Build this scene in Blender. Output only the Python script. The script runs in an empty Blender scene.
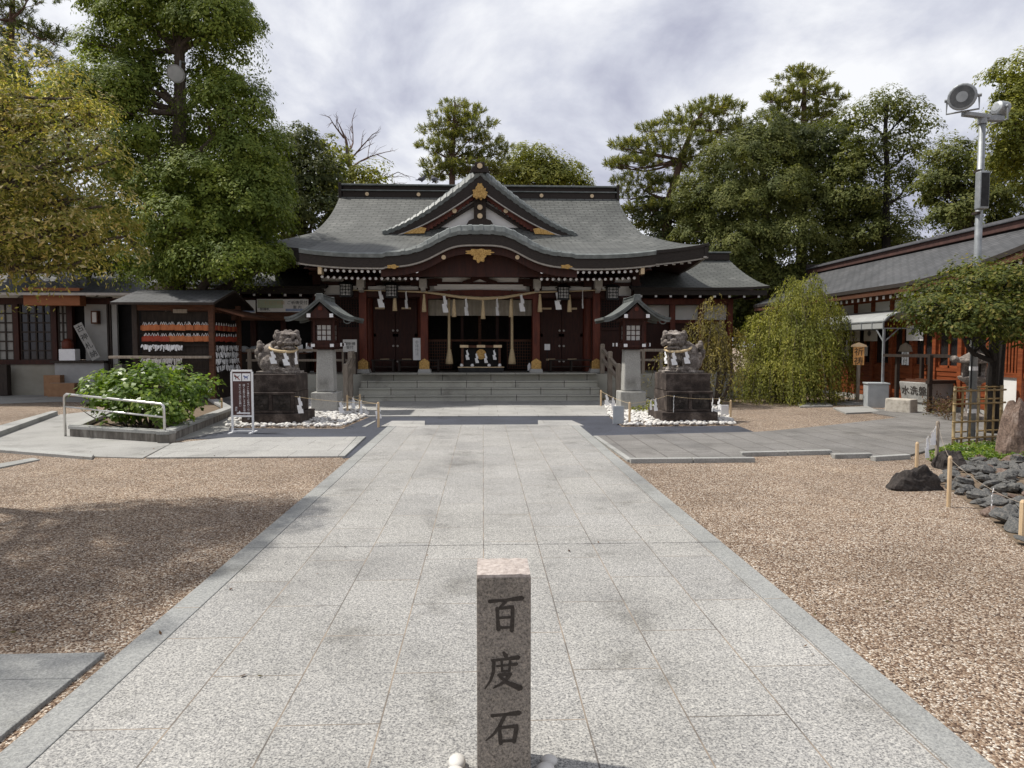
import bpy, math, random
import numpy as np
from mathutils import Vector, Matrix
from math import sin, cos, pi, radians as R, sqrt, atan2

S = bpy.context.scene
COL = S.collection

# ------------------------------------------------------------------ camera
CAM_H = 1.6
FPX = 700.0
cam = bpy.data.cameras.new('camera')
cam.sensor_width = 36.0
cam.lens = FPX / 1024 * 36.0
cam.clip_start = 0.05
cam.clip_end = 2000
camo = bpy.data.objects.new('camera', cam)
COL.objects.link(camo)
camo.location = (0, 0, CAM_H)
camo.rotation_euler = (R(90 - 3.11), 0, R(-2.37))
S.camera = camo
CR = camo.rotation_euler.to_matrix()

# ------------------------------------------------------------------ sky, sun, exposure
SUN_EL, SUN_AZ = 59.0, -74.0          # azimuth measured from +Y, minus = to the left
w = bpy.data.worlds.new('World')
S.world = w
w.use_nodes = True
nt = w.node_tree
nt.nodes.clear()
def WN(t, **k):
    n = nt.nodes.new(t)
    for a, b in k.items():
        setattr(n, a, b)
    return n
wo = WN('ShaderNodeOutputWorld'); bg = WN('ShaderNodeBackground'); bg.inputs['Strength'].default_value = 0.1
sky = WN('ShaderNodeTexSky', sky_type='NISHITA', sun_disc=False, sun_elevation=R(SUN_EL), sun_rotation=R(SUN_AZ))
tc = WN('ShaderNodeTexCoord'); sep = WN('ShaderNodeSeparateXYZ')
nt.links.new(tc.outputs['Generated'], sep.inputs[0])
add = WN('ShaderNodeMath', operation='ADD'); add.inputs[1].default_value = 0.55
nt.links.new(sep.outputs['Z'], add.inputs[0])
mx = WN('ShaderNodeMath', operation='MAXIMUM'); mx.inputs[1].default_value = 0.05
nt.links.new(add.outputs[0], mx.inputs[0])
dx = WN('ShaderNodeMath', operation='DIVIDE'); dy = WN('ShaderNodeMath', operation='DIVIDE')
nt.links.new(sep.outputs['X'], dx.inputs[0]); nt.links.new(mx.outputs[0], dx.inputs[1])
nt.links.new(sep.outputs['Y'], dy.inputs[0]); nt.links.new(mx.outputs[0], dy.inputs[1])
cmb = WN('ShaderNodeCombineXYZ')
nt.links.new(dx.outputs[0], cmb.inputs[0]); nt.links.new(dy.outputs[0], cmb.inputs[1])
cl = WN('ShaderNodeTexNoise'); cl.inputs['Scale'].default_value = 3.1; cl.inputs['Detail'].default_value = 10; cl.inputs['Roughness'].default_value = .56; cl.inputs['Distortion'].default_value = .25
nt.links.new(cmb.outputs[0], cl.inputs['Vector'])
ramp = WN('ShaderNodeValToRGB')
e = ramp.color_ramp.elements
e[0].position = .38; e[0].color = (4.5, 4.65, 5.7, 1)
e[1].position = .61; e[1].color = (8.9, 9.0, 9.3, 1)
m_ = ramp.color_ramp.elements.new(.48); m_.color = (6.2, 6.4, 7.25, 1)
nt.links.new(cl.outputs['Fac'], ramp.inputs[0])
cov = WN('ShaderNodeTexNoise'); cov.inputs['Scale'].default_value = .9; cov.inputs['Detail'].default_value = 4
nt.links.new(cmb.outputs[0], cov.inputs['Vector'])
cr2 = WN('ShaderNodeMapRange'); cr2.inputs[1].default_value = .25; cr2.inputs[2].default_value = .42; cr2.inputs[3].default_value = .66; cr2.inputs[4].default_value = .97
nt.links.new(cov.outputs['Fac'], cr2.inputs[0])
mixw = WN('ShaderNodeMix', data_type='RGBA')
nt.links.new(cr2.outputs[0], mixw.inputs[0]); nt.links.new(sky.outputs[0], mixw.inputs[6]); nt.links.new(ramp.outputs[0], mixw.inputs[7])
nt.links.new(mixw.outputs[2], bg.inputs['Color'])
nt.links.new(bg.outputs[0], wo.inputs[0])

sun = bpy.data.lights.new('sun', 'SUN')
sun.energy = 4.8
sun.angle = R(1.2)
sun.color = (1.0, .955, .88)
suno = bpy.data.objects.new('sun', sun); COL.objects.link(suno)
sd = Vector((sin(R(SUN_AZ)) * cos(R(SUN_EL)), cos(R(SUN_AZ)) * cos(R(SUN_EL)), sin(R(SUN_EL))))
suno.rotation_euler = sd.to_track_quat('Z', 'Y').to_euler()
suno.location = sd * 60

S.view_settings.view_transform = 'Standard'
S.view_settings.look = 'None'
S.view_settings.gamma = 1
S.view_settings.exposure = 0.14
S.view_settings.use_curve_mapping = False
S.cycles.max_bounces = 5
S.cycles.diffuse_bounces = 3
S.cycles.transparent_max_bounces = 6
S.cycles.use_denoising = True

# ------------------------------------------------------------------ layout helpers (photo pixel -> metres)
def ray(px, py):
    return CR @ Vector(((px - 512) / FPX, -(py - 384) / FPX, -1))
def P(px, py, Y):
    d = ray(px, py); t = Y / d.y
    return Vector((d.x * t, Y, CAM_H + d.z * t))
def G(px, py, z=0.0):
    d = ray(px, py); t = (z - CAM_H) / d.z
    return Vector((d.x * t, d.y * t, z))

# ------------------------------------------------------------------ mesh builder
class MB:
    def __init__(s):
        s.v = []; s.f = []; s.m = []; s.uv = {}
    def quad(s, a, b, c, d, m=0):
        i = len(s.v); s.v += [tuple(a), tuple(b), tuple(c), tuple(d)]; s.f.append((i, i+1, i+2, i+3)); s.m.append(m)
    def hexa(s, p, m=0):        # p: 4 bottom, 4 top (same order)
        i = len(s.v); s.v += [tuple(q) for q in p]
        for f in ((3,2,1,0),(4,5,6,7),(0,1,5,4),(1,2,6,5),(2,3,7,6),(3,0,4,7)):
            s.f.append(tuple(i+k for k in f)); s.m.append(m)
        return s
    def box(s, x0, x1, y0, y1, z0, z1, m=0):
        return s.hexa([(x0,y0,z0),(x1,y0,z0),(x1,y1,z0),(x0,y1,z0),(x0,y0,z1),(x1,y0,z1),(x1,y1,z1),(x0,y1,z1)], m)
    def cbox(s, c, d, m=0, taper=1.0, rz=0):
        x, y, z = c; a, b, h = d[0]/2, d[1]/2, d[2]
        def r(px, py, pz):
            return (x + px*cos(rz) - py*sin(rz), y + px*sin(rz) + py*cos(rz), pz)
        t = taper
        return s.hexa([r(-a,-b,z), r(a,-b,z), r(a,b,z), r(-a,b,z), r(-a*t,-b*t,z+h), r(a*t,-b*t,z+h), r(a*t,b*t,z+h), r(-a*t,b*t,z+h)], m)
    def bar(s, p0, p1, w, h, m=0, up=(0,0,1)):
        p0 = Vector(p0); p1 = Vector(p1); d = (p1-p0).normalized(); up = Vector(up)
        if abs(d.dot(up)) > .98: up = Vector((0,1,0))
        x = d.cross(up).normalized()*w/2; z = x.cross(d).normalized()*h/2
        return s.hexa([p0-x-z, p0+x-z, p1+x-z, p1-x-z, p0-x+z, p0+x+z, p1+x+z, p1-x+z], m)
    def tube(s, pts, rad, n=8, m=0, cap=True):
        pts = [Vector(p) for p in pts]
        if not hasattr(rad, '__len__'): rad = [rad]*len(pts)
        b = len(s.v); prev = None
        for k, p in enumerate(pts):
            d = (pts[min(k+1, len(pts)-1)] - pts[max(k-1, 0)])
            d = d.normalized() if d.length > 1e-9 else Vector((0,0,1))
            if prev is None:
                x = d.orthogonal().normalized()
            else:
                x = (prev - d*prev.dot(d)); x = x.normalized() if x.length > 1e-6 else d.orthogonal().normalized()
            prev = x; y = d.cross(x)
            for j in range(n):
                a = 2*pi*j/n
                s.v.append(tuple(p + (x*cos(a) + y*sin(a))*rad[k]))
        for k in range(len(pts)-1):
            for j in range(n):
                s.f.append((b+k*n+j, b+k*n+(j+1)%n, b+(k+1)*n+(j+1)%n, b+(k+1)*n+j)); s.m.append(m)
        if cap:
            s.f.append(tuple(b+j for j in range(n))[::-1]); s.m.append(m)
            e = b+(len(pts)-1)*n
            s.f.append(tuple(e+j for j in range(n))); s.m.append(m)
        return s
    def prism(s, pts, fn, t, m=0):   # pts 2d loop; fn(u,v,w) -> 3d; w in (0,t)
        n = len(pts); b = len(s.v)
        for w_ in (0, t):
            for u, v in pts: s.v.append(tuple(fn(u, v, w_)))
        s.f.append(tuple(range(b, b+n))); s.m.append(m)
        s.f.append(tuple(range(b+2*n-1, b+n-1, -1))); s.m.append(m)
        for k in range(n):
            s.f.append((b+k, b+n+k, b+n+(k+1)%n, b+(k+1)%n)); s.m.append(m)
        return s
    def slab(s, fn, nu, nv, th, m=0, m_side=None, uvf=None):   # fn(u,v) top; thickness down
        if m_side is None: m_side = m
        b = len(s.v); N = (nu+1)*(nv+1)
        top = [Vector(fn(i/nu, j/nv)) for j in range(nv+1) for i in range(nu+1)]
        if uvf:
            for j in range(nv+1):
                for i in range(nu+1): s.uv[b + j*(nu+1)+i] = uvf(i/nu, j/nv)
        s.v += [tuple(p) for p in top]
        s.v += [(p.x, p.y, p.z-th) for p in top]
        I = lambda i, j: b + j*(nu+1) + i
        for j in range(nv):
            for i in range(nu):
                s.f.append((I(i,j), I(i,j+1), I(i+1,j+1), I(i+1,j))); s.m.append(m)
                s.f.append((N+I(i,j), N+I(i+1,j), N+I(i+1,j+1), N+I(i,j+1))); s.m.append(m_side)
        ed = [[I(i,0) for i in range(nu+1)], [I(nu,j) for j in range(nv+1)], [I(i,nv) for i in range(nu,-1,-1)], [I(0,j) for j in range(nv,-1,-1)]]
        for L in ed:
            for a, c in zip(L, L[1:]):
                s.f.append((a, c, c+N, a+N)); s.m.append(m_side)
        return s
    def lathe(s, prof, c, n=16, m=0, sx=1, sy=1):
        b = len(s.v)
        for r, z in prof:
            for j in range(n):
                a = 2*pi*j/n
                s.v.append((c[0]+r*cos(a)*sx, c[1]+r*sin(a)*sy, c[2]+z))
        for k in range(len(prof)-1):
            for j in range(n):
                s.f.append((b+k*n+j, b+k*n+(j+1)%n, b+(k+1)*n+(j+1)%n, b+(k+1)*n+j)); s.m.append(m)
        s.f.append(tuple(b+j for j in range(n))[::-1]); s.m.append(m)
        e = b+(len(prof)-1)*n
        s.f.append(tuple(e+j for j in range(n))); s.m.append(m)
        return s
    def disc(s, c, r, t, axis='y', n=16, m=0):
        c = Vector(c)
        ax = {'x': Vector((1,0,0)), 'y': Vector((0,1,0)), 'z': Vector((0,0,1))}[axis]
        return s.tube([c - ax*t/2, c + ax*t/2], r, n, m)
    def ell(s, c, r, n=10, m=0, rot=None):
        b = len(s.v); c = Vector(c); k = max(4, n*2//3)
        rings = [(sin(pi*i/k), cos(pi*i/k)) for i in range(1, k)]
        def put(x, y, z):
            p = Vector((x*r[0], y*r[1], z*r[2]))
            if rot is not None: p = rot @ p
            s.v.append(tuple(c+p))
        put(0,0,1)
        for a, z in rings:
            for j in range(n): put(a*cos(2*pi*j/n), a*sin(2*pi*j/n), z)
        put(0,0,-1); last = len(s.v)-1
        for j in range(n):
            s.f.append((b, b+1+j, b+1+(j+1)%n)); s.m.append(m)
            q = b+1+(len(rings)-1)*n
            s.f.append((last, q+(j+1)%n, q+j)); s.m.append(m)
        for i in range(len(rings)-1):
            for j in range(n):
                o = b+1+i*n
                s.f.append((o+j, o+n+j, o+n+(j+1)%n, o+(j+1)%n)); s.m.append(m)
        return s
    def build(s, name, mats, parent=None, smooth=False, bevel=0, shift=True, fix=True):
        me = bpy.data.meshes.new(name)
        off = wl(parent) if (parent is not None and shift) else Vector((0,0,0))
        me.from_pydata([(x-off.x, y-off.y, z-off.z) for x, y, z in s.v], [], s.f)
        if not isinstance(mats, (list, tuple)): mats = [mats]
        for m in mats: me.materials.append(MT[m] if isinstance(m, str) else m)
        me.polygons.foreach_set('material_index', s.m)
        if s.uv:
            at = me.attributes.new('uvc', 'FLOAT_VECTOR', 'POINT')
            arr = np.zeros((len(s.v), 3), dtype=np.float32)
            for k, v in s.uv.items(): arr[k] = (v[0], v[1], 0)
            at.data.foreach_set('vector', arr.ravel())
        if fix:
            import bmesh
            bm = bmesh.new(); bm.from_mesh(me); bmesh.ops.recalc_face_normals(bm, faces=bm.faces[:]); bm.to_mesh(me); bm.free()
        if smooth: me.polygons.foreach_set('use_smooth', [True]*len(me.polygons))
        o = bpy.data.objects.new(name, me); COL.objects.link(o)
        if parent is not None: o.parent = parent
        if bevel:
            b = o.modifiers.new('bevel', 'BEVEL'); b.width = bevel; b.segments = 2; b.limit_method = 'ANGLE'; b.angle_limit = R(40)
        return o
def wl(o):
    v = Vector((0,0,0))
    while o is not None:
        v = v + o.location; o = o.parent
    return v
def tag(o, label=None, cat=None, group=None, kind=None):
    if label: o['label'] = label
    if cat: o['category'] = cat
    if group: o['group'] = group
    if kind: o['kind'] = kind
    return o
def empty(name, loc, label, cat, group=None):
    o = bpy.data.objects.new(name, None); o.empty_display_size = .2; COL.objects.link(o); o.location = loc
    return tag(o, label, cat, group)
def copy_tree(o, parent=None):
    c = o.copy(); COL.objects.link(c)
    if parent is not None: c.parent = parent
    for ch in [k for k in COL.objects if k.parent == o]: copy_tree(ch, c)
    return c
def struct(mb, name, mats, **k):
    o = mb.build(name, mats, **k); o['kind'] = 'structure'; return o

# ------------------------------------------------------------------ materials
MT = {}
class NT:
    def __init__(s, name):
        s.mat = bpy.data.materials.new(name); s.mat.use_nodes = True; s.t = s.mat.node_tree; s.n = s.t.nodes; s.n.clear()
        s.out = s.n.new('ShaderNodeOutputMaterial'); s.b = s.n.new('ShaderNodeBsdfPrincipled'); s.l(s.b.outputs[0], s.out.inputs[0]); MT[name] = s.mat
        s._tc = None
    def l(s, a, b): s.t.links.new(a, b)
    def N(s, t, ins=None, **k):
        n = s.n.new(t)
        for a, b in k.items(): setattr(n, a, b)
        for a, b in (ins or {}).items():
            if hasattr(b, 'is_output') or isinstance(b, bpy.types.NodeSocket): s.l(b, n.inputs[a])
            else: n.inputs[a].default_value = b
        return n
    def co(s, scale=None, which='Object'):
        if s._tc is None: s._tc = s.N('ShaderNodeTexCoord')
        o = s._tc.outputs[which]
        if scale is not None:
            mp = s.N('ShaderNodeMapping'); s.l(o, mp.inputs[0]); mp.inputs['Scale'].default_value = scale; return mp.outputs[0]
        return o
    def noise(s, scale, detail=4, rough=.5, vec=None):
        n = s.N('ShaderNodeTexNoise'); n.inputs['Scale'].default_value = scale; n.inputs['Detail'].default_value = detail; n.inputs['Roughness'].default_value = rough
        s.l(vec if vec is not None else s.co(), n.inputs['Vector']); return n.outputs['Fac']
    def ramp(s, fac, stops):
        r = s.N('ShaderNodeValToRGB'); s.l(fac, r.inputs[0]); el = r.color_ramp.elements
        while len(el) < len(stops): el.new(.5)
        for k, (p, c) in enumerate(stops):
            el[k].position = p; el[k].color = (*c, 1) if len(c) == 3 else c
        return r.outputs[0]
    def mix(s, fac, a, b, blend='MIX'):
        m = s.N('ShaderNodeMix', data_type='RGBA', blend_type=blend)
        for i, v in ((0, fac), (6, a), (7, b)):
            if isinstance(v, bpy.types.NodeSocket): s.l(v, m.inputs[i])
            elif i == 0: m.inputs[0].default_value = v
            else: m.inputs[i].default_value = (*v, 1)
        return m.outputs[2]
    def bump(s, h, strength=.3, dist=.01):
        b = s.N('ShaderNodeBump'); b.inputs['Strength'].default_value = strength; b.inputs['Distance'].default_value = dist
        s.l(h, b.inputs['Height']); s.l(b.outputs[0], s.b.inputs['Normal'])
    def col(s, c):
        if isinstance(c, bpy.types.NodeSocket): s.l(c, s.b.inputs['Base Color'])
        else: s.b.inputs['Base Color'].default_value = (*c, 1)
    def set(s, rough=.8, metal=0, spec=.3):
        s.b.inputs['Roughness'].default_value = rough; s.b.inputs['Metallic'].default_value = metal; s.b.inputs['Specular IOR Level'].default_value = spec

def mottled(name, c1, c2, scale=6, rough=.75, metal=0, spec=.3, bump=0, bscale=60, stretch=None, c3=None, fine=0):
    t = NT(name); v = t.co(stretch) if stretch else t.co()
    f = t.noise(scale, 6, .6, v)
    st = [(.3, c1), (.7, c2)] if c3 is None else [(.25, c1), (.5, c2), (.72, c3)]
    c = t.ramp(f, st)
    if fine:
        g = t.noise(fine, 2, .5)
        c = t.mix(.6, c, t.ramp(g, [(.35, (.55,.55,.55)), (.65, (1.35,1.35,1.35))]), 'MULTIPLY')
    t.col(c); t.set(rough, metal, spec)
    if bump: t.bump(t.noise(bscale, 4, .6, v), bump, .01)
    return t

# gravel
def gravel(name, sc, stops, dist):
    t = NT(name)
    warp = t.N('ShaderNodeTexNoise'); warp.inputs['Scale'].default_value = sc*.6; t.l(t.co(), warp.inputs['Vector'])
    va = t.N('ShaderNodeVectorMath', operation='MULTIPLY_ADD'); t.l(warp.outputs['Color'], va.inputs[0]); va.inputs[1].default_value = (.35/sc,)*3; t.l(t.co(), va.inputs[2])
    vo = t.N('ShaderNodeTexVoronoi'); vo.inputs['Scale'].default_value = sc; t.l(va.outputs[0], vo.inputs['Vector'])
    sp = t.N('ShaderNodeSeparateColor'); t.l(vo.outputs['Color'], sp.inputs[0])
    c = t.ramp(sp.outputs[0], stops)
    big = t.noise(.35, 5, .6)
    c = t.mix(1, c, t.ramp(big, [(.3, (.72,.70,.68)), (.5, (1,1,1)), (.7, (1.16,1.15,1.12))]), 'MULTIPLY')
    md = t.noise(2.2, 5, .65)
    c = t.mix(1, c, t.ramp(md, [(.3, (.84,.83,.82)), (.6, (1.06,1.06,1.05))]), 'MULTIPLY')
    t.col(c); t.set(.85, 0, .25)
    inv = t.N('ShaderNodeMath', operation='SUBTRACT'); inv.inputs[0].default_value = 1.0; t.l(vo.outputs['Distance'], inv.inputs[1])
    # each stone lies at its own height
    h = t.N('ShaderNodeMath', operation='MULTIPLY_ADD'); t.l(sp.outputs[1], h.inputs[0]); h.inputs[1].default_value = .8; t.l(inv.outputs[0], h.inputs[2])
    t.bump(h.outputs[0], 1.0, dist)
    return t
gravel('tan_gravel', 98, [(.0, (.045,.026,.019)), (.2, (.12,.075,.05)), (.42, (.235,.16,.108)), (.68, (.33,.25,.182)), (.86, (.48,.405,.325)), (1., (.66,.61,.54))], .010)

# granite paving with slab joints
def granite(name, base, sp_lo, sp_hi, joints=None, stain=(.68, 1.12), wash=(1,1,1)):
    t = NT(name)
    g = t.noise(105, 4, .8)
    g2 = t.noise(55, 2, .6)
    spk = t.ramp(g, [(.36, sp_lo), (.5, (1,1,1)), (.64, sp_hi)])
    c = t.mix(1, base, spk, 'MULTIPLY')
    c = t.mix(.5, c, t.ramp(g2, [(.35, (.72,.72,.74)), (.65, (1.2,1.19,1.17))]), 'MULTIPLY')
    st = t.noise(.9, 7, .62)
    c = t.mix(1, c, t.ramp(st, [(.28, (stain[0],)*3), (.46, (.95,.95,.94)), (.7, (stain[1],)*3)]), 'MULTIPLY')
    st2 = t.noise(1.9, 6, .6)
    c = t.mix(.9, c, t.ramp(st2, [(.30, (.66,.655,.64)), (.43, (1,1,1))]), 'MULTIPLY')
    if joints:
        bw, rh, ox, oy, swap = joints[:5]
        sx = t.N('ShaderNodeSeparateXYZ'); t.l(t.co(), sx.inputs[0])
        ax = t.N('ShaderNodeMath', operation='ADD'); ay = t.N('ShaderNodeMath', operation='ADD')
        t.l(sx.outputs['Y' if swap else 'X'], ax.inputs[0]); ax.inputs[1].default_value = ox
        t.l(sx.outputs['X' if swap else 'Y'], ay.inputs[0]); ay.inputs[1].default_value = oy
        cm = t.N('ShaderNodeCombineXYZ'); t.l(ax.outputs[0], cm.inputs[0]); t.l(ay.outputs[0], cm.inputs[1])
        br = t.N('ShaderNodeTexBrick', offset=.5, offset_frequency=2); t.l(cm.outputs[0], br.inputs['Vector'])
        br.inputs['Scale'].default_value = 1; br.inputs['Brick Width'].default_value = bw; br.inputs['Row Height'].default_value = rh
        br.inputs['Mortar Size'].default_value = joints[5] if len(joints) > 5 else .0042; br.inputs['Mortar Smooth'].default_value = .3; br.inputs['Bias'].default_value = 0
        br.inputs['Color1'].default_value = (.92,.92,.925,1); br.inputs['Color2'].default_value = (1.05,1.045,1.035,1); br.inputs['Mortar'].default_value = (.97,.97,.97,1)
        c = t.mix(1, c, br.outputs['Color'], 'MULTIPLY')
        jm = t.noise(3.0, 3, .5)
        jc = t.ramp(jm, [(.4, (.10,.09,.08)), (.6, (.25,.205,.16) if swap and bw > .9 else (.07,.065,.06))])
        c = t.mix(br.outputs['Fac'], c, jc)
    t.col(c); t.set(.72, 0, .3)
    t.bump(g, .25, .003)
    return t
granite('path_granite', (.288,.284,.272), (.24,.24,.26), (1.62,1.60,1.56), joints=(.905, .4333, .3, 1.733, True))
granite('edge_granite', (.268,.272,.262), (.6,.6,.62), (1.25,1.25,1.25), joints=(1.81, 5.0, .3, 2.5, True), stain=(.72,1.1))
granite('court_granite', (.335,.33,.315), (.6,.6,.62), (1.22,1.22,1.2), joints=(.9, .6, .1, .2, False))
granite('stone_block', (.36,.355,.335), (.55,.55,.55), (1.25,1.25,1.23), stain=(.55,1.12))
granite('step_stone', (.40,.392,.34), (.7,.7,.7), (1.18,1.18,1.17), joints=(1.45, .333, .4, -19.83, False, .012), stain=(.75,1.1))
granite('post_front', (.225,.198,.172), (.40,.38,.36), (1.5,1.45,1.4), stain=(.85,1.06))
granite('kerb_stone', (.31,.31,.295), (.7,.7,.7), (1.2,1.2,1.2), stain=(.6,1.15))
granite('paver', (.170,.163,.155), (.6,.6,.6), (1.3,1.3,1.28), joints=(.9, .45, .2, .1, True, .012), stain=(.6,1.25))
granite('concrete', (.29,.285,.27), (.8,.8,.8), (1.14,1.14,1.14), stain=(.66,1.12))
granite('asphalt', (.046,.05,.064), (.55,.55,.55), (1.6,1.6,1.6), stain=(.8,1.25))
mottled('dark_stone', (.018,.014,.012), (.048,.036,.030), 4.5, .9, bump=.7, bscale=30, c3=(.125,.10,.085), fine=55)
mottled('carved_panel', (.012,.010,.009), (.032,.026,.022), 7, .9, bump=.6, bscale=30, c3=(.07,.058,.05))
mottled('worn_stone', (.05,.042,.036), (.15,.128,.112), 5, .9, bump=.9, bscale=26, c3=(.36,.325,.29), fine=40)
mottled('inscription', (.03,.024,.02), (.06,.05,.042), 90, .9)
mottled('fired_top', (.24,.20,.175), (.38,.33,.30), 55, .8, bump=.6, bscale=80, c3=(.50,.45,.41))
mottled('white_pebble', (.42,.40,.37), (.70,.685,.65), 3, .7)
mottled('slate_rock', (.03,.03,.03), (.10,.10,.096), 7, .75, bump=.8, bscale=18, c3=(.20,.18,.155), fine=60)
mottled('lava_rock', (.018,.015,.014), (.05,.042,.037), 8, .9, bump=1, bscale=22, fine=40)
mottled('brown_rock', (.075,.05,.04), (.15,.105,.082), 5, .9, bump=.9, bscale=18, c3=(.22,.175,.15), fine=40)
# copper shingle roof: fine courses along the slope
def roofmat(name, c1, c2, c3, course=.125, rough=.62):
    t = NT(name)
    at = t.N('ShaderNodeAttribute', attribute_name='uvc'); uv = at.outputs['Vector']
    br = t.N('ShaderNodeTexBrick', offset=.5); t.l(uv, br.inputs['Vector'])
    br.inputs['Scale'].default_value = 1; br.inputs['Brick Width'].default_value = .36; br.inputs['Row Height'].default_value = course
    br.inputs['Mortar Size'].default_value = .030; br.inputs['Mortar Smooth'].default_value = .6
    br.inputs['Color1'].default_value = (.86,.86,.86,1); br.inputs['Color2'].default_value = (1.12,1.12,1.12,1); br.inputs['Mortar'].default_value = (.42,.42,.42,1)
    f = t.noise(1.1, 7, .65)
    c = t.ramp(f, [(.28, c1), (.5, c2), (.72, c3)])
    mp = t.N('ShaderNodeMapping'); t.l(uv, mp.inputs[0]); mp.inputs['Scale'].default_value = (6, .35, 1)
    streak = t.noise(1, 4, .6, mp.outputs[0])
    c = t.mix(.7, c, t.ramp(streak, [(.3, (.8,.8,.79)), (.7, (1.12,1.12,1.1))]), 'MULTIPLY')
    c = t.mix(1, c, br.outputs['Color'], 'MULTIPLY')
    t.col(c); t.set(rough, 0, .4)
    t.bump(br.outputs['Fac'], -.5, .01)
    return t
roofmat('copper_roof', (.066,.069,.064), (.10,.104,.097), (.15,.153,.143))
roofmat('slate_roof', (.05,.052,.056), (.075,.077,.082), (.105,.105,.11), .13)
mottled('copper_edge', (.085,.095,.09), (.14,.153,.146), 5, .5, c3=(.22,.235,.225))
mottled('lantern_roof', (.055,.062,.058), (.10,.108,.102), 5, .75, c3=(.17,.18,.172))
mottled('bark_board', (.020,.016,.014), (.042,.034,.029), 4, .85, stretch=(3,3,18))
mottled('pale_trim', (.32,.30,.27), (.45,.42,.38), 8, .7)
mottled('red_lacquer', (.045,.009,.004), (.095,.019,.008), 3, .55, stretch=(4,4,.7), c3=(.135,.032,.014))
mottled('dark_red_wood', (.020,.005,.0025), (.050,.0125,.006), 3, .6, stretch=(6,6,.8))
mottled('dark_wood', (.018,.013,.010), (.042,.030,.023), 4, .7, stretch=(8,8,1))
mottled('brown_wood', (.055,.022,.012), (.115,.048,.024), 3, .7, stretch=(1.2,7,7))
mottled('orange_wood', (.10,.024,.009), (.19,.048,.016), 2.5, .55, stretch=(4,.8,9), c3=(.27,.078,.026))
mottled('weathered_wood', (.19,.155,.12), (.34,.29,.235), 4, .8, stretch=(6,6,1))
mottled('pale_wood', (.47,.34,.20), (.62,.47,.30), 4, .65, stretch=(7,7,1))
mottled('bamboo', (.19,.125,.05), (.31,.215,.095), 5, .45, stretch=(4,4,1.5))
mottled('plaster', (.68,.665,.63), (.78,.765,.73), 2, .9, fine=0)
mottled('white_paper', (.74,.74,.74), (.84,.84,.84), 6, .8)
mottled('shoji_paper', (.44,.43,.40), (.54,.53,.50), 3, .8)
mottled('white_paint', (.72,.72,.72), (.82,.82,.82), 8, .45)
mottled('grey_paint', (.32,.34,.35), (.42,.44,.45), 4, .5)
mottled('galvanised', (.20,.215,.225), (.32,.335,.345), 9, .5, metal=.35)
mottled('steel', (.55,.54,.52), (.68,.67,.65), 20, .3, metal=.85)
mottled('gold', (.20,.11,.03), (.56,.36,.13), 30, .35, metal=.75, bump=.8, bscale=70)
mottled('gold_dull', (.46,.34,.2), (.62,.49,.32), 20, .45, metal=.4)
mottled('black_iron', (.012,.012,.013), (.03,.03,.03), 12, .5, metal=.4)
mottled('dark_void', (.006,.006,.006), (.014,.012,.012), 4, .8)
mottled('dark_glass', (.012,.012,.014), (.03,.028,.028), 2, .12, spec=.5)
mottled('straw_rope', (.42,.31,.17), (.60,.48,.30), 40, .9, stretch=(1,1,1), bump=.8, bscale=80)
mottled('cloth_cream', (.42,.38,.30), (.55,.50,.42), 5, .9)
mottled('ink', (.012,.012,.014), (.03,.03,.03), 30, .8)
mottled('blue_ink', (.03,.06,.22), (.06,.10,.30), 30, .8)
mottled('red_ink', (.25,.05,.04), (.35,.08,.05), 30, .8)
mottled('sign_brown', (.065,.03,.028), (.09,.045,.04), 8, .5)
mottled('ema_wood', (.30,.085,.028), (.50,.17,.065), 9, .7)
mottled('ema_red', (.22,.03,.016), (.34,.06,.03), 9, .7)
mottled('cardboard', (.24,.13,.07), (.32,.185,.10), 5, .85)
mottled('tiled_wall', (.27,.27,.265), (.34,.34,.335), 3, .7)
mottled('cream_wall', (.23,.215,.175), (.30,.285,.24), 2, .85)  # cream darkened in its colour, as the left building lies in shade
mottled('bark', (.045,.034,.026), (.12,.095,.075), 6, .95, stretch=(7,7,1), bump=1, bscale=16)
mottled('black_bark', (.012,.010,.009), (.030,.025,.022), 6, .95, stretch=(7,7,1), bump=1, bscale=16)
mottled('red_bark', (.08,.045,.035), (.17,.11,.085), 6, .95, stretch=(7,7,1), bump=1, bscale=14)
mottled('soil', (.10,.075,.05), (.17,.125,.085), 8, .95, bump=.6, bscale=40)
mottled('ridge_red', (.05,.026,.022), (.095,.048,.04), 5, .7)
mottled('awning_sheet', (.27,.275,.27), (.36,.365,.355), 3, .45)
mottled('bird_grey', (.04,.04,.05), (.10,.10,.12), 20, .7)
mottled('planter_wall', (.055,.048,.042), (.16,.145,.125), 5, .9, stretch=(2,2,.5), c3=(.29,.27,.24), bump=.5, bscale=40)

def leafmat(name, stops, trans=.38, rough=.62, spec=.16):
    t = NT(name)
    ge = t.N('ShaderNodeNewGeometry')
    c = t.ramp(ge.outputs['Random Per Island'], stops)
    big = t.noise(1.3, 3, .55)
    c = t.mix(.9, c, t.ramp(big, [(.34, (.66,.72,.72)), (.66, (1.35,1.28,1.1))]), 'MULTIPLY')
    t.col(c); t.set(rough, 0, spec)
    tr = t.N('ShaderNodeBsdfTranslucent')
    tc_ = t.mix(1, c, (2.0, 2.0, .85), 'MULTIPLY'); t.l(tc_, tr.inputs[0])
    ms = t.N('ShaderNodeMixShader'); ms.inputs[0].default_value = trans
    t.l(t.b.outputs[0], ms.inputs[1]); t.l(tr.outputs[0], ms.inputs[2]); t.l(ms.outputs[0], t.out.inputs[0])
    return t
leafmat('leaf_green', [(0, (.085,.115,.024)), (.5, (.125,.165,.034)), (.85, (.17,.21,.044)), (1, (.22,.24,.06))], .28)
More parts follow.
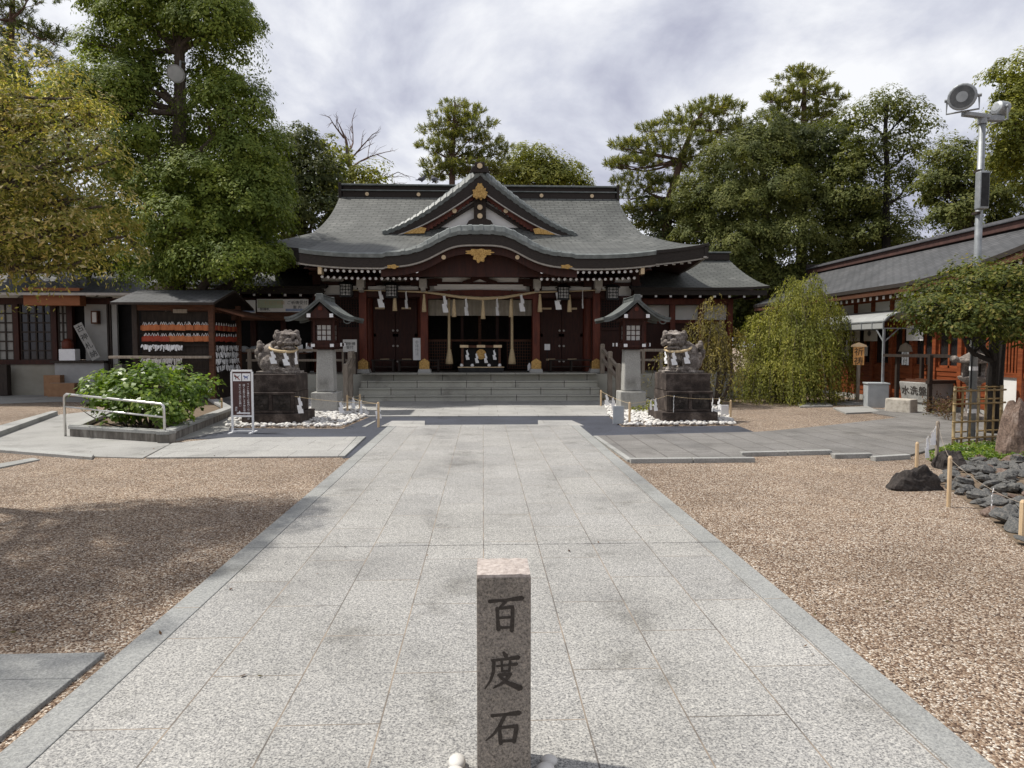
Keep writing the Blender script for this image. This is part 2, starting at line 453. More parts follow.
leafmat('leaf_dark', [(0, (0.037,0.049,0.020)), (.5, (0.071,0.085,0.033)), (1, (0.122,0.132,0.055))])
leafmat('leaf_oak', [(0, (.075,.088,.026)), (.5, (.108,.124,.038)), (.85, (.145,.156,.048)), (1, (.18,.178,.065))], .28)
leafmat('leaf_lime', [(0, (0.085,0.098,0.022)), (.5, (0.152,0.165,0.037)), (1, (0.244,0.244,0.061))])
leafmat('leaf_rust', [(0, (.085,.10,.028)), (.4, (.175,.178,.052)), (.74, (.25,.22,.085)), (.9, (.34,.26,.13)), (1, (.54,.51,.44))], .4)
leafmat('leaf_pine', [(0, (0.061,0.073,0.022)), (.5, (0.134,0.149,0.044)), (1, (0.244,0.238,0.079))], .35)
leafmat('leaf_weep', [(0, (.085,.095,.018)), (.5, (.175,.185,.040)), (1, (.30,.29,.085))], .34)
leafmat('leaf_weep_brown', [(0, (0.079,0.071,0.027)), (.5, (0.159,0.132,0.051)), (1, (0.232,0.195,0.073))], .35)
leafmat('leaf_shrub', [(0, (0.045,0.085,0.012)), (.5, (0.100,0.165,0.026)), (.9, (0.160,0.225,0.045)), (1, (0.240,0.280,0.090))], .35, .42, .4)
mottled('shaded_paper', (.20,.195,.18), (.28,.275,.255), 3, .8)  # pane paper with the left building's shade put into its colour
mottled('shaded_plaster', (.27,.265,.25), (.34,.335,.315), 2, .9)  # darker copy of the plaster, shade of the left building painted in
leafmat('leaf_maple', [(0, (.028,.040,.010)), (.5, (.068,.084,.017)), (.85, (.115,.122,.028)), (1, (.18,.145,.05))], .28)
leafmat('leaf_dry', [(0, (0.060,0.030,0.020)), (.6, (0.110,0.062,0.038)), (1, (0.080,0.080,0.030))], .2)
mottled('pale_blue', (.22,.28,.42), (.32,.38,.52), 3, .8)
mottled('pale_green', (.38,.42,.28), (.48,.52,.38), 3, .8)
mottled('slate_edge', (.07,.07,.075), (.12,.12,.13), 6, .6)
mottled('orange_wood_plain', (.20,.07,.025), (.27,.10,.038), 3, .6, stretch=(1,6,9))
mottled('sign_orange', (.55,.27,.08), (.68,.36,.13), 4, .6, stretch=(8,8,1))
mottled('dark_lens', (.03,.032,.03), (.09,.09,.085), 9, .12, spec=.6)
mottled('pale_bamboo', (.30,.22,.11), (.42,.32,.175), 5, .45, stretch=(4,4,1.5))
mottled('rough_block', (.22,.195,.16), (.42,.385,.33), 9, .9, bump=.8, bscale=30, c3=(.5,.46,.40))
# ================================================================== SETTING
def sheet(name, pts, z, mat, kind='structure'):
    mb = MB(); n = len(pts)
    mb.v = [(p[0], p[1], z) for p in pts]; mb.f = [tuple(range(n))]; mb.m = [0]
    o = mb.build(name, mat); o['kind'] = kind; return o
def thick(name, pts, z0, z1, mat):
    mb = MB(); mb.prism([(p[0], p[1]) for p in pts], lambda u, v, w_: (u, v, z0 + w_), z1 - z0)
    o = mb.build(name, mat, bevel=.008); o['kind'] = 'structure'; return o
GP = lambda L, z=0: [G(x, y, z) for x, y in L]
sheet('gravel_ground', [(-400,-60), (400,-60), (400,700), (-400,700)], 0, 'tan_gravel')

# granite approach path, split by two full-width expansion joints
PL, PR = -1.88, 1.92
def path_piece(y0, y1):
    mb = MB(); mb.box(PL+.17, PR-.17, y0, y1, -.05, .022)
    struct(mb, 'stone_path', 'path_granite', bevel=.004)
    for a, b in ((PL, PL+.166), (PR-.166, PR)):
        mb = MB(); mb.box(a, b, y0, y1, -.05, .023)
        struct(mb, 'path_edging', 'edge_granite', bevel=.005)
path_piece(-2.0, 5.485); path_piece(5.497, 10.05); path_piece(10.056, 14.02)
mb = MB(); mb.box(PL+.02, PR-.02, -1.9, 14, -.06, .008); struct(mb, 'path_bedding', 'soil')
# lower-left slab beside the path
mb = MB(); mb.box(-5.0, -2.32, -1.9, 3.33, -.05, .022); struct(mb, 'side_path', 'court_granite', bevel=.005)
mb = MB(); mb.box(-5.0, -1.955, 3.335, 3.62, -.05, .022); mb.box(-2.315, -1.955, -1.9, 3.33, -.05, .023); struct(mb, 'side_path_edging', 'edge_granite', bevel=.005)

# court before the steps, asphalt bands, cross paths
sheet('asphalt_band', GP([(343,428.6), (371,416.5), (608,416.0), (622,427.2), (585,428.6), (385,429.5)]), .006, 'asphalt')
thick('court_paving', GP([(357,401.5), (607,401.5), (612,416.8), (364,417.3)]), -.03, .030, 'court_granite')
thick('path_slab', GP([(392,421.9), (425,421.9), (425,427.2), (381,427.2)]), -.03, .026, 'court_granite')
thick('path_slab', GP([(538,421.4), (572,421.4), (584,426.6), (538,426.6)]), -.03, .026, 'court_granite')
sheet('asphalt_band', GP([(150,432.5), (200,428.2), (383,429), (366,437.6), (180,439.5)]), .005, 'asphalt')
sheet('asphalt_band', GP([(392,428.8), (350,458), (342,458.5), (362,437), (380,428.8)]), .0045, 'asphalt')
sheet('asphalt_band', GP([(571,427.5), (738,426), (756,432.8), (594,436.6)]), .005, 'asphalt')
thick('kerb_line', GP([(362,427.4), (374,421.6), (376.5,421.6), (366,427.4)]), 0, .02, 'kerb_stone')
# left concrete walk
thick('concrete_walk', GP([(0,432), (53,416), (118,409), (150,409), (236,412), (229,431), (168,443), (170,445), (143,458.8), (95,457.5), (0,449.5), (-160,437), (-160,431)]), -.03, .018, 'concrete')
thick('concrete_walk', GP([(146,458.8), (172,444.5), (228,438.6), (357,437.9), (338,457.6)]), -.03, .024, 'court_granite')
thick('kerb_line', GP([(357.5,437.9), (366,437.9), (345,457.6), (338.5,457.6)]), -.03, .028, 'kerb_stone')
thick('path_kerb', GP([(-160,434.5), (0,449.7), (94,457.3), (92,460), (0,452.6), (-160,438)]), -.02, .045, 'kerb_stone')
thick('path_kerb', GP([(-10,434), (52,415.5), (58,415.8), (-2,438.5)]), -.02, .11, 'kerb_stone')
sheet('concrete_yard', GP([(-160,407), (0,404), (60,402), (150,404), (236,408), (236,385), (-160,385)]), .007, 'concrete')
thick('path_kerb', GP([(-30,470), (33,459), (40,460.5), (-30,475)]), -.02, .02, 'kerb_stone')
# right pavers with stepped edge
pav = [(594,437.2), (629,462.2), (752.5,461.2), (739,455.6), (829,453.4), (832,457.5), (868,456.5), (871,460), (905,457.8), (960,444), (1010,436), (1090,432), (1090,417), (1000,414.5), (905,412), (866,409), (861,411.5), (900,418.5), (820,427.5), (772,432.2), (757,433.2)]
thick('cross_path', GP(pav), -.03, .030, 'paver')
for a, b in (((629,462.4), (753,461.4)), ((739,455.9), (829,453.7)), ((831,457.9), (869,457)), ((870,460.4), (906,458.2))):
    A = G(*a); B = G(*b); d = (B - A).normalized(); n = Vector((d.y, -d.x, 0))
    L = (B-A).length; k = max(1, round(L/.85))
    mb = MB()
    for i in range(k):
        p = A + d*(L*i/k+.006); q = A + d*(L*(i+1)/k-.006)
        mb.prism([(p.x, p.y), (q.x, q.y), (q.x+n.x*.09, q.y+n.y*.09), (p.x+n.x*.09, p.y+n.y*.09)], lambda u, v, w_: (u, v, -.03+w_), .095)
    struct(mb, 'path_kerb', 'kerb_stone', bevel=.008)
A, B = G(594,437.6), G(628.5,462)
mb = MB(); mb.prism([(A.x-.015,A.y), (A.x+.06,A.y), (B.x+.06,B.y), (B.x-.015,B.y)], lambda u, v, w_: (u, v, -.03+w_), .064); struct(mb, 'path_kerb', 'kerb_stone')
thick('stepping_slab', GP([(796,403.5), (826,403), (833,407.2), (800,407.8)]), -.02, .04, 'concrete')
thick('stepping_slab', GP([(833,409), (868,407.5), (880,413), (846,414.5)]), -.02, .04, 'concrete')
thick('concrete_walk', GP([(826,404.5), (845,400), (905,402), (960,415), (905,411.6), (870,405.5)]), -.02, .022, 'concrete')

# ================================================================== SHRINE HALL
AX = -.09
hall = empty('shrine_hall', (AX, 23, 0), 'wide wooden shrine hall with grey green gabled roof and dark red front', 'shrine')
H = lambda mb, name, mats, parent=hall, **k: mb.build(name, mats, parent, **k)
# platform
mb = MB(); mb.box(AX-5.4, AX+5.4, 21.0, 27, 0, .755); H(mb, 'stone_base', 'step_stone', bevel=.01)
for i in range(3):
    mb = MB(); y1 = 20.333+.333*i if i < 2 else 20.997
    mb.box(AX-3.5, AX+3.5, 20.025+.333*i, y1+.02, -.02, .19*(i+1)-.048); mb.box(AX-3.5, AX+3.5, 20+.333*i, y1+.02, .19*(i+1)-.045, .19*(i+1))
    o = H(mb, 'stone_step', 'step_stone', bevel=.012)
mb = MB(); mb.box(AX-3.5, AX+3.5, 20.75, 21.9, .757, .785); H(mb, 'veranda_edge', 'step_stone', bevel=.01)
# roof shape functions
YR, YE, ZE, ZR = 25.3, 21.2, 4.42, 7.0
def main_z(Y): 
    v = (YR - Y)/(YR-YE); return ZE + (ZR-ZE)*max(0, 1-v)**1.33
def roofpt(u, v, sgn=1):       # u -1..1, v 0 ridge..1 eave
    wv = 4.92 + .42*min(1, v/.6)**2.2
    if v > .6: wv += 1.62*((v-.6)/.4)**.85
    X = u*wv
    Y = YR - sgn*(YR-YE)*v
    z = main_z(YR-(YR-YE)*v) + .30*v*v*max(0, (abs(X)-2.5)/4.45)**3
    return Vector((AX+X, Y, z))
def arcl(v): return v*4.9
mb = MB()
mb.slab(lambda a, b: roofpt(2*a-1, b), 48, 20, .10, 0, 1, uvf=lambda a, b: ((2*a-1)*5.5, b*4.95))
mb.slab(lambda a, b: roofpt(1-2*a, b, -1), 24, 14, .10, 0, 1, uvf=lambda a, b: ((2*a-1)*5.5, b*4.95))
for sg in (-1, 1):             # hip skirts
    def sk(a, b, sg=sg):
        v = .6 + .4*b
        p = roofpt(sg, v); q = roofpt(sg, v, -1); t = a if sg > 0 else 1-a
        r = p.lerp(q, t); r.z -= .30*v*v*.9*(1-abs(2*t-1)**2.5)*.8
        return r
    mb.slab(sk, 20, 8, .10, 0, 1, uvf=lambda a, b: (a*8, b*2.2))
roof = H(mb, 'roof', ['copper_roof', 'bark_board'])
# eave fascia around the main roof
def strip(mb, pts, dz0, dz1, out, thick_, m=0, inward=None):
    for p, q in zip(pts, pts[1:]):
        d = (q-p); d.z = 0; n = Vector((d.y, -d.x, 0)).normalized() if d.length > 1e-6 else Vector((0,-1,0))
        o0 = n*out; o1 = n*(out - thick_)
        mb.hexa([p+o0+Vector((0,0,dz0)), q+o0+Vector((0,0,dz0)), q+o1+Vector((0,0,dz0)), p+o1+Vector((0,0,dz0)),
                 p+o0+Vector((0,0,dz1)), q+o0+Vector((0,0,dz1)), q+o1+Vector((0,0,dz1)), p+o1+Vector((0,0,dz1))], m)
front = [roofpt(-1+2*i/48, 1) for i in range(49)]
right = [roofpt(1, 1).lerp(roofpt(1, 1, -1), i/16) for i in range(17)]
for i, p in enumerate(right): p.z -= .3*.72*(1-abs(2*i/16-1)**2.5)
left = [Vector((2*AX-p.x, p.y, p.z)) for p in right][::-1]
back = [Vector((p.x, 2*YR-p.y, p.z)) for p in front][::-1]
mb = MB()
for L in (front, right, left, back): strip(mb, L, -.40, -.09, -.03, .10, 0); strip(mb, L, -.445, -.40, -.06, .10, 1)
H(mb, 'eave_fascia', ['bark_board', 'pale_trim'], roof)
# soffit
mb = MB()
def soff(a, b):
    p = roofpt(2*a-1, 1); return Vector((p.x*(1-.22*b)+AX*.22*b, p.y+.12+b*1.75, p.z-.42+.28*b))
mb.slab(soff, 30, 4, .03)
for sg in (-1, 1):
    def soff2(a, b, sg=sg):
        L = right if sg > 0 else [Vector((2*AX-p.x, p.y, p.z)) for p in right]
        k = a*16; i = min(15, int(k)); p = L[i].lerp(L[i+1], k-i)
        return Vector((p.x - sg*(.12+1.6*b), p.y + (25.3-p.y)*.25*b, p.z-.42+.28*b))
    mb.slab(soff2, 16, 3, .03)
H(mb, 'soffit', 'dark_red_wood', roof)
# ridge
mb = MB(); zr = 6.86
mb.box(AX-4.82, AX+4.82, YR-.22, YR+.22, zr-.1, zr+.17, 0)
mb.box(AX-4.87, AX+4.87, YR-.27, YR+.27, zr+.17, zr+.21, 1)
mb.box(AX-4.8, AX+4.8, YR-.17, YR+.17, zr+.21, zr+.36, 0)
mb.box(AX-4.9, AX+4.9, YR-.25, YR+.25, zr+.36, zr+.42, 1)
ridge = H(mb, 'ridge', ['bark_board', 'copper_edge'], roof, bevel=.012)
for sg in (-1, 1):
    mb = MB(); mb.box(AX+sg*4.90-.05, AX+sg*4.90+.05, YR-.28, YR+.28, zr-.2, zr+.45, 0)
    H(mb, 'ridge_end_tile', 'bark_board', roof, bevel=.015)
    # gable wall over each hip
    mb = MB(); rows = [roofpt(sg, v) for v in (0, .15, .3, .45, .6)]
    prof = [(p.y, p.z-.06) for p in rows] + [(2*YR-p.y, p.z-.06) for p in rows[::-1]]
    mb.prism(prof, lambda u, v, w_, sg=sg: (AX+sg*(4.6+w_), u, v), .08); H(mb, 'gable_wall', 'dark_red_wood', roof)
for px in (367, 418.5, 541.5, 592):
    p = P(px, 194.5, YR-.25); mb = MB(); mb.disc((p.x, YR-.235, zr+.06), .065, .05, 'y', 14); H(mb, 'crest', 'gold_dull', roof)
# ---- projecting porch roof with the undulating karahafu gable
KW = 4.85; KE = 19.3; KZ = 4.085; KT = 22.45
zt0 = main_z(KT)-.03
def kbase(Y):
    s_ = (KT-Y)/(KT-KE); return KZ + (zt0-KZ)*(1-s_)**1.12
def bump(X):
    return max(0, .66*(1/(1+(abs(X)/1.30)**4.0) - .033)) if abs(X) < 3.05 else 0
def lift(X): return .12*max(0, (abs(X)-3.0)/1.85)**2.2
def kz(X, Y):
    a = kbase(Y)+lift(X)*((KT-Y)/(KT-KE))**1.5; b = KZ + bump(X) + .03*(Y-KE)
    k = .10
    h = max(0, min(1, .5+.5*(b-a)/k)) if bump(X) > .02 else 0
    return a*(1-h)+b*h + (k*h*(1-h) if bump(X) > .02 else 0)
mb = MB()
mb.slab(lambda a, b: (AX+KW*(2*a-1), KT-(KT-KE)*b, kz(KW*(2*a-1), KT-(KT-KE)*b)), 84, 18, .09, 0, 1, uvf=lambda a, b: (KW*(2*a-1), b*3.25))
porch = H(mb, 'porch_roof', ['copper_roof', 'copper_edge'], smooth=False)
kedge = [Vector((AX+KW*(-1+2*i/96), KE, kz(KW*(-1+2*i/96), KE))) for i in range(97)]
# rounded verge roll along the curved part, with seams
mb = MB()
for i in range(96):
    p, q = kedge[i], kedge[i+1]
    X = (p.x+q.x)/2-AX
    rr = .05 + .13*min(1, bump(X)/.3)
    seam = (i % 3 == 0 and bump(X) > .05)
    g = .012 if seam else 0
    for (y0, zz0, y1, zz1) in ((KE-.10, -.10, KE-.12, 0), (KE-.12, 0, KE-.07, rr*.75), (KE-.07, rr*.75, KE+.05, rr), (KE+.05, rr, KE+.30, rr*.6), (KE+.30, rr*.6, KE+.5, -.02)):
        mb.quad((p.x, y0-g, p.z+zz0+g), (q.x, y0-g, q.z+zz0+g), (q.x, y1-g, q.z+zz1+g), (p.x, y1-g, p.z+zz1+g), 0)
H(mb, 'verge_roll', 'copper_edge', porch, fix=False)
mb = MB()
strip(mb, kedge, -.36, -.085, .06, .12, 0)
strip(mb, kedge, -.40, -.36, .03, .12, 1)
for sg in (-1, 1):
    e = kedge[0] if sg < 0 else kedge[-1]
    for k in range(8):
        y0 = KE + k*.3; y1 = y0+.3
        za = kz(KW, y0); zb = kz(KW, y1)
        x0, x1 = (e.x+.02, e.x+.12) if sg < 0 else (e.x-.12, e.x-.02)
        mb.hexa([(x0,y0,za-.38), (x1,y0,za-.38), (x1,y1,zb-.38), (x0,y1,zb-.38), (x0,y0,za-.09), (x1,y0,za-.09), (x1,y1,zb-.09), (x0,y1,zb-.09)], 0)
H(mb, 'porch_fascia', ['bark_board', 'pale_trim'], porch)
# inner bargeboard and tympanum of the karahafu
mb = MB()
inn = [Vector((AX+x, KE+.16, KZ+bump(x)-.40)) for x in [(-2.7+5.4*i/60) for i in range(61)]]
strip(mb, inn, -.20, .06, 0, .07, 0)
H(mb, 'karahafu_bargeboard', 'dark_red_wood', porch)
mb = MB()
pts = [(x, KZ+bump(x)-.42) for x in [(-2.7+5.4*i/40) for i in range(41)]] + [(2.7, 3.55), (-2.7, 3.55)]
mb.prism(pts, lambda u, v, w_: (AX+u, KE+.62+w_, v), .05); H(mb, 'karahafu_panel', 'dark_red_wood', porch)
mb = MB()      # carved gold pendant, lobed outline
def lobed(cx, cz, sx, sz, n, Y, t, mb, m=0, amp=.16, lob=7, low=1.0):
    pp = []
    for i in range(n):
        a = 2*pi*i/n; r = 1+amp*cos(lob*a)
        pp.append((cx+sx*r*cos(a), cz+sz*r*sin(a)*(low if sin(a) < 0 else 1)))
    mb.prism(pp, lambda u, v, w_: (u, Y+w_, v), t, m)
c = P(481, 253.5, KE)
lobed(AX, c.z+.02, .36, .09, 48, KE-.09, .05, mb, 0, .14, 9)
lobed(AX, c.z-.07, .17, .12, 40, KE-.11, .05, mb, 0, .15, 7, 1.5)
mb.disc((AX, KE-.13, c.z+.0), .06, .04, 'y', 16, 0)
H(mb, 'gold_pendant', 'gold', porch)
for px in (443.5, 517.5):
    p = P(px, 257, KE+.05); mb = MB(); mb.disc((p.x, KE+.13, p.z), .06, .06, 'y', 14); H(mb, 'gold_stud', 'gold_dull', porch)
for px in (393, 566):
    p = P(px, 266.5, KE); mb = MB(); lobed(p.x, p.z-.01, .15, .055, 36, KE-.065, .03, mb, 0, .18, 5); H(mb, 'gold_fitting', 'gold', porch)
for px in (320.5, 642):
    p = P(px, 270, KE+.12); mb = MB(); mb.box(p.x-.05, p.x+.05, KE+.02, KE+.3, p.z-.12, p.z+.12); H(mb, 'fascia_end', 'gold_dull', porch)
# rafters, two rows each side
rp = None
for sg in (-1, 1):
    for row in range(2):
        for k in range(17):
            X = sg*(1.72 + k*.166 + .03*row)
            Y0, z0 = (19.48, 3.64) if row == 0 else (19.95, 3.49)
            z0 += lift(X)*.7
            if rp is None:
                mb = MB()
                mb.bar((0,0,0), (0,1.9,.42), .075, .085, 0)
                mb.tube([(0,-.016,0), (0,.010,.002)], .041, 8, 1)
                rp = mb.build('rafter', ['dark_red_wood', 'white_paint'], porch, shift=False); o = rp
            else:
                o = rp.copy(); COL.objects.link(o); o.parent = porch
            o.location = Vector((AX+X, Y0, z0)) - wl(porch)
mb = MB()
for sg in (-1, 1):
    mb.box(AX+min(sg*1.6, sg*4.7), AX+max(sg*1.6, sg*4.7), 19.62, 19.74, 3.69, 3.74, 0)
    mb.slab(lambda a, b, sg=sg: (AX+sg*(1.6+3.2*a), 19.5+3.0*b, 3.74+.75*b), 4, 4, .03, 0)
H(mb, 'porch_soffit', 'dark_red_wood', porch)
# ---- chidori gable
CY, CHW, CZA, CZB = 22.9, 3.12, 7.16, 5.24
def chz(r):           # r 0 apex..1 tip, concave
    return CZB + (CZA-CZB)*((1-r)**1.38*.88 + (1-r)*.12)
def chpt(a, b):       # a -1..1, b 0 front..1 back
    r = abs(a); X = a*CHW; z = chz(r)
    yb = YR - .1
    lo, hi = CY, yb
    for _ in range(18):
        m = (lo+hi)/2
        if main_z(m) < z: lo = m
        else: hi = m
    return Vector((AX+X, CY + (lo-CY)*b + .05*b, z))
mb = MB(); mb.slab(lambda a, b: chpt(2*a-1, b), 48, 8, .07, 0, 1, uvf=lambda a, b: (b*3, abs(2*a-1)*3.8))
gab = H(mb, 'gable', ['copper_roof', 'copper_edge'])
ce = [Vector((AX+CHW*(-1+2*i/64), CY, chz(abs(-1+2*i/64)))) for i in range(65)]
mb = MB()
for i in range(64):
    p, q = ce[i], ce[i+1]; g = .018 if i % 2 == 0 else 0
    r0 = (1-abs(-1+(2*i+1)/64))**.6
    for (y0, a0, y1, a1) in ((CY-.06, -.10, CY-.10, .02), (CY-.10, .02, CY-.02, .05+.12*r0), (CY-.02, .05+.12*r0, CY+.35, .06+.27*r0), (CY+.35, .06+.27*r0, CY+.7, .0)):
        mb.quad((p.x, y0-g, p.z+a0+g), (q.x, y0-g, q.z+a0+g), (q.x, y1-g, q.z+a1+g), (p.x, y1-g, p.z+a1+g))
H(mb, 'gable_verge', 'copper_edge', gab, fix=False)
mb = MB()
for sg in (-1, 1):
    ptsb = []
    N = 30
    up = [(sg*CHW*i/N, chz(i/N)-.07) for i in range(N+1)]
    th = lambda i: .44*(1-(i/N))**.5*(1-.25*i/N) + .01
    lo = [(sg*CHW*i/N*.985, chz(i/N)-.07-th(i)) for i in range(N+1)]
    for i in range(N):
        a, b_, c_, d = up[i], up[i+1], lo[i+1], lo[i]
        mb.hexa([(AX+d[0], CY-.05, d[1]), (AX+c_[0], CY-.05, c_[1]), (AX+c_[0], CY+.07, c_[1]), (AX+d[0], CY+.07, d[1]),
                 (AX+a[0], CY-.05, a[1]), (AX+b_[0], CY-.05, b_[1]), (AX+b_[0], CY+.07, b_[1]), (AX+a[0], CY+.07, a[1])], 0)
        if i < N-1:
            mb.hexa([(AX+d[0], CY-.07, d[1]-.035), (AX+c_[0], CY-.07, c_[1]-.035), (AX+c_[0], CY+.05, c_[1]-.035), (AX+d[0], CY+.05, d[1]-.035),
                 (AX+d[0], CY-.07, d[1]+.002), (AX+c_[0], CY-.07, c_[1]+.002), (AX+c_[0], CY+.05, c_[1]+.002), (AX+d[0], CY+.05, d[1]+.002)], 1)
H(mb, 'bargeboard', ['bark_board', 'pale_trim'], gab)
mb = MB()
for sg in (-1, 1):
    N = 24
    for i in range(N):
        a, b_ = i/N*.9, (i+1)/N*.9
        za, zb = chz(a)-.07-.34+.10*a, chz(b_)-.07-.34+.10*b_
        mb.hexa([(AX+sg*CHW*a, CY+.12, za-.26), (AX+sg*CHW*b_, CY+.12, zb-.20), (AX+sg*CHW*b_, CY+.2, zb-.20), (AX+sg*CHW*a, CY+.2, za-.26),
                 (AX+sg*CHW*a, CY+.12, za+.05), (AX+sg*CHW*b_, CY+.12, zb+.05), (AX+sg*CHW*b_, CY+.2, zb+.05), (AX+sg*CHW*a, CY+.2, za+.05)])
H(mb, 'inner_bargeboard', 'red_lacquer', gab)
mb = MB()
pts = [(-CHW*.86, CZB+.02)] + [(CHW*(-.86+1.72*i/30), max(CZB+.03, chz(abs(-.86+1.72*i/30))-.5)) for i in range(31)] + [(CHW*.86, CZB+.02)]
mb.prism(pts[1:-1] + [(CHW*.86, CZB-.25), (-CHW*.86, CZB-.25)], lambda u, v, w_: (AX+u, CY+.42+w_, v), .05, 0)
H(mb, 'gable_panel', 'plaster', gab)
mb = MB()
for sg in (-1, 1):
    mb.bar((AX+sg*.1, CY+.34, 6.50), (AX+sg*2.2, CY+.34, 5.25), .13, .16, 0, (0,1,0))
    mb.bar((AX+sg*.1, CY+.32, 6.28), (AX+sg*1.75, CY+.32, 5.25), .10, .12, 1, (0,1,0))
mb.box(AX-2.3, AX+2.3, CY+.22, CY+.38, 5.18, 5.33, 1)
H(mb, 'gable_truss', ['bark_board', 'dark_wood'], gab)
mb = MB(); mb.box(AX-.2, AX+.2, CY+.2, CY+.36, 5.3, 6.6, 0)
pp = [(-.8,5.33), (.8,5.33), (.66,5.47), (.45,5.52), (.36,5.68), (.2,5.74), (-.2,5.74), (-.36,5.68), (-.45,5.52), (-.66,5.47)]
mb.prism(pp, lambda u, v, w_: (AX+u, CY+.16+w_, v), .05, 0); H(mb, 'king_post', 'dark_wood', gab)
mb = MB(); lobed(AX, 6.52, .22, .18, 48, CY-.12, .06, mb, 0, .16, 9, 1.2); lobed(AX, 6.68, .11, .13, 36, CY-.14, .05, mb, 0, .14, 6); lobed(AX-.12, 6.45, .1, .12, 30, CY-.145, .05, mb, 0, .16, 5); lobed(AX+.12, 6.45, .1, .12, 30, CY-.145, .05, mb, 0, .16, 5); mb.disc((AX, CY-.17, 6.40), .065, .05, 'y', 16)
H(mb, 'gold_pendant', 'gold', gab)
for z in (6.10, 5.82):
    mb = MB(); mb.disc((AX, CY+.15, z), .085, .06, 'y', 16); H(mb, 'gold_stud', 'gold_dull', gab)
for px in (454.3, 506):
    p = P(px, 210.3, CY); mb = MB(); mb.disc((p.x, CY+.10, p.z), .075, .06, 'y', 16); H(mb, 'gold_stud', 'gold_dull', gab)
for sg in (-1, 1):
    mb = MB(); mb.prism([(sg*1.78, 5.22), (sg*2.45, 5.2), (sg*2.15, 5.34), (sg*1.9, 5.42), (sg*1.72, 5.38)], lambda u, v, w_: (AX+u, CY-.075+w_, v), .04); H(mb, 'gold_fitting', 'gold', gab)
mb = MB(); mb.box(AX-.22, AX+.22, CY-.14, YR, CZA-.02, CZA+.12, 0); mb.box(AX-.27, AX+.27, CY-.18, YR, CZA+.12, CZA+.17, 1); mb.box(AX-.16, AX+.16, CY-.2, CY+.2, CZA+.17, CZA+.30, 0)
mb.prism([(-.34,CZA-.06), (-.22,CZA+.17), (.22,CZA+.17), (.34,CZA-.06), (.2,CZA-.02), (-.2,CZA-.02)], lambda u, v, w_: (AX+u, CY-.2+w_, v), .06, 0)
H(mb, 'gable_ridge', ['bark_board', 'copper_edge'], gab, bevel=.012)
mb = MB(); mb.disc((AX, CY-.23, CZA+.17), .085, .05, 'y', 16); H(mb, 'crest', 'gold_dull', gab)

# ---- porch columns and beams
colx = [P(px, 330, 21.5).x for px in (363.5, 424.5, 536, 596)]
for x in colx:
    mb = MB(); mb.box(x-.115, x+.115, 21.385, 21.615, .86, 3.3); c = H(mb, 'column', 'red_lacquer', bevel=.02)
    mb = MB(); mb.prism([(-.15,.9), (.15,.9), (.15,1.12), (.1,1.16), (0,1.22), (-.1,1.16), (-.15,1.12)], lambda u, v, w_: (x+u, 21.355+w_, v), .012, 0); mb.box(x-.148, x+.148, 21.368, 21.648, .9, 1.1, 0); H(mb, 'gold_shoe', 'gold', c)
    mb = MB(); mb.cbox((x, 21.5, .78), (.42, .42, .12), 0, .85); H(mb, 'foot_stone', 'stone_block', c, bevel=.015)
    # bracket with pale nose over the column
    mb = MB(); mb.box(x-.11, x+.11, 21.0, 21.3, 3.33, 3.60, 1); mb.prism([(21.02,3.26), (21.3,3.2), (21.3,3.34), (21.02,3.34)], lambda u, v, w_, x=x: (x-.07+w_, u, v), .14, 1)
    mb.box(x-.4, x+.4, 21.32, 21.55, 3.42, 3.54, 0); mb.box(x-.16, x+.16, 21.3, 21.66, 3.3, 3.42, 0); mb.box(x-.55, x+.55, 21.34, 21.56, 3.54, 3.64, 0)
    H(mb, 'bracket', ['dark_red_wood', 'pale_trim'], c, bevel=.01)
mb = MB()
mb.box(colx[0]-.4, colx[1], 21.42, 21.58, 3.08, 3.29, 0)
H(mb, 'beam', 'dark_red_wood', bevel=.01)
mb = MB(); mb.box(colx[2], colx[3]+.4, 21.42, 21.58, 3.08, 3.29, 0); H(mb, 'beam', 'dark_red_wood', bevel=.01)
mb = MB(); mb.slab(lambda a, b: (colx[1]+(colx[2]-colx[1])*a, 21.4+.2*b, 3.24+.06*sin(pi*a)), 16, 1, .22); H(mb, 'beam', 'red_lacquer')
mb = MB(); mb.box(AX-4.4, AX+4.4, 21.36, 21.6, 3.68, 3.80, 0); H(mb, 'eave_purlin', 'dark_red_wood')
mb = MB(); mb.box(colx[1]+.3, colx[2]-.3, 21.46, 21.5, 3.54, 3.675, 0); mb.box(colx[1]+.3, colx[2]-.3, 21.46, 21.5, 3.31, 3.47, 0); H(mb, 'plaster_panel', 'plaster')
mb = MB(); mb.box(colx[1]+.2, colx[2]-.2, 21.43, 21.52, 3.472, 3.538, 0); H(mb, 'tie_rail', 'dark_red_wood')
for q0, q1 in ((colx[0]+.15, colx[1]-.15), (colx[2]+.15, colx[3]-.15)):
    mb = MB(); mb.box(q0, q1, 21.46, 21.5, 3.30, 3.40, 0); H(mb, 'plaster_panel', 'plaster')
# carved frog-leg strut at the centre
mb = MB(); pp = [(-.62,3.46), (-.5,3.56), (-.3,3.62), (-.18,3.78), (0,3.84), (.18,3.78), (.3,3.62), (.5,3.56), (.62,3.46), (.3,3.5), (0,3.62), (-.3,3.5)]
mb.prism(pp, lambda u, v, w_: (AX+u, 21.3+w_, v), .1); H(mb, 'carved_strut', 'dark_red_wood')
# curved tie beams back to the hall
for x in (colx[0], colx[3]):
    mb = MB(); mb.tube([(x, 21.6, 3.2), (x, 22.1, 3.38), (x, 22.6, 3.4), (x, 23.0, 3.3)], .1, 8); H(mb, 'tie_beam', 'dark_red_wood')
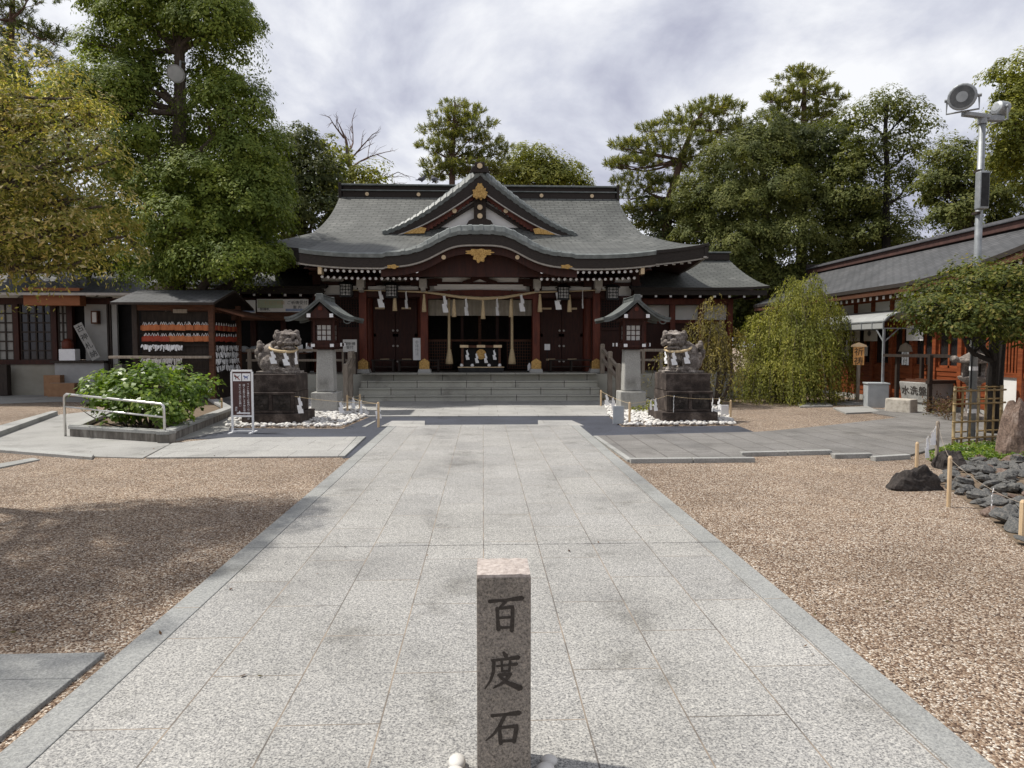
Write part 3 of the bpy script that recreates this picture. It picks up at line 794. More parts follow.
# ---- hall front wall
WY = 23.0
mb = MB()
mb.box(AX-5.3, AX-1.95, WY, WY+.1, .757, 3.2, 0); mb.box(AX+1.95, AX+5.2, WY, WY+.1, .757, 3.2, 0)
mb.box(AX-5.3, AX+5.2, WY-.02, WY+.1, 4.0, 4.75, 0)
mb.box(AX-5.3, AX-5.2, WY+.1, 27, .757, 4.7, 0); mb.box(AX+5.1, AX+5.2, WY+.1, 27, .757, 4.7, 0); mb.box(AX-5.3, AX+5.2, 26.9, 27, .757, 4.7, 0)
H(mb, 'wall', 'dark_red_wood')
mb = MB()
mb.box(AX-5.25, AX+5.15, WY+.03, WY+.08, 3.24, 4.0, 0)
H(mb, 'plaster_band', 'plaster')
mb = MB()
mb.box(AX-5.4, AX+5.3, WY-.09, WY+.15, 3.13, 3.24, 0); mb.box(AX-5.4, AX+5.3, WY-.05, WY+.02, 3.56, 3.68, 0); mb.box(AX-5.4, AX+5.3, WY-.09, WY+.02, 3.98, 4.1, 0)
for x in (-5.25, -3.6, -1.9, 0, 1.75, 3.5, 5.1):
    mb.box(AX+x-.13, AX+x+.13, WY-.12, WY+.15, 3.24, 4.0, 0); mb.box(AX+x-.25, AX+x+.25, WY-.1, WY+.02, 3.88, 3.98, 0)
H(mb, 'wall_beam', 'dark_red_wood')
for x in (-5.25, -3.6, -1.9, 1.82, 3.5, 5.1):
    mb = MB(); mb.tube([(AX+x, WY-.02, .757), (AX+x, WY-.02, 3.14)], .14, 12); H(mb, 'wall_column', 'red_lacquer', smooth=False)
def latticework(mb, x0, x1, z0, z1, y, n, k, w_=.012, m=0):
    for i in range(n+1):
        x = x0+(x1-x0)*i/n; mb.box(x-w_, x+w_, y-.03, y, z0, z1, m)
    for j in range(k+1):
        z = z0+(z1-z0)*j/k; mb.box(x0, x1, y-.022, y-.006, z-w_, z+w_, m)
for sx0, sx1 in ((AX-3.45, AX-2.05), (AX+1.97, AX+3.36)):
    xm = (sx0+sx1)/2
    for a, b in ((sx0, xm-.01), (xm+.01, sx1)):
        mb = MB(); mb.box(a, b, WY-.06, WY-.01, .86, 3.1, 0); mb.box(a, b, WY-.075, WY-.06, .86, 1.0, 0); mb.box(a, b, WY-.075, WY-.06, 1.9, 2.0, 0); mb.box(a, b, WY-.075, WY-.06, 3.0, 3.1, 0)
        mb.box(a, a+.08, WY-.075, WY-.06, 1.0, 3.0, 0); mb.box(b-.08, b, WY-.075, WY-.06, 1.0, 3.0, 0)
        d = H(mb, 'door', 'dark_red_wood')
        for z in (1.15, 2.82):
            mb = MB(); c0 = a+.06 if z > 2 and a == sx0 else (a+b)/2-.15
            mb.box(c0, c0+.3, WY-.085, WY-.074, z-.03, z+.03); H(mb, 'hinge_plate', 'gold_dull', d)
        for z in (1.1, 1.6, 2.1):
            mb = MB(); hx = b-.06 if a == sx0 else a+.06
            mb.disc((hx, WY-.09, z), .035, .03, 'y', 10); H(mb, 'door_stud', 'pale_trim', d)
for a, b in ((AX-5.1, AX-3.75), (AX+3.65, AX+5.0)):
    mb = MB(); mb.box(a, b, WY-.03, WY-.012, 2.2, 3.1, 1); latticework(mb, a, b, 2.2, 3.1, WY-.03, 16, 11, .011, 0); mb.box(a, b, WY-.06, WY-.012, 2.12, 2.2, 0)
    H(mb, 'lattice_window', ['dark_red_wood', 'dark_void'])
# interior of the open centre bay
mb = MB(); mb.box(AX-1.9, AX+1.9, 26.2, 26.25, .757, 3.2, 0); mb.box(AX-1.95, AX-1.9, WY+.1, 26.2, .757, 3.2, 0); mb.box(AX+1.9, AX+1.95, WY+.1, 26.2, .757, 3.2, 0); mb.box(AX-1.9, AX+1.9, WY+.1, 26.2, 3.14, 3.2, 0)
mb.box(AX-1.9, AX+1.9, WY+.1, 26.2, .757, .80, 0)
H(mb, 'inner_room', 'dark_wood')
mb = MB()
for i in range(80):
    x0 = AX-1.75+3.5*i/80; x1 = x0+3.5/80; f = lambda x: .03*sin(x*26)
    mb.quad((x0, WY+.28+f(x0), 2.60), (x1, WY+.28+f(x1), 2.60), (x1, WY+.28+f(x1), 3.12), (x0, WY+.28+f(x0), 3.12))
o = H(mb, 'curtain', 'cloth_cream', fix=False)
for x in (-1.05, -.62, -.02, .58, 1.02):
    mb = MB(); mb.box(AX+x-.05, AX+x+.05, 24.0, 24.1, .80, 3.13); H(mb, 'inner_post', 'brown_wood' if abs(x) < .1 else 'dark_red_wood')
for a, b in ((-1.75, -.95), (.9, 1.75)):
    mb = MB(); mb.box(AX+a, AX+b, WY+.36, WY+.38, .85, 1.75, 1); latticework(mb, AX+a, AX+b, .85, 1.75, WY+.36, 10, 9, .01, 0); H(mb, 'lattice_screen', ['brown_wood', 'dark_void'])
mb = MB(); mb.box(AX-1.8, AX+1.8, WY+.33, WY+.39, 1.75, 1.82); H(mb, 'screen_rail', 'brown_wood')
# diagonal eave struts under main roof ends
for sg in (-1, 1):
    for k in range(7):
        X = sg*(4.95+.26*k); Y = 21.4+.05*k
        mb = MB(); mb.bar((AX+X, Y, 4.03+.03*k), (AX+X*.9, Y+1.7, 4.4), .09, .1, 0); mb.box(AX+X-.05, AX+X+.05, Y-.02, Y+.0, 3.98+.03*k, 4.08+.03*k, 1); H(mb, 'rafter', ['dark_red_wood', 'white_paint'], roof)

# ---- wings (left and right)
def wing(sg, label, name='shrine_wing'):
    x_in, x_out = AX+sg*5.3, AX+sg*8.55
    t = empty(name, ((x_in+x_out)/2, 24.5, 0), label, 'building')
    H_ = lambda mb, n, m, parent=t, **k: mb.build(n, m, parent, **k)
    def rp(a, b):
        v = b; ext = 9.02 if v < .01 else 9.02 + .02 + .42*v**1.5
        x = AX + sg*(4.9 + (ext-4.9)*a); 
        return (x, 25.4-2.75*v, 3.5+1.28*(1-v)**1.25+.07*a**6*v)
    mb = MB()
    mb.slab(rp if sg > 0 else (lambda a, b: rp(1-a, b)), 18, 12, .08, 0, 1, uvf=lambda a, b: (a*4.5, b*3.1))
    rb = lambda a, b: (rp(1-a, b)[0], 50.8-rp(1-a, b)[1], rp(1-a, b)[2])
    mb.slab(rb if sg > 0 else (lambda a, b: (rp(a, b)[0], 50.8-rp(a, b)[1], rp(a, b)[2])), 10, 8, .08, 0, 1, uvf=lambda a, b: (a*4.5, b*3.1))
    r = H_(mb, 'roof', ['copper_roof', 'bark_board'])
    xr = sorted((AX+sg*4.9, AX+sg*9.02))
    mb = MB(); mb.box(xr[0], xr[1], 25.2, 25.6, 4.7, 4.95, 0); mb.box(xr[0]-.04, xr[1]+.04, 25.15, 25.65, 4.95, 5.0, 1); H_(mb, 'ridge', ['bark_board', 'copper_edge'], r, bevel=.012)
    mb = MB(); xs = sorted((AX+sg*5.0, AX+sg*9.4)); mb.box(xs[0], xs[1], 22.7, 22.8, 3.26, 3.42, 0); H_(mb, 'eave_fascia', 'bark_board', r)
    mb = MB(); mb.slab(lambda a, b: (xs[0]+(xs[1]-xs[0])*a, 22.8+1.3*b, 3.33+.25*b), 2, 2, .03); H_(mb, 'soffit', 'dark_red_wood', r)
    for k in range(9):
        X = xs[0]+.25+k*(xs[1]-xs[0]-.5)/8
        mb = MB(); mb.box(X-.035, X+.035, 22.78, 24.0, 3.19, 3.27, 0); mb.box(X-.037, X+.037, 22.765, 22.78, 3.19, 3.27, 1); H_(mb, 'rafter', ['dark_red_wood', 'white_paint'], r)
    xw = sorted((x_in, x_out))
    mb = MB(); mb.box(xw[0], xw[1], 24.0, 24.1, .75, 2.45, 0); mb.box(xw[0], xw[1], 24.0, 24.1, 3.0, 3.5, 0); mb.box(x_out-.05, x_out+.05, 24.1, 27, .75, 3.5, 0); H_(mb, 'wall', 'dark_red_wood')
    mb = MB(); mb.box(xw[0], xw[1], 24.02, 24.08, 2.45, 3.0, 0); H_(mb, 'plaster_band', 'plaster')
    mb = MB(); mb.box(xw[0], xw[1], 23.45, 23.6, 3.0, 3.19, 0); mb.box(xw[0], xw[1], 23.92, 24.0, 2.38, 2.5, 0); H_(mb, 'beam', 'red_lacquer' if sg > 0 else 'dark_red_wood')
    for k in range(4):
        X = x_in+sg*.2+(x_out-x_in-sg*.3)*k/3
        mb = MB(); mb.box(X-.09, X+.09, 23.43, 23.61, .77, 3.0); H_(mb, 'post', 'red_lacquer' if sg > 0 else 'dark_red_wood', bevel=.012)
    mb = MB(); xb = sorted((AX+sg*5.41, AX+sg*8.9)); mb.box(xb[0], xb[1], 21.15, 27, 0, .70); H_(mb, 'stone_base', 'stone_block', bevel=.01)
    return t
wing(1, 'right wing of the shrine hall with grey roof and red posts behind the willow shrub')
wl_ = wing(-1, 'left wing of the shrine hall sheltering white sign boards above a dark counter')
mb = MB(); xa, xb = P(214, 300, 22.75).x, P(309, 300, 22.75).x
mb.box(xa, xb+.2, 22.82, 22.95, 2.42, 2.68); mb.build('counter_beam', 'brown_wood', wl_)
mb = MB(); mb.box(-8.6, -5.6, 22.4, 22.9, .705, 1.35, 0); mb.box(-8.65, -5.55, 22.35, 22.95, 1.35, 1.40, 1); mb.build('counter', ['dark_wood', 'brown_wood'], wl_)
mb = MB(); mb.box(-8.9, -5.5, 23.9, 23.95, .8, 3.0); mb.build('dark_wing_sheet', 'dark_void', wl_)  # near-black sheet before the wall, standing for the wing's unlit inside
# ================================================================== helpers for small things
DG = None
def txt(body, size, mat, parent, loc, rot=(pi/2,0,0), ext=.001, spacing=1.0, align='CENTER', name='lettering'):
    cu = bpy.data.curves.new('t', 'FONT'); cu.body = body; cu.size = size; cu.extrude = ext; cu.align_x = align; cu.align_y = 'CENTER'; cu.space_line = spacing; cu.resolution_u = 2
    o = bpy.data.objects.new('t', cu); COL.objects.link(o)
    bpy.context.view_layer.update()
    me = bpy.data.meshes.new_from_object(o.evaluated_get(bpy.context.evaluated_depsgraph_get()))
    bpy.data.objects.remove(o); bpy.data.curves.remove(cu)
    me.materials.clear(); me.materials.append(MT[mat]); me.name = name
    r = bpy.data.objects.new(name, me); COL.objects.link(r)
    r.rotation_euler = rot
    r.location = Vector(loc) - (wl(parent) if parent else Vector((0,0,0)))
    if parent: r.parent = parent
    return r
def shide(mb, top, h, wd, ang=0, m=0, lean=0):
    top = Vector(top); ax = Vector((cos(ang), sin(ang), 0)); nn = Vector((-sin(ang), cos(ang), 0))
    n = 4; x = 0
    for k in range(n):
        z0 = -h*k/n; z1 = -h*(k+1.15)/n; s_ = wd*(.42+.15*k)*.5; sl = wd*.06
        dx_ = wd*.09*(1 if k % 2 else -1) + lean*k
        a = top+ax*(dx_-s_-sl)+Vector((0,0,z0)); b = top+ax*(dx_+s_-sl)+Vector((0,0,z0+sl*.5)); c = top+ax*(dx_+s_+sl)+Vector((0,0,z1+sl*.5)); d = top+ax*(dx_-s_+sl)+Vector((0,0,z1))
        o = nn*(.004 + .006*(k % 2)); p = nn*.003
        mb.hexa([d+o, c+o, c+o+p, d+o+p, a+o, b+o, b+o+p, a+o+p], m)
    mb.tube([top+Vector((0,0,.03)), top], wd*.05, 5, m)
def tassel(mb, top, h, r, m=0):
    mb.lathe([(r*.25, 0), (r*.5, -.02), (r*.45, -h*.12), (r*.6, -h*.3), (r*.85, -h*.7), (r*.95, -h), (r*.5, -h)], top, 12, m)
from mathutils import noise as MNOISE
def rock_mesh(mb, c, size, seed, n=12, m=0, rough=.06, rz=0, planes=14):
    rng = random.Random(seed)
    pl = []
    for k in range(planes):
        d = Vector((rng.gauss(0,1), rng.gauss(0,1), rng.gauss(0,1))).normalized(); pl.append((d, rng.uniform(.62, 1.0)))
    b = len(mb.v); mb.ell((0,0,0), (1,1,1), n, m)
    for i in range(b, len(mb.v)):
        d = Vector(mb.v[i]).normalized(); r = 1.25
        for q, h in pl:
            t = d.dot(q)
            if t > .05: r = min(r, h/t)
        r *= 1 + rough*MNOISE.noise(d*2.3+Vector((seed*1.7, 0, 0))) + rough*.6*MNOISE.noise(d*6+Vector((seed, 3, 0)))
        p = d*r
        x, y = p.x*size[0], p.y*size[1]
        mb.v[i] = (c[0]+x*cos(rz)-y*sin(rz), c[1]+x*sin(rz)+y*cos(rz), c[2]+p.z*size[2])
    return mb

# ================================================================== STONE POST with brush characters
PX, PY, PW, PH = .072, 2.535, .193, .785
post = empty('stone_post', (PX, PY, 0), 'square granite marker post carved with three dark characters in the middle of the path', 'stone post')
mb = MB(); mb.cbox((PX, PY, -.05), (PW, PW, PH+.05-.004)); mb.build('shaft', 'post_front', post, bevel=.004)
mb = MB(); n = 14
for j in range(n):
    for i in range(n): pass
mb.slab(lambda a, b: (PX-PW/2+.002+(PW-.004)*a, PY-PW/2+.002+(PW-.004)*b, PH+.006+.008*sin(pi*a)*sin(pi*b)+.003*MNOISE.noise(Vector((a*7, b*7, 1)))), 20, 20, .012)
mb.build('rough_top', 'fired_top', post)
def stroke(mb, pts, ox, oz, sc, y):
    P2 = [Vector((p[0], p[1])) for p in pts]; W = [p[2]*1.28 for p in pts]
    L = []; Rr = []; seg = 6
    Q = []; Wq = []
    for k in range(len(P2)-1):
        for s_ in range(seg):
            t = s_/seg; Q.append(P2[k].lerp(P2[k+1], t)); Wq.append(W[k]+(W[k+1]-W[k])*t)
    Q.append(P2[-1]); Wq.append(W[-1])
    d0 = (Q[1]-Q[0]).normalized(); d1 = (Q[-1]-Q[-2]).normalized()
    Q = [Q[0]-d0*Wq[0]*.35] + Q + [Q[-1]+d1*Wq[-1]*.4]; Wq = [Wq[0]*.45] + Wq + [Wq[-1]*.35]
    for k, q in enumerate(Q):
        d = (Q[min(k+1, len(Q)-1)]-Q[max(k-1, 0)]).normalized(); nn = Vector((-d.y, d.x))
        wob = 1 + .12*MNOISE.noise(Vector((q.x*9, q.y*9, k)))
        L.append(q+nn*Wq[k]*.5*wob); Rr.append(q-nn*Wq[k]*.5*wob)
    for k in range(len(Q)-1):
        f = lambda v, yy: (ox+v.x*sc, yy, oz+v.y*sc)
        a, b, c, d = L[k], L[k+1], Rr[k+1], Rr[k]
        mb.hexa([f(d,y), f(c,y), f(c,y+.001), f(d,y+.001), f(a,y), f(b,y), f(b,y+.001), f(a,y+.001)])
GL = [
 [[(.02,.86,.09),(.5,.895,.065),(1.0,.95,.12)], [(.56,.9,.07),(.44,.78,.07),(.33,.68,.05)], [(.25,.66,.08),(.27,.35,.08),(.29,.0,.10)], [(.27,.64,.06),(.72,.69,.09),(.71,.35,.09),(.69,-.04,.10)], [(.32,.36,.06),(.66,.38,.06)], [(.30,.06,.06),(.66,.07,.06)]],
 [[(.5,1.04,.06),(.58,.93,.11)], [(.16,.80,.07),(.5,.83,.06),(.95,.88,.11)], [(.22,.82,.08),(.2,.45,.08),(.12,.2,.06),(-.05,-.06,.03)], [(.30,.63,.05),(.60,.65,.05),(.90,.68,.08)], [(.45,.77,.06),(.46,.47,.06)], [(.70,.79,.06),(.68,.48,.06)], [(.45,.47,.05),(.69,.48,.05)], [(.34,.36,.06),(.72,.38,.08)], [(.72,.39,.07),(.55,.16,.08),(.20,-.04,.03)], [(.38,.32,.05),(.62,.12,.09),(1.0,-.05,.15)]],
 [[(.15,.86,.08),(.5,.88,.07),(.98,.93,.12)], [(.55,.87,.09),(.38,.52,.08),(.2,.28,.06),(-.02,.10,.03)], [(.38,.50,.08),(.42,.0,.10)], [(.38,.48,.06),(.90,.53,.10),(.82,.04,.09)], [(.42,.07,.07),(.82,.09,.07)]],
]
yf = PY-PW/2-.0012
for g, (px0, py0, py1) in zip(GL, ((487, 595, 631), (485, 651, 688), (485, 709, 745))):
    a = P(px0, py1, yf); b = P(px0+36, py0, yf); sc = b.x-a.x
    for k, st in enumerate(g):
        pass
    mb = MB()
    for k, st in enumerate(g): stroke(mb, st, a.x+.006, a.z+.004, sc*.93, yf-.0003*k)
    mb.build('carved_character', 'inscription', post, fix=True)
rng = random.Random(5)
for i in range(9):
    a = pi*.97+pi*1.06*i/8; rr = .155+rng.uniform(0, .03)
    mb = MB(); s_ = rng.uniform(.026, .036)
    mb.ell((0,0,0), (s_*1.25, s_, s_*.75), 12, rot=Matrix.Rotation(rng.uniform(0,6), 3, 'Z'))
    o = mb.build('white_pebble', 'white_pebble', smooth=True); o.location = (PX+rr*cos(a)*1.0, PY+rr*sin(a), .022+s_*.6)
    tag(o, 'smooth white pebble lying round the foot of the carved stone post', 'pebble', 'white pebbles round the stone post')

# ================================================================== PEBBLE BEDS
def in_poly(x, y, pts):
    c = False; j = len(pts)-1
    for i in range(len(pts)):
        xi, yi = pts[i][0], pts[i][1]; xj, yj = pts[j][0], pts[j][1]
        if (yi > y) != (yj > y) and x < (xj-xi)*(y-yi)/(yj-yi)+xi: c = not c
        j = i
    return c
bedL = GP([(226,428), (342,428), (369,416), (362,404), (343,401), (280,400), (236,408)])
bedR = GP([(610,417), (624,426.6), (736,425.6), (722,409), (692,401), (618,401), (604,404)])
def pebbles(name, poly, n, seed, s0, s1, mat, label):
    rng = random.Random(seed); mb = MB()
    x0, x1 = min(p[0] for p in poly), max(p[0] for p in poly); y0, y1 = min(p[1] for p in poly), max(p[1] for p in poly)
    k = 0
    while k < n:
        x, y = rng.uniform(x0, x1), rng.uniform(y0, y1)
        if not in_poly(x, y, poly): continue
        s_ = rng.uniform(s0, s1); k += 1
        mb.ell((x, y, .01+s_*.4+rng.uniform(0, .03)), (s_*rng.uniform(.8,1.4), s_, s_*.7), 7, rot=Matrix.Rotation(rng.uniform(0,6), 3, 'Z') @ Matrix.Rotation(rng.uniform(-.4,.4), 3, 'X'))
    o = mb.build(name, mat, smooth=True, fix=False); tag(o, label, 'pebbles', kind='stuff')
pebbles('white_pebbles', bedL, 3600, 1, .022, .05, 'white_pebble', 'bed of white pebbles around the left guardian statue')
pebbles('white_pebbles', bedR, 3600, 2, .022, .05, 'white_pebble', 'bed of white pebbles around the right guardian statue')

# ================================================================== GUARDIAN STATUES
def guardian(x, y, sg, pname, label):
    # sg=+1: head towards +X
    t = empty('guardian_statue', (x, y, 0), label, 'statue')
    mb = MB(); mb.cbox((x-.03*sg, y, -.02), (1.16, 1.25, .26)); mb.build('plinth_foot', 'dark_stone', t, bevel=.015)
    mb = MB(); mb.cbox((x-.05*sg, y, .243), (.97, 1.08, .43))
    mb.box(x-.05*sg-.47, x-.05*sg+.47, y-.575, y-.541, .245, .30); mb.box(x-.05*sg-.47, x-.05*sg+.47, y-.575, y-.541, .62, .672)
    for a in (-.47, -.04, .40): mb.box(x-.05*sg+a, x-.05*sg+a+.07, y-.573, y-.541, .30, .62)
    mb.build('plinth', 'dark_stone', t, bevel=.012)
    for cx in (-.22, .22):
        mb = MB(); mb.box(x-.05*sg+cx-.17, x-.05*sg+cx+.17, y-.552, y-.542, .302, .618)
        for k in range(6):
            a = 2*pi*k/6; rock_mesh(mb, (x-.05*sg+cx+.085*cos(a), y-.555, .46+.085*sin(a)), (.055, .022, .05), k, 8)
        rock_mesh(mb, (x-.05*sg+cx, y-.555, .46), (.05, .028, .05), 9, 8)
        mb.build('carved_panel', 'carved_panel', t)
    mb = MB(); mb.cbox((x-.02*sg, y, .675), (.93, .95, .355)); mb.build('plinth_cap', 'dark_stone', t, bevel=.015)
    z0 = 1.03
    mb = MB()
    E = lambda c, r, rot=None: mb.ell((x+sg*c[0], y+c[1], z0+c[2]), r, 14, rot=rot)
    mb.box(x-.42, x+.42, y-.27, y+.27, z0, z0+.05)
    E((-.22,.02,.28), (.21,.22,.26)); E((-.12,.0,.42), (.26,.20,.23)); E((.07,-.01,.44), (.20,.19,.28))
    E((-.17,-.18,.19), (.20,.09,.18)); E((-.17,.18,.19), (.20,.09,.18))
    E((-.02,-.22,.09), (.17,.07,.055)); E((-.02,.22,.09), (.17,.07,.055))
    for q in (-1, 0, 1): E((.12,-.22+.05*q,.08), (.045,.028,.04))
    for s_ in (-1, 1):
        E((.19,.12*s_-.02,.30), (.075,.07,.24)); E((.20,.12*s_-.02,.16), (.062,.06,.14)); E((.24,.12*s_-.03,.085), (.11,.08,.045))
        for q in (-1, 0, 1): E((.32,.12*s_-.03+.052*q,.08), (.045,.026,.038))
    hx, hy, hz = .15, -.09, .70
    E((.08,.0,.60), (.22,.20,.18)); E((hx,hy,hz), (.20,.17,.18)); mb.cbox((x+sg*hx, y+hy+.02, z0+hz-.06), (.36, .30, .21), 0, .95)
    # face turned to the viewer and a little to the path
    f = lambda u, d, w: (hx+.10+u-.0*d, hy-.10-d, hz+w)
    for s_ in (-1, 1):
        E(f(.085*s_,.055,.105), (.085,.055,.032)); E(f(.085*s_,.065,.045), (.042,.04,.038)); E(f(.13*s_,.01,-.05), (.06,.07,.06))
        E((hx+.20*s_+.02,hy+.0,hz+.145), (.055,.07,.06)); E((hx+.225*s_+.02,hy-.03,hz+.06), (.05,.06,.075))
    E(f(0,.10,-.015), (.075,.05,.045)); E(f(0,.085,-.065), (.125,.06,.035)); E(f(0,.055,-.165), (.105,.065,.035))
    for s_ in (-1.5,-.5,.5,1.5): E(f(.05*s_,.105,-.105), (.016,.014,.022))
    for k in range(10):
        a = -.25+pi*1.16*(k/9)
        E((hx+.03+.215*cos(a), hy+.05, hz-.03+.185*sin(a)), (.058,.075,.058))
    for k in range(3):
        for m_ in range(8):
            a = 2*pi*m_/8+.4*k; E((.06+(.20-.01*k)*cos(a), .0+(.21-.01*k)*sin(a), .62-.10*k), (.062,.062,.055))
    E((-.38,.02,.30), (.09,.13,.22)); E((-.41,.0,.50), (.075,.10,.16))
    for (a, b, c_, r_) in ((-.45,0,.36,.07),(-.44,.09,.44,.06),(-.44,-.09,.44,.06),(-.38,.1,.55,.055),(-.38,-.1,.55,.055),(-.42,0,.62,.055),(-.35,-.13,.36,.06),(-.35,.13,.36,.06)): E((a,b,c_), (r_,r_,r_*1.25))
    o = mb.build('lion', 'worn_stone', t, smooth=True)
    rm = o.modifiers.new('r', 'REMESH'); rm.mode = 'VOXEL'; rm.voxel_size = .011; rm.use_smooth_shade = True
    tx = bpy.data.textures.new('c', 'CLOUDS'); tx.noise_scale = .035
    dm = o.modifiers.new('d', 'DISPLACE'); dm.texture = tx; dm.strength = .014; dm.mid_level = .5
    return t
LX, LY = -4.22, 14.78
RX_, RY = 4.22, 14.78
guardian(LX, LY, 1, 'l', 'stone guardian lion left of the path, its head turned right above a tall dark plinth')
guardian(RX_, RY, -1, 'r', 'stone guardian lion right of the path, its head turned left above a tall dark plinth')
def collar(x, y, sg, label):
    t = empty('sacred_rope', (x+sg*.1, y-.03, 1.5), label, 'rope', 'straw ropes on the guardian statues')
    mb = MB(); pts = []; C = lambda a: (x+sg*.09+.27*cos(a), y-.06+.27*sin(a)+(-.02 if sin(a) < 0 else 0), 1.03+.52+.06*sin(a)+.035*cos(a)*-sg)
    for k in range(37): pts.append(C(2*pi*k/36))
    mb.tube(pts, [.020+.004*(k % 2)+.008*max(0, -sin(2*pi*k/36)) for k in range(37)], 8, cap=False); mb.build('rope', 'straw_rope', t, smooth=True)
    for a in (-.25, -1.15, -2.1, -2.95):
        mb = MB(); p = Vector(C(a)); p.z -= .03; p.x += .02*cos(a); p.y += .02*sin(a)
        shide(mb, p, .24, .14, a+pi/2 if abs(a) < .5 or abs(a) > 2.5 else .15); mb.build('paper_streamer', 'white_paper', t)
collar(LX, LY, 1, 'straw rope with white paper streamers round the left stone lion')
collar(RX_, RY, -1, 'straw rope with white paper streamers round the right stone lion')

# ================================================================== LANTERNS
def lantern(x, y, label):
    t = empty('lantern', (x, y, 0), label, 'lantern')
    B = lambda mb, n, m, par=t, **k: mb.build(n, m, par, **k)
    mb = MB(); mb.cbox((x, y, -.02), (.62, .62, .52)); B(mb, 'pedestal', 'stone_block', bevel=.02)
    mb = MB(); mb.cbox((x, y, .5), (.42, .42, 1.02), 0, .9); B(mb, 'shaft', 'stone_block', bevel=.03)
    mb = MB(); mb.cbox((x, y, 1.52), (.5, .5, .05)); mb.cbox((x, y, 1.57), (.66, .66, .05))
    for s_ in (-1, 1):
        mb.box(x-.40, x+.40, y+s_*.22-.035, y+s_*.22+.035, 1.60, 1.665); mb.box(x+s_*.22-.035, x+s_*.22+.035, y-.40, y+.40, 1.585, 1.645)
        for q in (-1, 1):
            mb.box(x+q*.40-.012, x+q*.40+.012, y+s_*.22-.042, y+s_*.22+.042, 1.59, 1.672, 1); mb.box(x+s_*.22-.042, x+s_*.22+.042, y+q*.40-.012, y+q*.40+.012, 1.578, 1.65, 1)
    B(mb, 'base_frame', ['dark_red_wood', 'white_paint'])
    mb = MB()
    for a in (-1, 1):
        for b in (-1, 1): mb.cbox((x+a*.225, y+b*.225, 1.66), (.06, .06, .56))
        mb.box(x-.25, x+.25, y+a*.225-.025, y+a*.225+.025, 1.66, 1.73); mb.box(x-.25, x+.25, y+a*.225-.025, y+a*.225+.025, 2.10, 2.2)
        mb.box(x+a*.225-.025, x+a*.225+.025, y-.2, y+.2, 1.66, 1.73); mb.box(x+a*.225-.025, x+a*.225+.025, y-.2, y+.2, 2.10, 2.2)
    mb.box(x-.34, x+.34, y-.26, y+.26, 2.2, 2.25)
    B(mb, 'lamp_house', 'dark_red_wood')
    for ax_, s_ in (('y', -1), ('y', 1), ('x', -1), ('x', 1)):
        mb = MB(); hw = .17; z0, z1 = 1.73, 2.10
        mp = (lambda u, d, z: (x+u, y+s_*(.20+d), z)) if ax_ == 'y' else (lambda u, d, z: (x+s_*(.20+d), y+u, z))
        def bx(u0, u1, d0, d1, za, zb, m):
            mb.hexa([mp(u0,d0,za), mp(u1,d0,za), mp(u1,d1,za), mp(u0,d1,za), mp(u0,d0,zb), mp(u1,d0,zb), mp(u1,d1,zb), mp(u0,d1,zb)], m)
        bx(-hw, hw, 0, .01, z0, z1, 0)
        for k in range(4):
            u = -hw+2*hw*k/3; bx(u-.009, u+.009, .012, .025, z0, z1, 1)
            z = z0+(z1-z0)*k/3; bx(-hw, hw, .012, .022, z-.009, z+.009, 1)
        B(mb, 'window', ['shoji_paper', 'dark_red_wood'])
    prof = lambda r: 2.24 + .50*(1-r)**1.5 + .035*r**5
    mb = MB()
    mb.slab(lambda a, b: (x+.80*(2*a-1), y-.66+1.32*b, prof(abs(2*a-1))), 28, 2, .055, 0, 0, uvf=lambda a, b: (b*1.3, abs(2*a-1)))
    rf = B(mb, 'roof', 'lantern_roof')
    mb = MB()
    for yy in (y-.645, y+.62):
        for i in range(28):
            r0, r1 = abs(-1+2*i/28), abs(-1+2*(i+1)/28); xa, xb = x+.78*(-1+2*i/28), x+.78*(-1+2*(i+1)/28)
            mb.hexa([(xa,yy,prof(r0)-.11), (xb,yy,prof(r1)-.11), (xb,yy+.03,prof(r1)-.11), (xa,yy+.03,prof(r0)-.11), (xa,yy,prof(r0)-.057), (xb,yy,prof(r1)-.057), (xb,yy+.03,prof(r1)-.057), (xa,yy+.03,prof(r0)-.057)])
    B(mb, 'bargeboard', 'lantern_roof', rf)
    mb = MB(); mb.prism([(-.36,2.25), (.36,2.25), (.18,2.40), (0,2.60), (-.18,2.40)], lambda u, v, w_: (x+u, y-.56+w_, v), 1.1); B(mb, 'gable_panel', 'dark_red_wood', rf)
    for s_ in (-1, 1):
        mb = MB(); mb.box(x+s_*.26-.035, x+s_*.26+.035, y-.60, y+.56, 2.27, 2.34, 0); mb.box(x+s_*.26-.042, x+s_*.26+.042, y-.617, y-.60, 2.262, 2.348, 1); B(mb, 'purlin', ['dark_red_wood', 'white_paint'], rf)
    mb = MB(); mb.disc((x, y-.57, 2.47), .055, .03, 'y', 6); B(mb, 'crest', 'red_lacquer', rf)
    mb = MB(); mb.box(x-.07, x+.07, y-.60, y+.60, 2.68, 2.765); mb.box(x-.09, x+.09, y-.62, y+.62, 2.765, 2.785)
    for s_ in (-1, 1): mb.cbox((x, y+s_*.62, 2.62), (.2, .05, .19), 0, .75)
    B(mb, 'ridge', 'lantern_roof', rf, bevel=.01)
    mb = MB(); mb.tube([(x+sg_*(.62)+.08*cos(k*pi/5), y-.6, 2.18+.06*sin(k*pi/5)) for k in range(11) for sg_ in (1,)] , .012, 5); B(mb, 'hanging_ring', 'lantern_roof', rf)
    return t
lantern(-3.76, 17.0, 'wooden roofed lantern on a stone shaft left of the steps, beside the left lion')
lantern(3.62, 17.0, 'wooden roofed lantern on a stone shaft right of the steps, near the willow shrub')

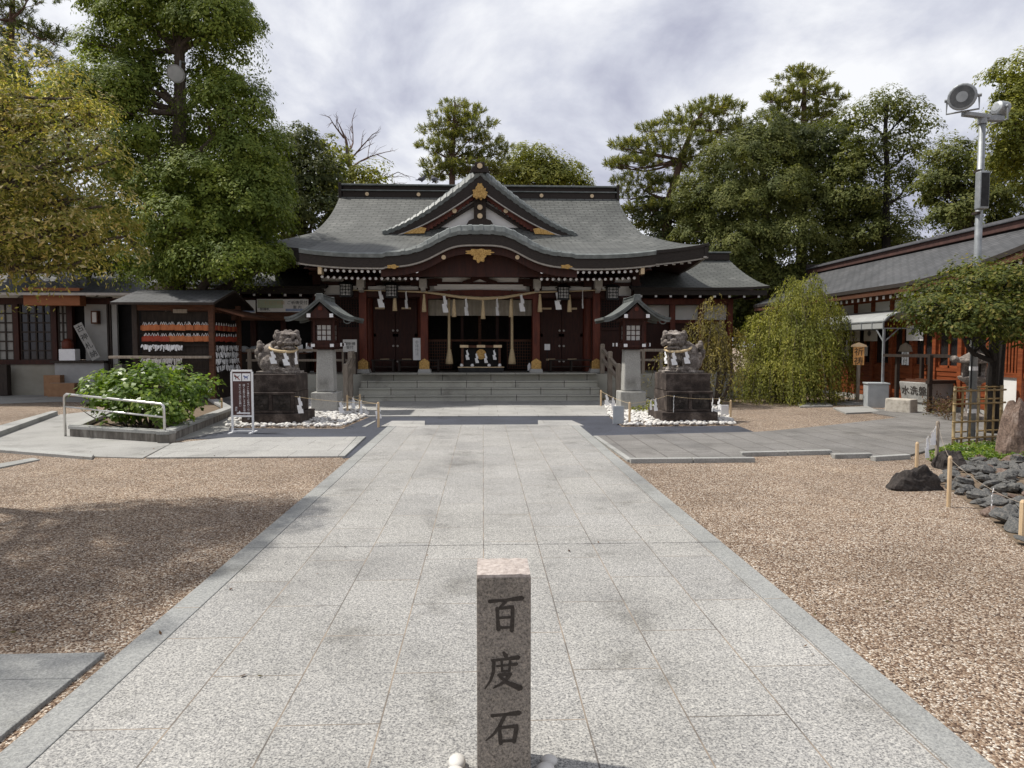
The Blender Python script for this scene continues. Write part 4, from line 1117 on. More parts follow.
# ================================================================== ROPE OF THE HALL, BELL ROPES, OFFERING TABLE
t = empty('shimenawa_rope', (AX, 21.2, 3.2), 'long straw rope with tassels and zigzag paper streamers strung across the hall front', 'rope')
RP = [(340,290,21.25), (364,290.3,21.25), (395,291,21.25), (424,292,21.24), (440,294,21.22), (460,297,21.2), (482,298.5,21.2), (503,297.5,21.2), (524,294,21.22), (536,292,21.24), (566,291.5,21.25), (598,290,21.25), (606,290,21.25)]
pts = [P(*p) for p in RP]
rad = [.014, .016, .02, .03, .036, .045, .05, .045, .036, .03, .02, .016, .014]
mb = MB(); PTS = []; RD = []
for k in range(len(pts)-1):
    for s_ in range(6): PTS.append(pts[k].lerp(pts[k+1], s_/6)); RD.append((rad[k]+(rad[k+1]-rad[k])*s_/6)*(1+.12*(s_ % 2)))
PTS.append(pts[-1]); RD.append(rad[-1]); mb.tube(PTS, RD, 8); mb.build('rope', 'straw_rope', t, smooth=True)
for px, y0, y1 in ((394.7,294,311), (424,294,312), (454,299,317), (483,300,319), (511,299,317), (540,294,312), (569.5,294.5,312)):
    p = P(px, y0, 21.18); q = P(px, y1, 21.18); mb = MB(); tassel(mb, p, p.z-q.z, .075); mb.build('tassel', 'straw_rope', t, smooth=True)
for i, (px, y0, y1, an) in enumerate(((380.6,291,307,0), (406.5,292,308,1.2), (445,296,312,.5), (466.5,299,315,.9), (497.5,299,315,1.0), (522,295,311,.4), (558,292.5,309,0), (583,291,308,1.2))):
    p = P(px, y0, 21.16); q = P(px, y1, 21.16); mb = MB(); shide(mb, p, p.z-q.z, .2, an); mb.build('paper_streamer', 'white_paper', t)
for px, lab in ((449, 'thick straw bell rope hanging left of the offering table'), (512, 'thick straw bell rope hanging right of the offering table')):
    p = P(px, 285, 22.0); q = P(px, 350, 22.0); e = P(px, 364, 22.0)
    t = empty('bell_rope', (p.x, 22.0, e.z), lab, 'bell rope', 'bell ropes of the hall')
    mb = MB(); mb.tube([p, q], [.035, .045], 8); mb.build('rope', 'straw_rope', t)
    mb = MB(); tassel(mb, (p.x, 22.0, q.z+.03), q.z+.03-e.z, .13); mb.build('tassel', 'straw_rope', t, smooth=True)
    mb = MB(); mb.lathe([(.03, .16), (.10, .13), (.14, .05), (.14, -.03), (.10, -.1), (.02, -.13)], (p.x, 22.0, p.z+.1), 14); mb.build('bell', 'gold_dull', t, smooth=True)
ox = P(481, 355, 22.0).x
t = empty('offering_table', (ox, 22.0, .785), 'dark offering table with gold emblem and white streamers in the centre of the hall', 'offering table')
B = lambda mb, n, m, **k: mb.build(n, m, t, **k)
mb = MB(); mb.box(ox-.70, ox+.70, 21.7, 22.25, .785, .93); B(mb, 'offering_box', 'black_iron', bevel=.01)
mb = MB(); mb.box(ox-.72, ox+.72, 21.68, 22.27, .93, .955); B(mb, 'brass_edge', 'gold_dull')
mb = MB(); mb.box(ox-.62, ox+.62, 21.8, 22.2, 1.55, 1.62)
for a in (-.58, .58): mb.box(ox+a-.035, ox+a+.035, 21.82, 21.9, .955, 1.55); mb.box(ox+a-.035, ox+a+.035, 22.1, 22.18, .955, 1.55)
B(mb, 'table_frame', 'brown_wood')
mb = MB(); mb.box(ox-.54, ox+.54, 21.95, 22.0, .96, 1.55); B(mb, 'back_cloth', 'dark_void')
for a in (-.52, 0, .52):
    mb = MB(); mb.box(ox+a-.13, ox+a+.13, 21.77, 21.8, 1.55, 1.63); B(mb, 'gold_label', 'gold_dull')
mb = MB(); mb.disc((ox, 21.93, 1.34), .16, .03, 'y', 20, 0)
for k in range(16):
    a = 2*pi*k/16; mb.disc((ox+.125*cos(a), 21.91, 1.34+.125*sin(a)), .026, .03, 'y', 8, 0)
B(mb, 'gold_emblem', 'gold')
for a in (-.42, -.13, .15, .42):
    mb = MB(); shide(mb, (ox+a, 21.78, 1.46 - (.1 if abs(a) < .2 else 0)), .28, .12, .2); B(mb, 'paper_streamer', 'white_paper')
for a in (-.6, -.27, .25, .58):
    mb = MB(); mb.lathe([(.02,0), (.05,.01), (.055,.05), (.03,.09)], (ox+a, 21.78, .956), 10); B(mb, 'white_cup', 'white_paint')

# hanging metal lanterns
for i, (px, py, lab) in enumerate(((346.5,290,'outermost left hanging metal lantern with white square pattern under the eave'), (392,291,'hanging metal lantern with white panes between the two left columns'), (563,293,'hanging metal lantern with white panes between the two right columns'), (612,293,'outermost right hanging metal lantern beside the white plaster panel'))):
    p = P(px, py, 21.12); x, y, z = p
    t = empty('hanging_lantern', (x, y, z-.2), lab, 'hanging lantern', 'metal lanterns under the hall eave')
    B = lambda mb, n, m, **k: mb.build(n, m, t, **k)
    mb = MB(); mb.cbox((x, y, z-.155), (.30, .30, .31)); B(mb, 'paper_body', 'shoji_paper')
    mb = MB()
    for a in (-.155, .155):
        for b in (-.155, .155): mb.cbox((x+a, y+b, z-.17), (.03, .03, .34))
    for a in (-1, 1):
        for k in range(3):
            u = -.1+.1*k
            mb.box(x+u-.011, x+u+.011, y+a*.156-.004, y+a*.156+.004, z-.155, z+.155); mb.box(x-.15, x+.15, y+a*.166-.004, y+a*.166+.004, z+u-.011, z+u+.011)
            mb.box(x+a*.156-.004, x+a*.156+.004, y+u-.011, y+u+.011, z-.155, z+.155)
        mb.bar((x-.1, y+a*.172, z), (x, y+a*.172, z+.1), .018, .006); mb.bar((x, y+a*.172, z+.1), (x+.1, y+a*.172, z), .018, .006); mb.bar((x-.1, y+a*.172, z), (x, y+a*.172, z-.1), .018, .006); mb.bar((x, y+a*.172, z-.1), (x+.1, y+a*.172, z), .018, .006)
    mb.cbox((x, y, z-.21), (.36, .36, .04)); B(mb, 'metal_frame', 'black_iron')
    mb = MB(); mb.cbox((x, y, z+.16), (.46, .46, .10), 0, .35); mb.tube([(x, y, z+.26), (x, y, z+.40)], .015, 6); B(mb, 'cap', 'black_iron')

# low tables, notices, sanitiser
for (a, b, lab) in ((372,395,'short low black table against the left door'), (398,440,'low black table left of the offering table, in front of the notice'), (549,593,'long low black table with shelf in front of the right doors')):
    x0, x1 = P(a, 360, 22.3).x, P(b, 360, 22.3).x
    t = empty('low_table', ((x0+x1)/2, 22.3, .785), lab, 'table', 'low black tables on the veranda')
    mb = MB(); mb.box(x0, x1, 22.1, 22.5, 1.13, 1.17); mb.build('table_top', 'dark_wood', t, bevel=.008)
    mb = MB(); mb.box(x0+.06, x1-.06, 22.14, 22.46, .93, .955); mb.build('shelf', 'dark_wood', t)
    n = 2 if b-a < 30 else 3
    for k in range(n):
        for yy in (22.13, 22.43):
            X = x0+.05+(x1-x0-.1)*k/(n-1); mb = MB(); mb.box(X-.025, X+.025, yy, yy+.05, .757, 1.13); mb.build('leg', 'dark_wood', t)
a = P(413, 338, 21.95); b = P(421, 358.5, 21.95)
t = empty('notice_board', ((a.x+b.x)/2, 21.95, b.z), 'white upright notice sheet leaning on the second column from the left', 'notice')
mb = MB(); mb.box(a.x, b.x, 21.93, 21.96, b.z-.05, a.z); mb.build('sheet', 'white_paper', t)
txt('参\n拝\n作\n法', .12, 'grey_paint', t, ((a.x+b.x)/2, 21.925, (a.z+b.z)/2))
a = P(343, 339.5, 21.0); b = P(357, 352, 21.0)
t = empty('notice_board', ((a.x+b.x)/2, 21.0, .757), 'small wide grey notice board on posts beside the left lantern', 'notice')
mb = MB(); mb.box(a.x, b.x, 20.98, 21.01, b.z, a.z, 0)
mb.build('panel', 'shoji_paper', t)
for X in (a.x+.03, b.x-.03):
    mb = MB(); mb.box(X-.02, X+.02, 21.012, 21.04, .757, a.z); mb.build('post', 'dark_wood', t)
txt('御祈祷\n受付', .11, 'ink', t, ((a.x+b.x)/2, 20.975, (a.z+b.z)/2))
a = P(544.5, 344, 22.2); b = P(550, 350, 22.2)
t = empty('small_notice', (a.x, 22.2, .785), 'small white notice card on a thin stand right of the inner right column', 'notice')
mb = MB(); mb.box(a.x, b.x, 22.19, 22.205, b.z, a.z); mb.build('card', 'white_paper', t)
mb = MB(); mb.tube([((a.x+b.x)/2, 22.22, .785), ((a.x+b.x)/2, 22.22, b.z+.05)], .012, 6); mb.cbox(((a.x+b.x)/2, 22.22, .785), (.2, .2, .02)); mb.build('stand', 'black_iron', t)
p = P(529.3, 369, 21.75)
t = empty('sanitiser_stand', (p.x, 21.75, .785), 'small black stand with white bottle left of the inner right column', 'sanitiser')
mb = MB(); mb.cbox((p.x, 21.75, .785), (.14, .14, .05)); mb.build('base', 'black_iron', t)
mb = MB(); mb.lathe([(.055,0), (.058,.02), (.058,.16), (.03,.2), (.02,.24)], (p.x, 21.75, .835), 12); mb.build('bottle', 'white_paint', t, smooth=True)
mb = MB(); mb.tube([(p.x, 21.75, 1.07), (p.x, 21.75, 1.13), (p.x-.05, 21.70, 1.14)], .015, 6); mb.build('pump', 'black_iron', t)

# stair handrails
for sg, pxa, pxb, lab in ((-1, 346, 355, 'weathered wooden stair handrail left of the steps'), (1, 618, 602, 'weathered wooden stair handrail right of the steps')):
    x0 = P(pxa, 395, 19.75).x; x1 = P(pxb, 360, 21.3).x
    t = empty('stair_handrail', (x0, 19.75, 0), lab, 'handrail', 'wooden handrails of the hall steps')
    for (x, y, z0, z1) in ((x0, 19.75, 0, 1.06), ((x0+x1)/2, 20.5, .0, 1.40), (x1, 21.25, .757, 1.62)):
        mb = MB(); mb.cbox((x, y, z0), (.13, .13, z1-z0)); mb.cbox((x, y, z1), (.15, .15, .05), 0, .6); mb.build('post', 'weathered_wood', t, bevel=.012)
    for dz in (0, -.30):
        mb = MB(); mb.bar((x0, 19.7, .96+dz), (x1, 21.3, 1.52+dz), .09, .09); mb.build('rail', 'weathered_wood', t, bevel=.01)
# side railings
for sg, a, b, lab in ((-1, 246, 347, 'long wooden veranda railing left of the steps behind the left lion'), (1, 622, 700, 'long wooden veranda railing right of the steps behind the right lantern')):
    x0, x1 = P(a, 350, 21.28).x, P(b, 350, 21.28).x
    t = empty('veranda_railing', ((x0+x1)/2, 21.28, .7), lab, 'railing', 'wooden railings of the hall veranda')
    for dz, w_ in ((1.47, .085), (1.17, .07)):
        mb = MB(); mb.box(x0, x1, 21.28-w_/2, 21.28+w_/2, dz-w_/2, dz+w_/2); mb.build('rail', 'weathered_wood', t, bevel=.008)
    for k in range(5):
        X = x0+.1+(x1-x0-.2)*k/4; mb = MB(); mb.cbox((X, 21.28, .70), (.10, .10, .80)); mb.build('post', 'weathered_wood', t, bevel=.008)
# boundary pegs, plates and hung streamers by the beds
def peg(px, yt, yb, lab, grp, mat='pale_wood', r=.024):
    g = G(px, yb); t_ = P(px, yt, g.y)
    mb = MB(); mb.tube([(g.x, g.y, -.05), (g.x, g.y, t_.z-.02), (g.x, g.y, t_.z)], [r, r, r*.6], 8)
    o = mb.build('wooden_peg', mat); o['label'] = lab; o['category'] = 'peg'; o['group'] = grp
    return Vector((g.x, g.y, t_.z))
GB = 'boundary pegs round the pebble beds'
pg = [peg(378.5,402,427.5,'pale peg standing in the white pebbles between left lion and path',GB), peg(347.5,395,414,'pale peg in front of the left stair handrail',GB), peg(360,394,411,'pale peg at the left foot of the steps',GB)]
pr = [peg(601,390,407,'pale peg at the right foot of the steps',GB), peg(616,390,405,'dark peg beside the right stair handrail',GB,'dark_wood'), peg(629.5,402,425.5,'pale peg beside the grey plate right of the path end',GB), peg(730.5,400,419,'pale peg beside the white plate right of the right lion',GB)]
peg(222,398,416,'thin pale peg at the planter end beside the white sign',GB)
def px_of(p):
    d = CR.transposed() @ (Vector(p)-Vector((0,0,CAM_H))); return 512+FPX*d.x/-d.z
def cord_streamers(t, L, shs, wd):
    for i, (px, y0, y1, Y) in enumerate(shs):
        k = min(range(len(L)), key=lambda q: abs(px_of(L[q])-px)); p = L[k]; h = (y1-y0)/FPX*p.y
        mb = MB(); shide(mb, p-Vector((0,.012,.01)), min(h, p.z-.03), wd, .3*i); mb.build('paper_streamer', 'white_paper', t)
def bound(pts, shs, label):
    c = pts[0]
    t = empty('boundary_cord', (c.x, c.y, 0), label, 'cord')
    mb = MB(); L = []
    for a, b in zip(pts, pts[1:]):
        for s_ in range(16):
            u = s_/16; q = a.lerp(b, u); q.z -= .03+.06*4*u*(1-u)*.5; L.append(q)
    q = pts[-1].copy(); q.z -= .03; L.append(q); mb.tube(L, .0035, 5); mb.build('cord', 'straw_rope', t)
    cord_streamers(t, L, shs, .12)
bound([Vector((LX+.45, LY-.62, .62)), pg[0], pg[1], pg[2]], [(300,405,420,14.15), (391,403,417,15.2), (342,391,401,16.8), (353.8,395,406,17.0), (360.8,392,404,17.3)], 'thin cord with white paper streamers round the left pebble bed')
bound([pr[0], pr[2], Vector((RX_-.45, RY-.64, .62)), Vector((RX_+.62, RY-.64, .55)), pr[3]], [(607,394,404,17.2), (614,392,403,17.4), (657,392,403,16.2), (651,389,398,17), (674.5,402,417,14.1), (713.5,402,414,14.1), (719.5,397,407,15)], 'thin cord with white paper streamers round the right pebble bed')
for (a, b, y0, y1, mat, lab) in ((613,624,406,425.3,'grey_paint','low grey plate standing at the right end of the asphalt band'), (721,728.5,405,418,'white_paint','low white plate standing right of the right lion plinth')):
    g = G((a+b)/2, y1); p0 = P(a, y0, g.y); p1 = P(b, y0, g.y)
    t = empty('marker_plate', (g.x, g.y, 0), lab, 'plate')
    mb = MB(); mb.box(p0.x, p1.x, g.y-.015, g.y+.015, .03, p0.z); mb.build('plate', mat, t, bevel=.004)
    mb = MB(); mb.box(g.x-.015, g.x+.015, g.y+.017, g.y+.04, -.03, p0.z-.05); mb.build('stake', 'dark_wood', t)
mb = MB()
x, y = G(650, 413)[0:2]
# birds on the ridge
for px, lab, ang in ((421.5, 'small grey pigeon perched on the hall ridge, the left of two', 0), (434.5, 'small grey pigeon perched on the hall ridge, the right of two', 2.6)):
    p = P(px, 190, YR); zb = 7.40
    mb = MB(); c, s_ = cos(ang), sin(ang)
    def E(a, b, r): mb.ell((p.x+a*c, YR+a*s_, zb+b), r, 10)
    E(0,.11,(.13,.07,.075)); E(.07,.15,(.07,.055,.07)); E(.10,.21,(.045,.04,.05)); E(.15,.205,(.03,.015,.012)); E(-.14,.08,(.09,.035,.02)); E(.0,.03,(.012,.012,.04)); E(.03,.03,(.012,.012,.04))
    o = mb.build('bird', 'bird_grey', smooth=True); rm = o.modifiers.new('r', 'REMESH'); rm.mode = 'VOXEL'; rm.voxel_size = .012
    tag(o, lab, 'bird', 'pigeons on the roof ridge')

# ================================================================== WHITE SIGN STAND on the left
g = G(243, 433.3); sx, sy = g.x, g.y; W = .185; Hh = 1.13
t = empty('sign_stand', (sx, sy, 0), 'white framed upright sign with brown panel of white writing before the left lion', 'sign')
B = lambda mb, n, m, **k: mb.build(n, m, t, **k)
mb = MB()
for s_ in (-1, 1): mb.box(sx+s_*W-.017, sx+s_*W+.017, sy-.017, sy+.017, .03, Hh)
mb.box(sx-W, sx+W, sy-.015, sy+.015, Hh, Hh+.034); mb.box(sx-W, sx+W, sy-.015, sy+.015, .30, .33)
B(mb, 'frame', 'white_paint', bevel=.004)
for s_ in (-1, 1):
    mb = MB(); mb.box(sx+s_*W-.02, sx+s_*W+.02, sy-.2, sy+.2, .005, .03); B(mb, 'foot', 'white_paint', bevel=.004)
mb = MB(); mb.box(sx-W, sx+W, sy-.012, sy+.012, .032, .055); B(mb, 'cross_bar', 'white_paint')
mb = MB(); mb.box(sx-W+.018, sx+W-.018, sy-.008, sy+.008, .335, Hh-.005); pn = B(mb, 'panel', 'sign_brown')
for s_, mt_ in ((-1, 'red_ink'), (1, 'blue_ink')):
    mb = MB(); c = sx+s_*.082; mb.box(c-.075, c+.075, sy-.012, sy-.009, Hh-.17, Hh-.03, 0); q = mb.build('pictogram', 'white_paint', pn)
    mb = MB(); y_ = sy-.0135
    mb.box(c-.03, c+.025, y_, y_+.001, Hh-.11, Hh-.085); mb.box(c-.03, c-.018, y_, y_+.001, Hh-.14, Hh-.11); mb.box(c+.012, c+.024, y_, y_+.001, Hh-.14, Hh-.11); mb.box(c-.048, c-.028, y_, y_+.001, Hh-.095, Hh-.068); mb.bar((c+.025, y_, Hh-.09), (c+.045, y_, Hh-.065), .008, .001, 0, (0,1,0))
    mb.build('animal_symbol', 'ink' if s_ < 0 else mt_, pn)
    if s_ < 0:
        mb = MB(); mb.bar((c-.05, y_-.002, Hh-.05), (c+.05, y_-.002, Hh-.15), .012, .001, 0, (0,1,0)); mb.build('red_slash', 'red_ink', pn)
for k, (s_, n_) in enumerate((('ペットを連れての境内へのご入場は', 1), ('固くお断り致します神社境内に', 1), ('おいてのご協力お願い', 1), ('神社', 1))):
    sz = .043; ln = len(s_); ztop = Hh-.20 - (.02 if k else 0) - (.42 if k == 3 else 0)
    txt('\n'.join(s_), sz, 'white_paint', pn, (sx+.11-.073*k, sy-.0095, ztop-ln*sz*.5), spacing=.98)
mb = MB(); mb.prism([(-.10,.36), (.14,.36), (.14,.385), (-.03,.385), (-.05,.42), (-.07,.385), (-.10,.385)], lambda u, v, w_: (sx+u, sy-.0115+w_, v), .002); mb.build('pointing_bar', 'white_paint', pn)

# ================================================================== STEEL RAIL + PLANTER
a = G(65.5, 437.2); b = G(165, 443.2)
t = empty('steel_handrail', ((a.x+b.x)/2, (a.y+b.y)/2, 0), 'low polished steel loop rail in front of the leafy planter', 'handrail')
za, zb = P(65, 394, a.y).z, P(165, 404, b.y).z
d = (b-a).normalized()
mb = MB(); L = [Vector((a.x,a.y,-.02)), Vector((a.x,a.y,za-.08)), Vector((a.x,a.y,za-.03))+d*.015, Vector((a.x,a.y,za))+d*.06]
L += [Vector((b.x,b.y,zb))-d*.06, Vector((b.x,b.y,zb-.03))-d*.015, Vector((b.x,b.y,zb-.08)), Vector((b.x,b.y,-.02))]
mb.tube(L, .021, 12); mb.build('loop', 'steel', t, smooth=True)
mb = MB(); mb.tube([Vector((a.x,a.y,za-.22)), Vector((b.x,b.y,zb-.22))], .015, 10); mb.build('middle_rail', 'steel', t, smooth=True)
pc = GP([(70,437.5), (168,444), (232.5,416.5), (212,404), (140,404)])
c_ = pc[1]
t = empty('planter', (c_.x, c_.y, 0), 'low stained stone planter with pale coping around a leafy bush', 'planter')
mb = MB()
core = [Vector((p.x, p.y, 0)) for p in pc]
for i in range(5):
    p, q = core[i], core[(i+1) % 5]; dd = (q-p).normalized(); nn = Vector((-dd.y, dd.x, 0))
    if nn.dot(Vector((-6.6, 13, 0))-p) < 0: nn = -nn
    m0 = .0
    mb.hexa([p+Vector((0,0,-.05)), q+Vector((0,0,-.05)), q+nn*.16+Vector((0,0,-.05)), p+nn*.16+Vector((0,0,-.05)), p+Vector((0,0,.15)), q+Vector((0,0,.15)), q+nn*.16+Vector((0,0,.15)), p+nn*.16+Vector((0,0,.15))])
mb.build('wall', 'planter_wall', t)
mb = MB()
for i in range(5):
    p, q = core[i], core[(i+1) % 5]; dd = (q-p).normalized(); nn = Vector((-dd.y, dd.x, 0))
    if nn.dot(Vector((-6.6, 13, 0))-p) < 0: nn = -nn
    p = p-nn*.02-dd*.02*(1 if i == 0 else 0); q = q-nn*.02
    h = .002*i
    mb.hexa([p+Vector((0,0,.152)), q+Vector((0,0,.152)), q+nn*.2+Vector((0,0,.152)), p+nn*.2+Vector((0,0,.152)), p+Vector((0,0,.21+h)), q+Vector((0,0,.21+h)), q+nn*.2+Vector((0,0,.21+h)), p+nn*.2+Vector((0,0,.21+h))])
mb.build('coping', 'kerb_stone', t, bevel=.008)
mb = MB(); mb.v = [(p.x, p.y, .13) for p in pc]; mb.f = [(0,1,2,3,4)]; mb.m = [0]; mb.build('soil', 'soil', t)
PLANTER = pc
# ================================================================== LEFT: EMA SHED
ex0, ex1, ey0, ey1 = P(136, 340, 18.6).x, P(212, 340, 18.6).x, 18.6, 20.6
t = empty('plaque_shed', ((ex0+ex1)/2, 19.6, 0), 'dark wooden shed roof over racks of hanging wooden prayer plaques', 'shed')
B = lambda mb, n, m, **k: mb.build(n, m, t, **k)
for (x, y) in ((ex0, ey0), (ex1, ey0), (ex0, ey1), (ex1, ey1)):
    mb = MB(); mb.cbox((x, y, 0), (.13, .13, 2.75)); B(mb, 'post', 'dark_wood' if x == ex0 else 'brown_wood', bevel=.01)
mb = MB(); mb.slab(lambda a, b: (ex0-.35+(ex1-ex0+.62)*a, ey0-.55+1.5*b, 2.70+.42*b), 4, 6, .06, 0, 1, uvf=lambda a, b: (a*3, b*1.5))
mb.slab(lambda a, b: (ex0-.35+(ex1-ex0+.62)*(1-a), ey1+.55-1.5*b, 2.70+.42*b), 4, 6, .06, 0, 1, uvf=lambda a, b: (a*3, b*1.5))
B(mb, 'roof', ['slate_roof', 'dark_wood'])
mb = MB(); mb.box(ex0, ex1, ey0-.05, ey0+.05, 2.52, 2.66); mb.box(ex0, ex1, ey1-.05, ey1+.05, 2.52, 2.66); mb.box(ex1-.05, ex1+.05, ey0, ey1, 2.50, 2.62); B(mb, 'beam', 'brown_wood')
mb = MB(); mb.slab(lambda a, b: (ex1+.05+.75*a, ey0+.1+2.6*b, 2.62-.22*a), 3, 3, .05); B(mb, 'lean_to_roof', 'brown_wood')
mb = MB(); mb.box(ex0-.55, ex1+.02, ey0-.32, ey0-.10, 1.28, 1.345); B(mb, 'shelf_board', 'weathered_wood', bevel=.006)
mb = MB(); mb.box(ex0+.06, ex1-.06, ey0+.2, ey0+.25, .15, 2.5); mb.box(ex1-.25, ex1-.2, ey0+.25, ey1, .15, 2.5); B(mb, 'rack_board', 'dark_wood')
for z in (2.22, 1.93, 1.62, 1.4, 1.2, 1.0):
    mb = MB(); mb.box(ex0+.06, ex1-.06, ey0+.1, ey0+.13, z-.012, z+.012); mb.box(ex1-.10, ex1-.07, ey0+.15, ey1, z-.012, z+.012); B(mb, 'rack_bar', 'dark_wood')
mb = MB(); mb.box(ex0+1.0, ex0+1.35, ey0-.09, ey0-.06, 2.45, 2.55); B(mb, 'name_plate', 'weathered_wood')
# plaques
rng = random.Random(3)
def ema(n, W_=.19, H_=.15):
    mb = MB(); pp = [(-W_/2,-H_), (W_/2,-H_), (W_/2,-.045), (W_/2-.01,-.035), (0,0), (-W_/2+.01,-.035), (-W_/2,-.045)]
    mb.prism(pp, lambda u, v, w_: (u, w_, v), .012, 0); mb.tube([(-.03,-.002,-.01), (0,-.004,.06), (.03,-.002,-.01)], .009, 5, 1)
    return mb.build('prayer_plaque', [n, 'white_paper'])
e0 = [ema('ema_wood'), ema('ema_red')]
first = [True, True]
def put_ema(loc, rz, kind, lab, grp):
    if first[kind]: o = e0[kind]; first[kind] = False
    else: o = e0[kind].copy(); COL.objects.link(o)
    o.location = loc; o.rotation_euler = (rng.uniform(-.06,.06), rng.uniform(-.07,.07), rz)
    tag(o, lab, 'prayer plaque', grp)
for r, z in enumerate((2.16, 1.87)):
    for k in range(8):
        x = P(144.5+8.35*k, 330, ey0+.05).x
        for q in range(3):
            put_ema((x+q*.06+rng.uniform(-.02,.02), ey0+.05-.018*q, z+rng.uniform(-.012,.012)), rng.uniform(-.08,.08), 1 if (r == 1 and k < 3) else 0, ('orange wooden prayer plaque hanging in the upper row of the front rack' if r == 0 else 'wooden prayer plaque hanging in the lower row of the front rack'), 'prayer plaques on the front rack')
    for k in range(10):
        put_ema((ex1-.02, ey0+.2+.18*k, z+rng.uniform(-.012,.012)), pi/2+rng.uniform(-.08,.08), k % 2 if r == 0 else 1, 'wooden prayer plaque hanging on the side rack, upper row' if r == 0 else 'reddish prayer plaque hanging on the side rack, lower row', 'prayer plaques on the side rack')
def slips(name, base, dirv, L, zs, label, seed, nrm):
    rng = random.Random(seed); mb = MB(); d = Vector(dirv); nv = Vector(nrm)
    for z in zs:
        for k in range(int(L/.022)):
            p = Vector(base)+d*(k*.022+rng.uniform(-.01,.01)); p.z = z+rng.uniform(-.02,.02); h = rng.uniform(.07,.16); a = rng.uniform(-.4,.4)
            u = (d*cos(a)+nv*sin(a))*rng.uniform(.012,.022); o = nv*rng.uniform(0,.06); v = Vector((0,0,-h))+nv*rng.uniform(-.03,.05)+d*rng.uniform(-.04,.04)
            mb.quad(p-u+o, p+u+o, p+u+o+v, p-u+o+v)
    o = mb.build(name, 'white_paper', fix=False); tag(o, label, 'paper slips', kind='stuff')
slips('paper_slips', (ex1-.02, ey0+.15, 0), (0,1,0), 1.85, (1.60,1.42,1.24,1.06), 'rows of white paper fortunes tied on the side rack below the plaques', 1, (1,0,0))
slips('paper_slips', (ex0+.15, ey0+.04, 0), (1,0,0), 1.05, (1.62,1.27,1.1), 'white paper fortunes tied on the front rack above the shelf', 2, (0,-1,0))
# sign boards of the left wing
for (a, b, top, lab, T) in ((215,255.5,300,'white sign board under the left wing eave, the left one','  御 守'), (257,308.5,299,'white and green sign board under the left wing eave, beside the left lantern','御祈祷')):
    p0 = P(a, top, 22.7); p1 = P(b, top+13, 22.7)
    t = empty('sign_board', ((p0.x+p1.x)/2, 22.7, p1.z), lab, 'sign', 'sign boards under the left wing')
    mb = MB(); mb.box(p0.x, p1.x, 22.68, 22.72, p1.z, p0.z); mb.build('board', 'plaster', t)
    mid = (p0.x+p1.x)/2; zz = (p0.z+p1.z)/2
    mb = MB(); mb.box(p0.x+.9 if b > 300 else p0.x+.75, p1.x-.02, 22.672, 22.678, p1.z+.02, p1.z+.10); mb.build('blue_band', 'blue_ink' if False else 'pale_blue', t)
    if b > 300:
        mb = MB(); mb.box(p0.x+.02, p0.x+.82, 22.672, 22.678, p1.z+.12, p0.z-.02); mb.build('green_panel', 'pale_green', t)
        txt('七五三祈願', .13, 'gold_dull', t, (p0.x+.55, 22.668, p0.z-.13)); txt('御神札', .11, 'ink', t, (p0.x+.25, 22.668, p1.z+.075)); txt('ご祈祷受付', .13, 'ink', t, (p0.x+1.27, 22.668, p0.z-.12)); txt('案 内', .12, 'ink', t, (p0.x+1.27, 22.668, p1.z+.14))
    else: txt('御 守 所', .15, 'ink', t, (mid+.05, 22.668, zz-.02))
rng = random.Random(9)
for k, (px, py, w_, h_) in enumerate(((300,346,.16,.24), (309,346,.2,.27))):
    p = P(px, py, 22.6); mb = MB(); mb.hexa([(p.x-w_/2,22.58,1.402), (p.x+w_/2,22.58,1.402), (p.x+w_/2,22.66,1.402), (p.x-w_/2,22.66,1.402), (p.x-w_/2,22.62,1.402+h_), (p.x+w_/2,22.62,1.402+h_), (p.x+w_/2,22.64,1.402+h_), (p.x-w_/2,22.64,1.402+h_)])
    o = mb.build('notice_card', 'white_paper'); tag(o, ('narrow' if k == 0 else 'wide')+' white notice card standing on the dark counter left of the left lantern', 'card', 'cards on the counter')
p = P(252, 346, 22.6); mb = MB()
for k in range(9): mb.ell((p.x+rng.uniform(-.3,.3), 22.65+rng.uniform(-.12,.12), 1.45+rng.uniform(0,.12)), (.14,.1,.08), 8)
o = mb.build('cloth_bundle', 'grey_paint', smooth=True); rm = o.modifiers.new('r', 'REMESH'); rm.mode = 'VOXEL'; rm.voxel_size = .03
tag(o, 'pale rumpled bundle lying on the dark counter under the sign boards', 'bundle')

# ================================================================== LEFT BUILDING
LYW = 23.4
bx0, bx1 = -18.5, P(121, 340, LYW).x
t = empty('left_building', ((bx0+bx1)/2, 25, 0), 'low building at far left with dark lattice windows and cream lower wall', 'building')
B = lambda mb, n, m, par=t, **k: mb.build(n, m, par, **k)
LP = lambda px, py: P(px, py, LYW)
xw = LP(84, 300).x; xk = LP(57, 300).x
mb = MB(); mb.box(bx0, bx1, LYW, 27, 0, 1.0, 0); B(mb, 'lower_wall', 'cream_wall')
mb = MB(); mb.box(xk, LP(106,300).x, LYW-.25, LYW-.002, 0, 1.05, 0); B(mb, 'tiled_counter', 'tiled_wall', bevel=.006)
mb = MB(); mb.box(xk-.1, LP(106,300).x+.05, LYW-.35, LYW, 1.052, 1.13); B(mb, 'counter_top', 'dark_wood', bevel=.006)
mb = MB(); mb.box(bx0, xw, LYW-.06, LYW+.1, 1.002, 1.15); mb.box(bx0, bx1, LYW-.06, LYW+.1, 2.95, 3.15)
for px in (16, 54, 70): 
    x = LP(px, 300).x; mb.box(x-.08, x+.08, LYW-.07, LYW+.1, 1.15, 2.95)
B(mb, 'window_frame', 'dark_red_wood')
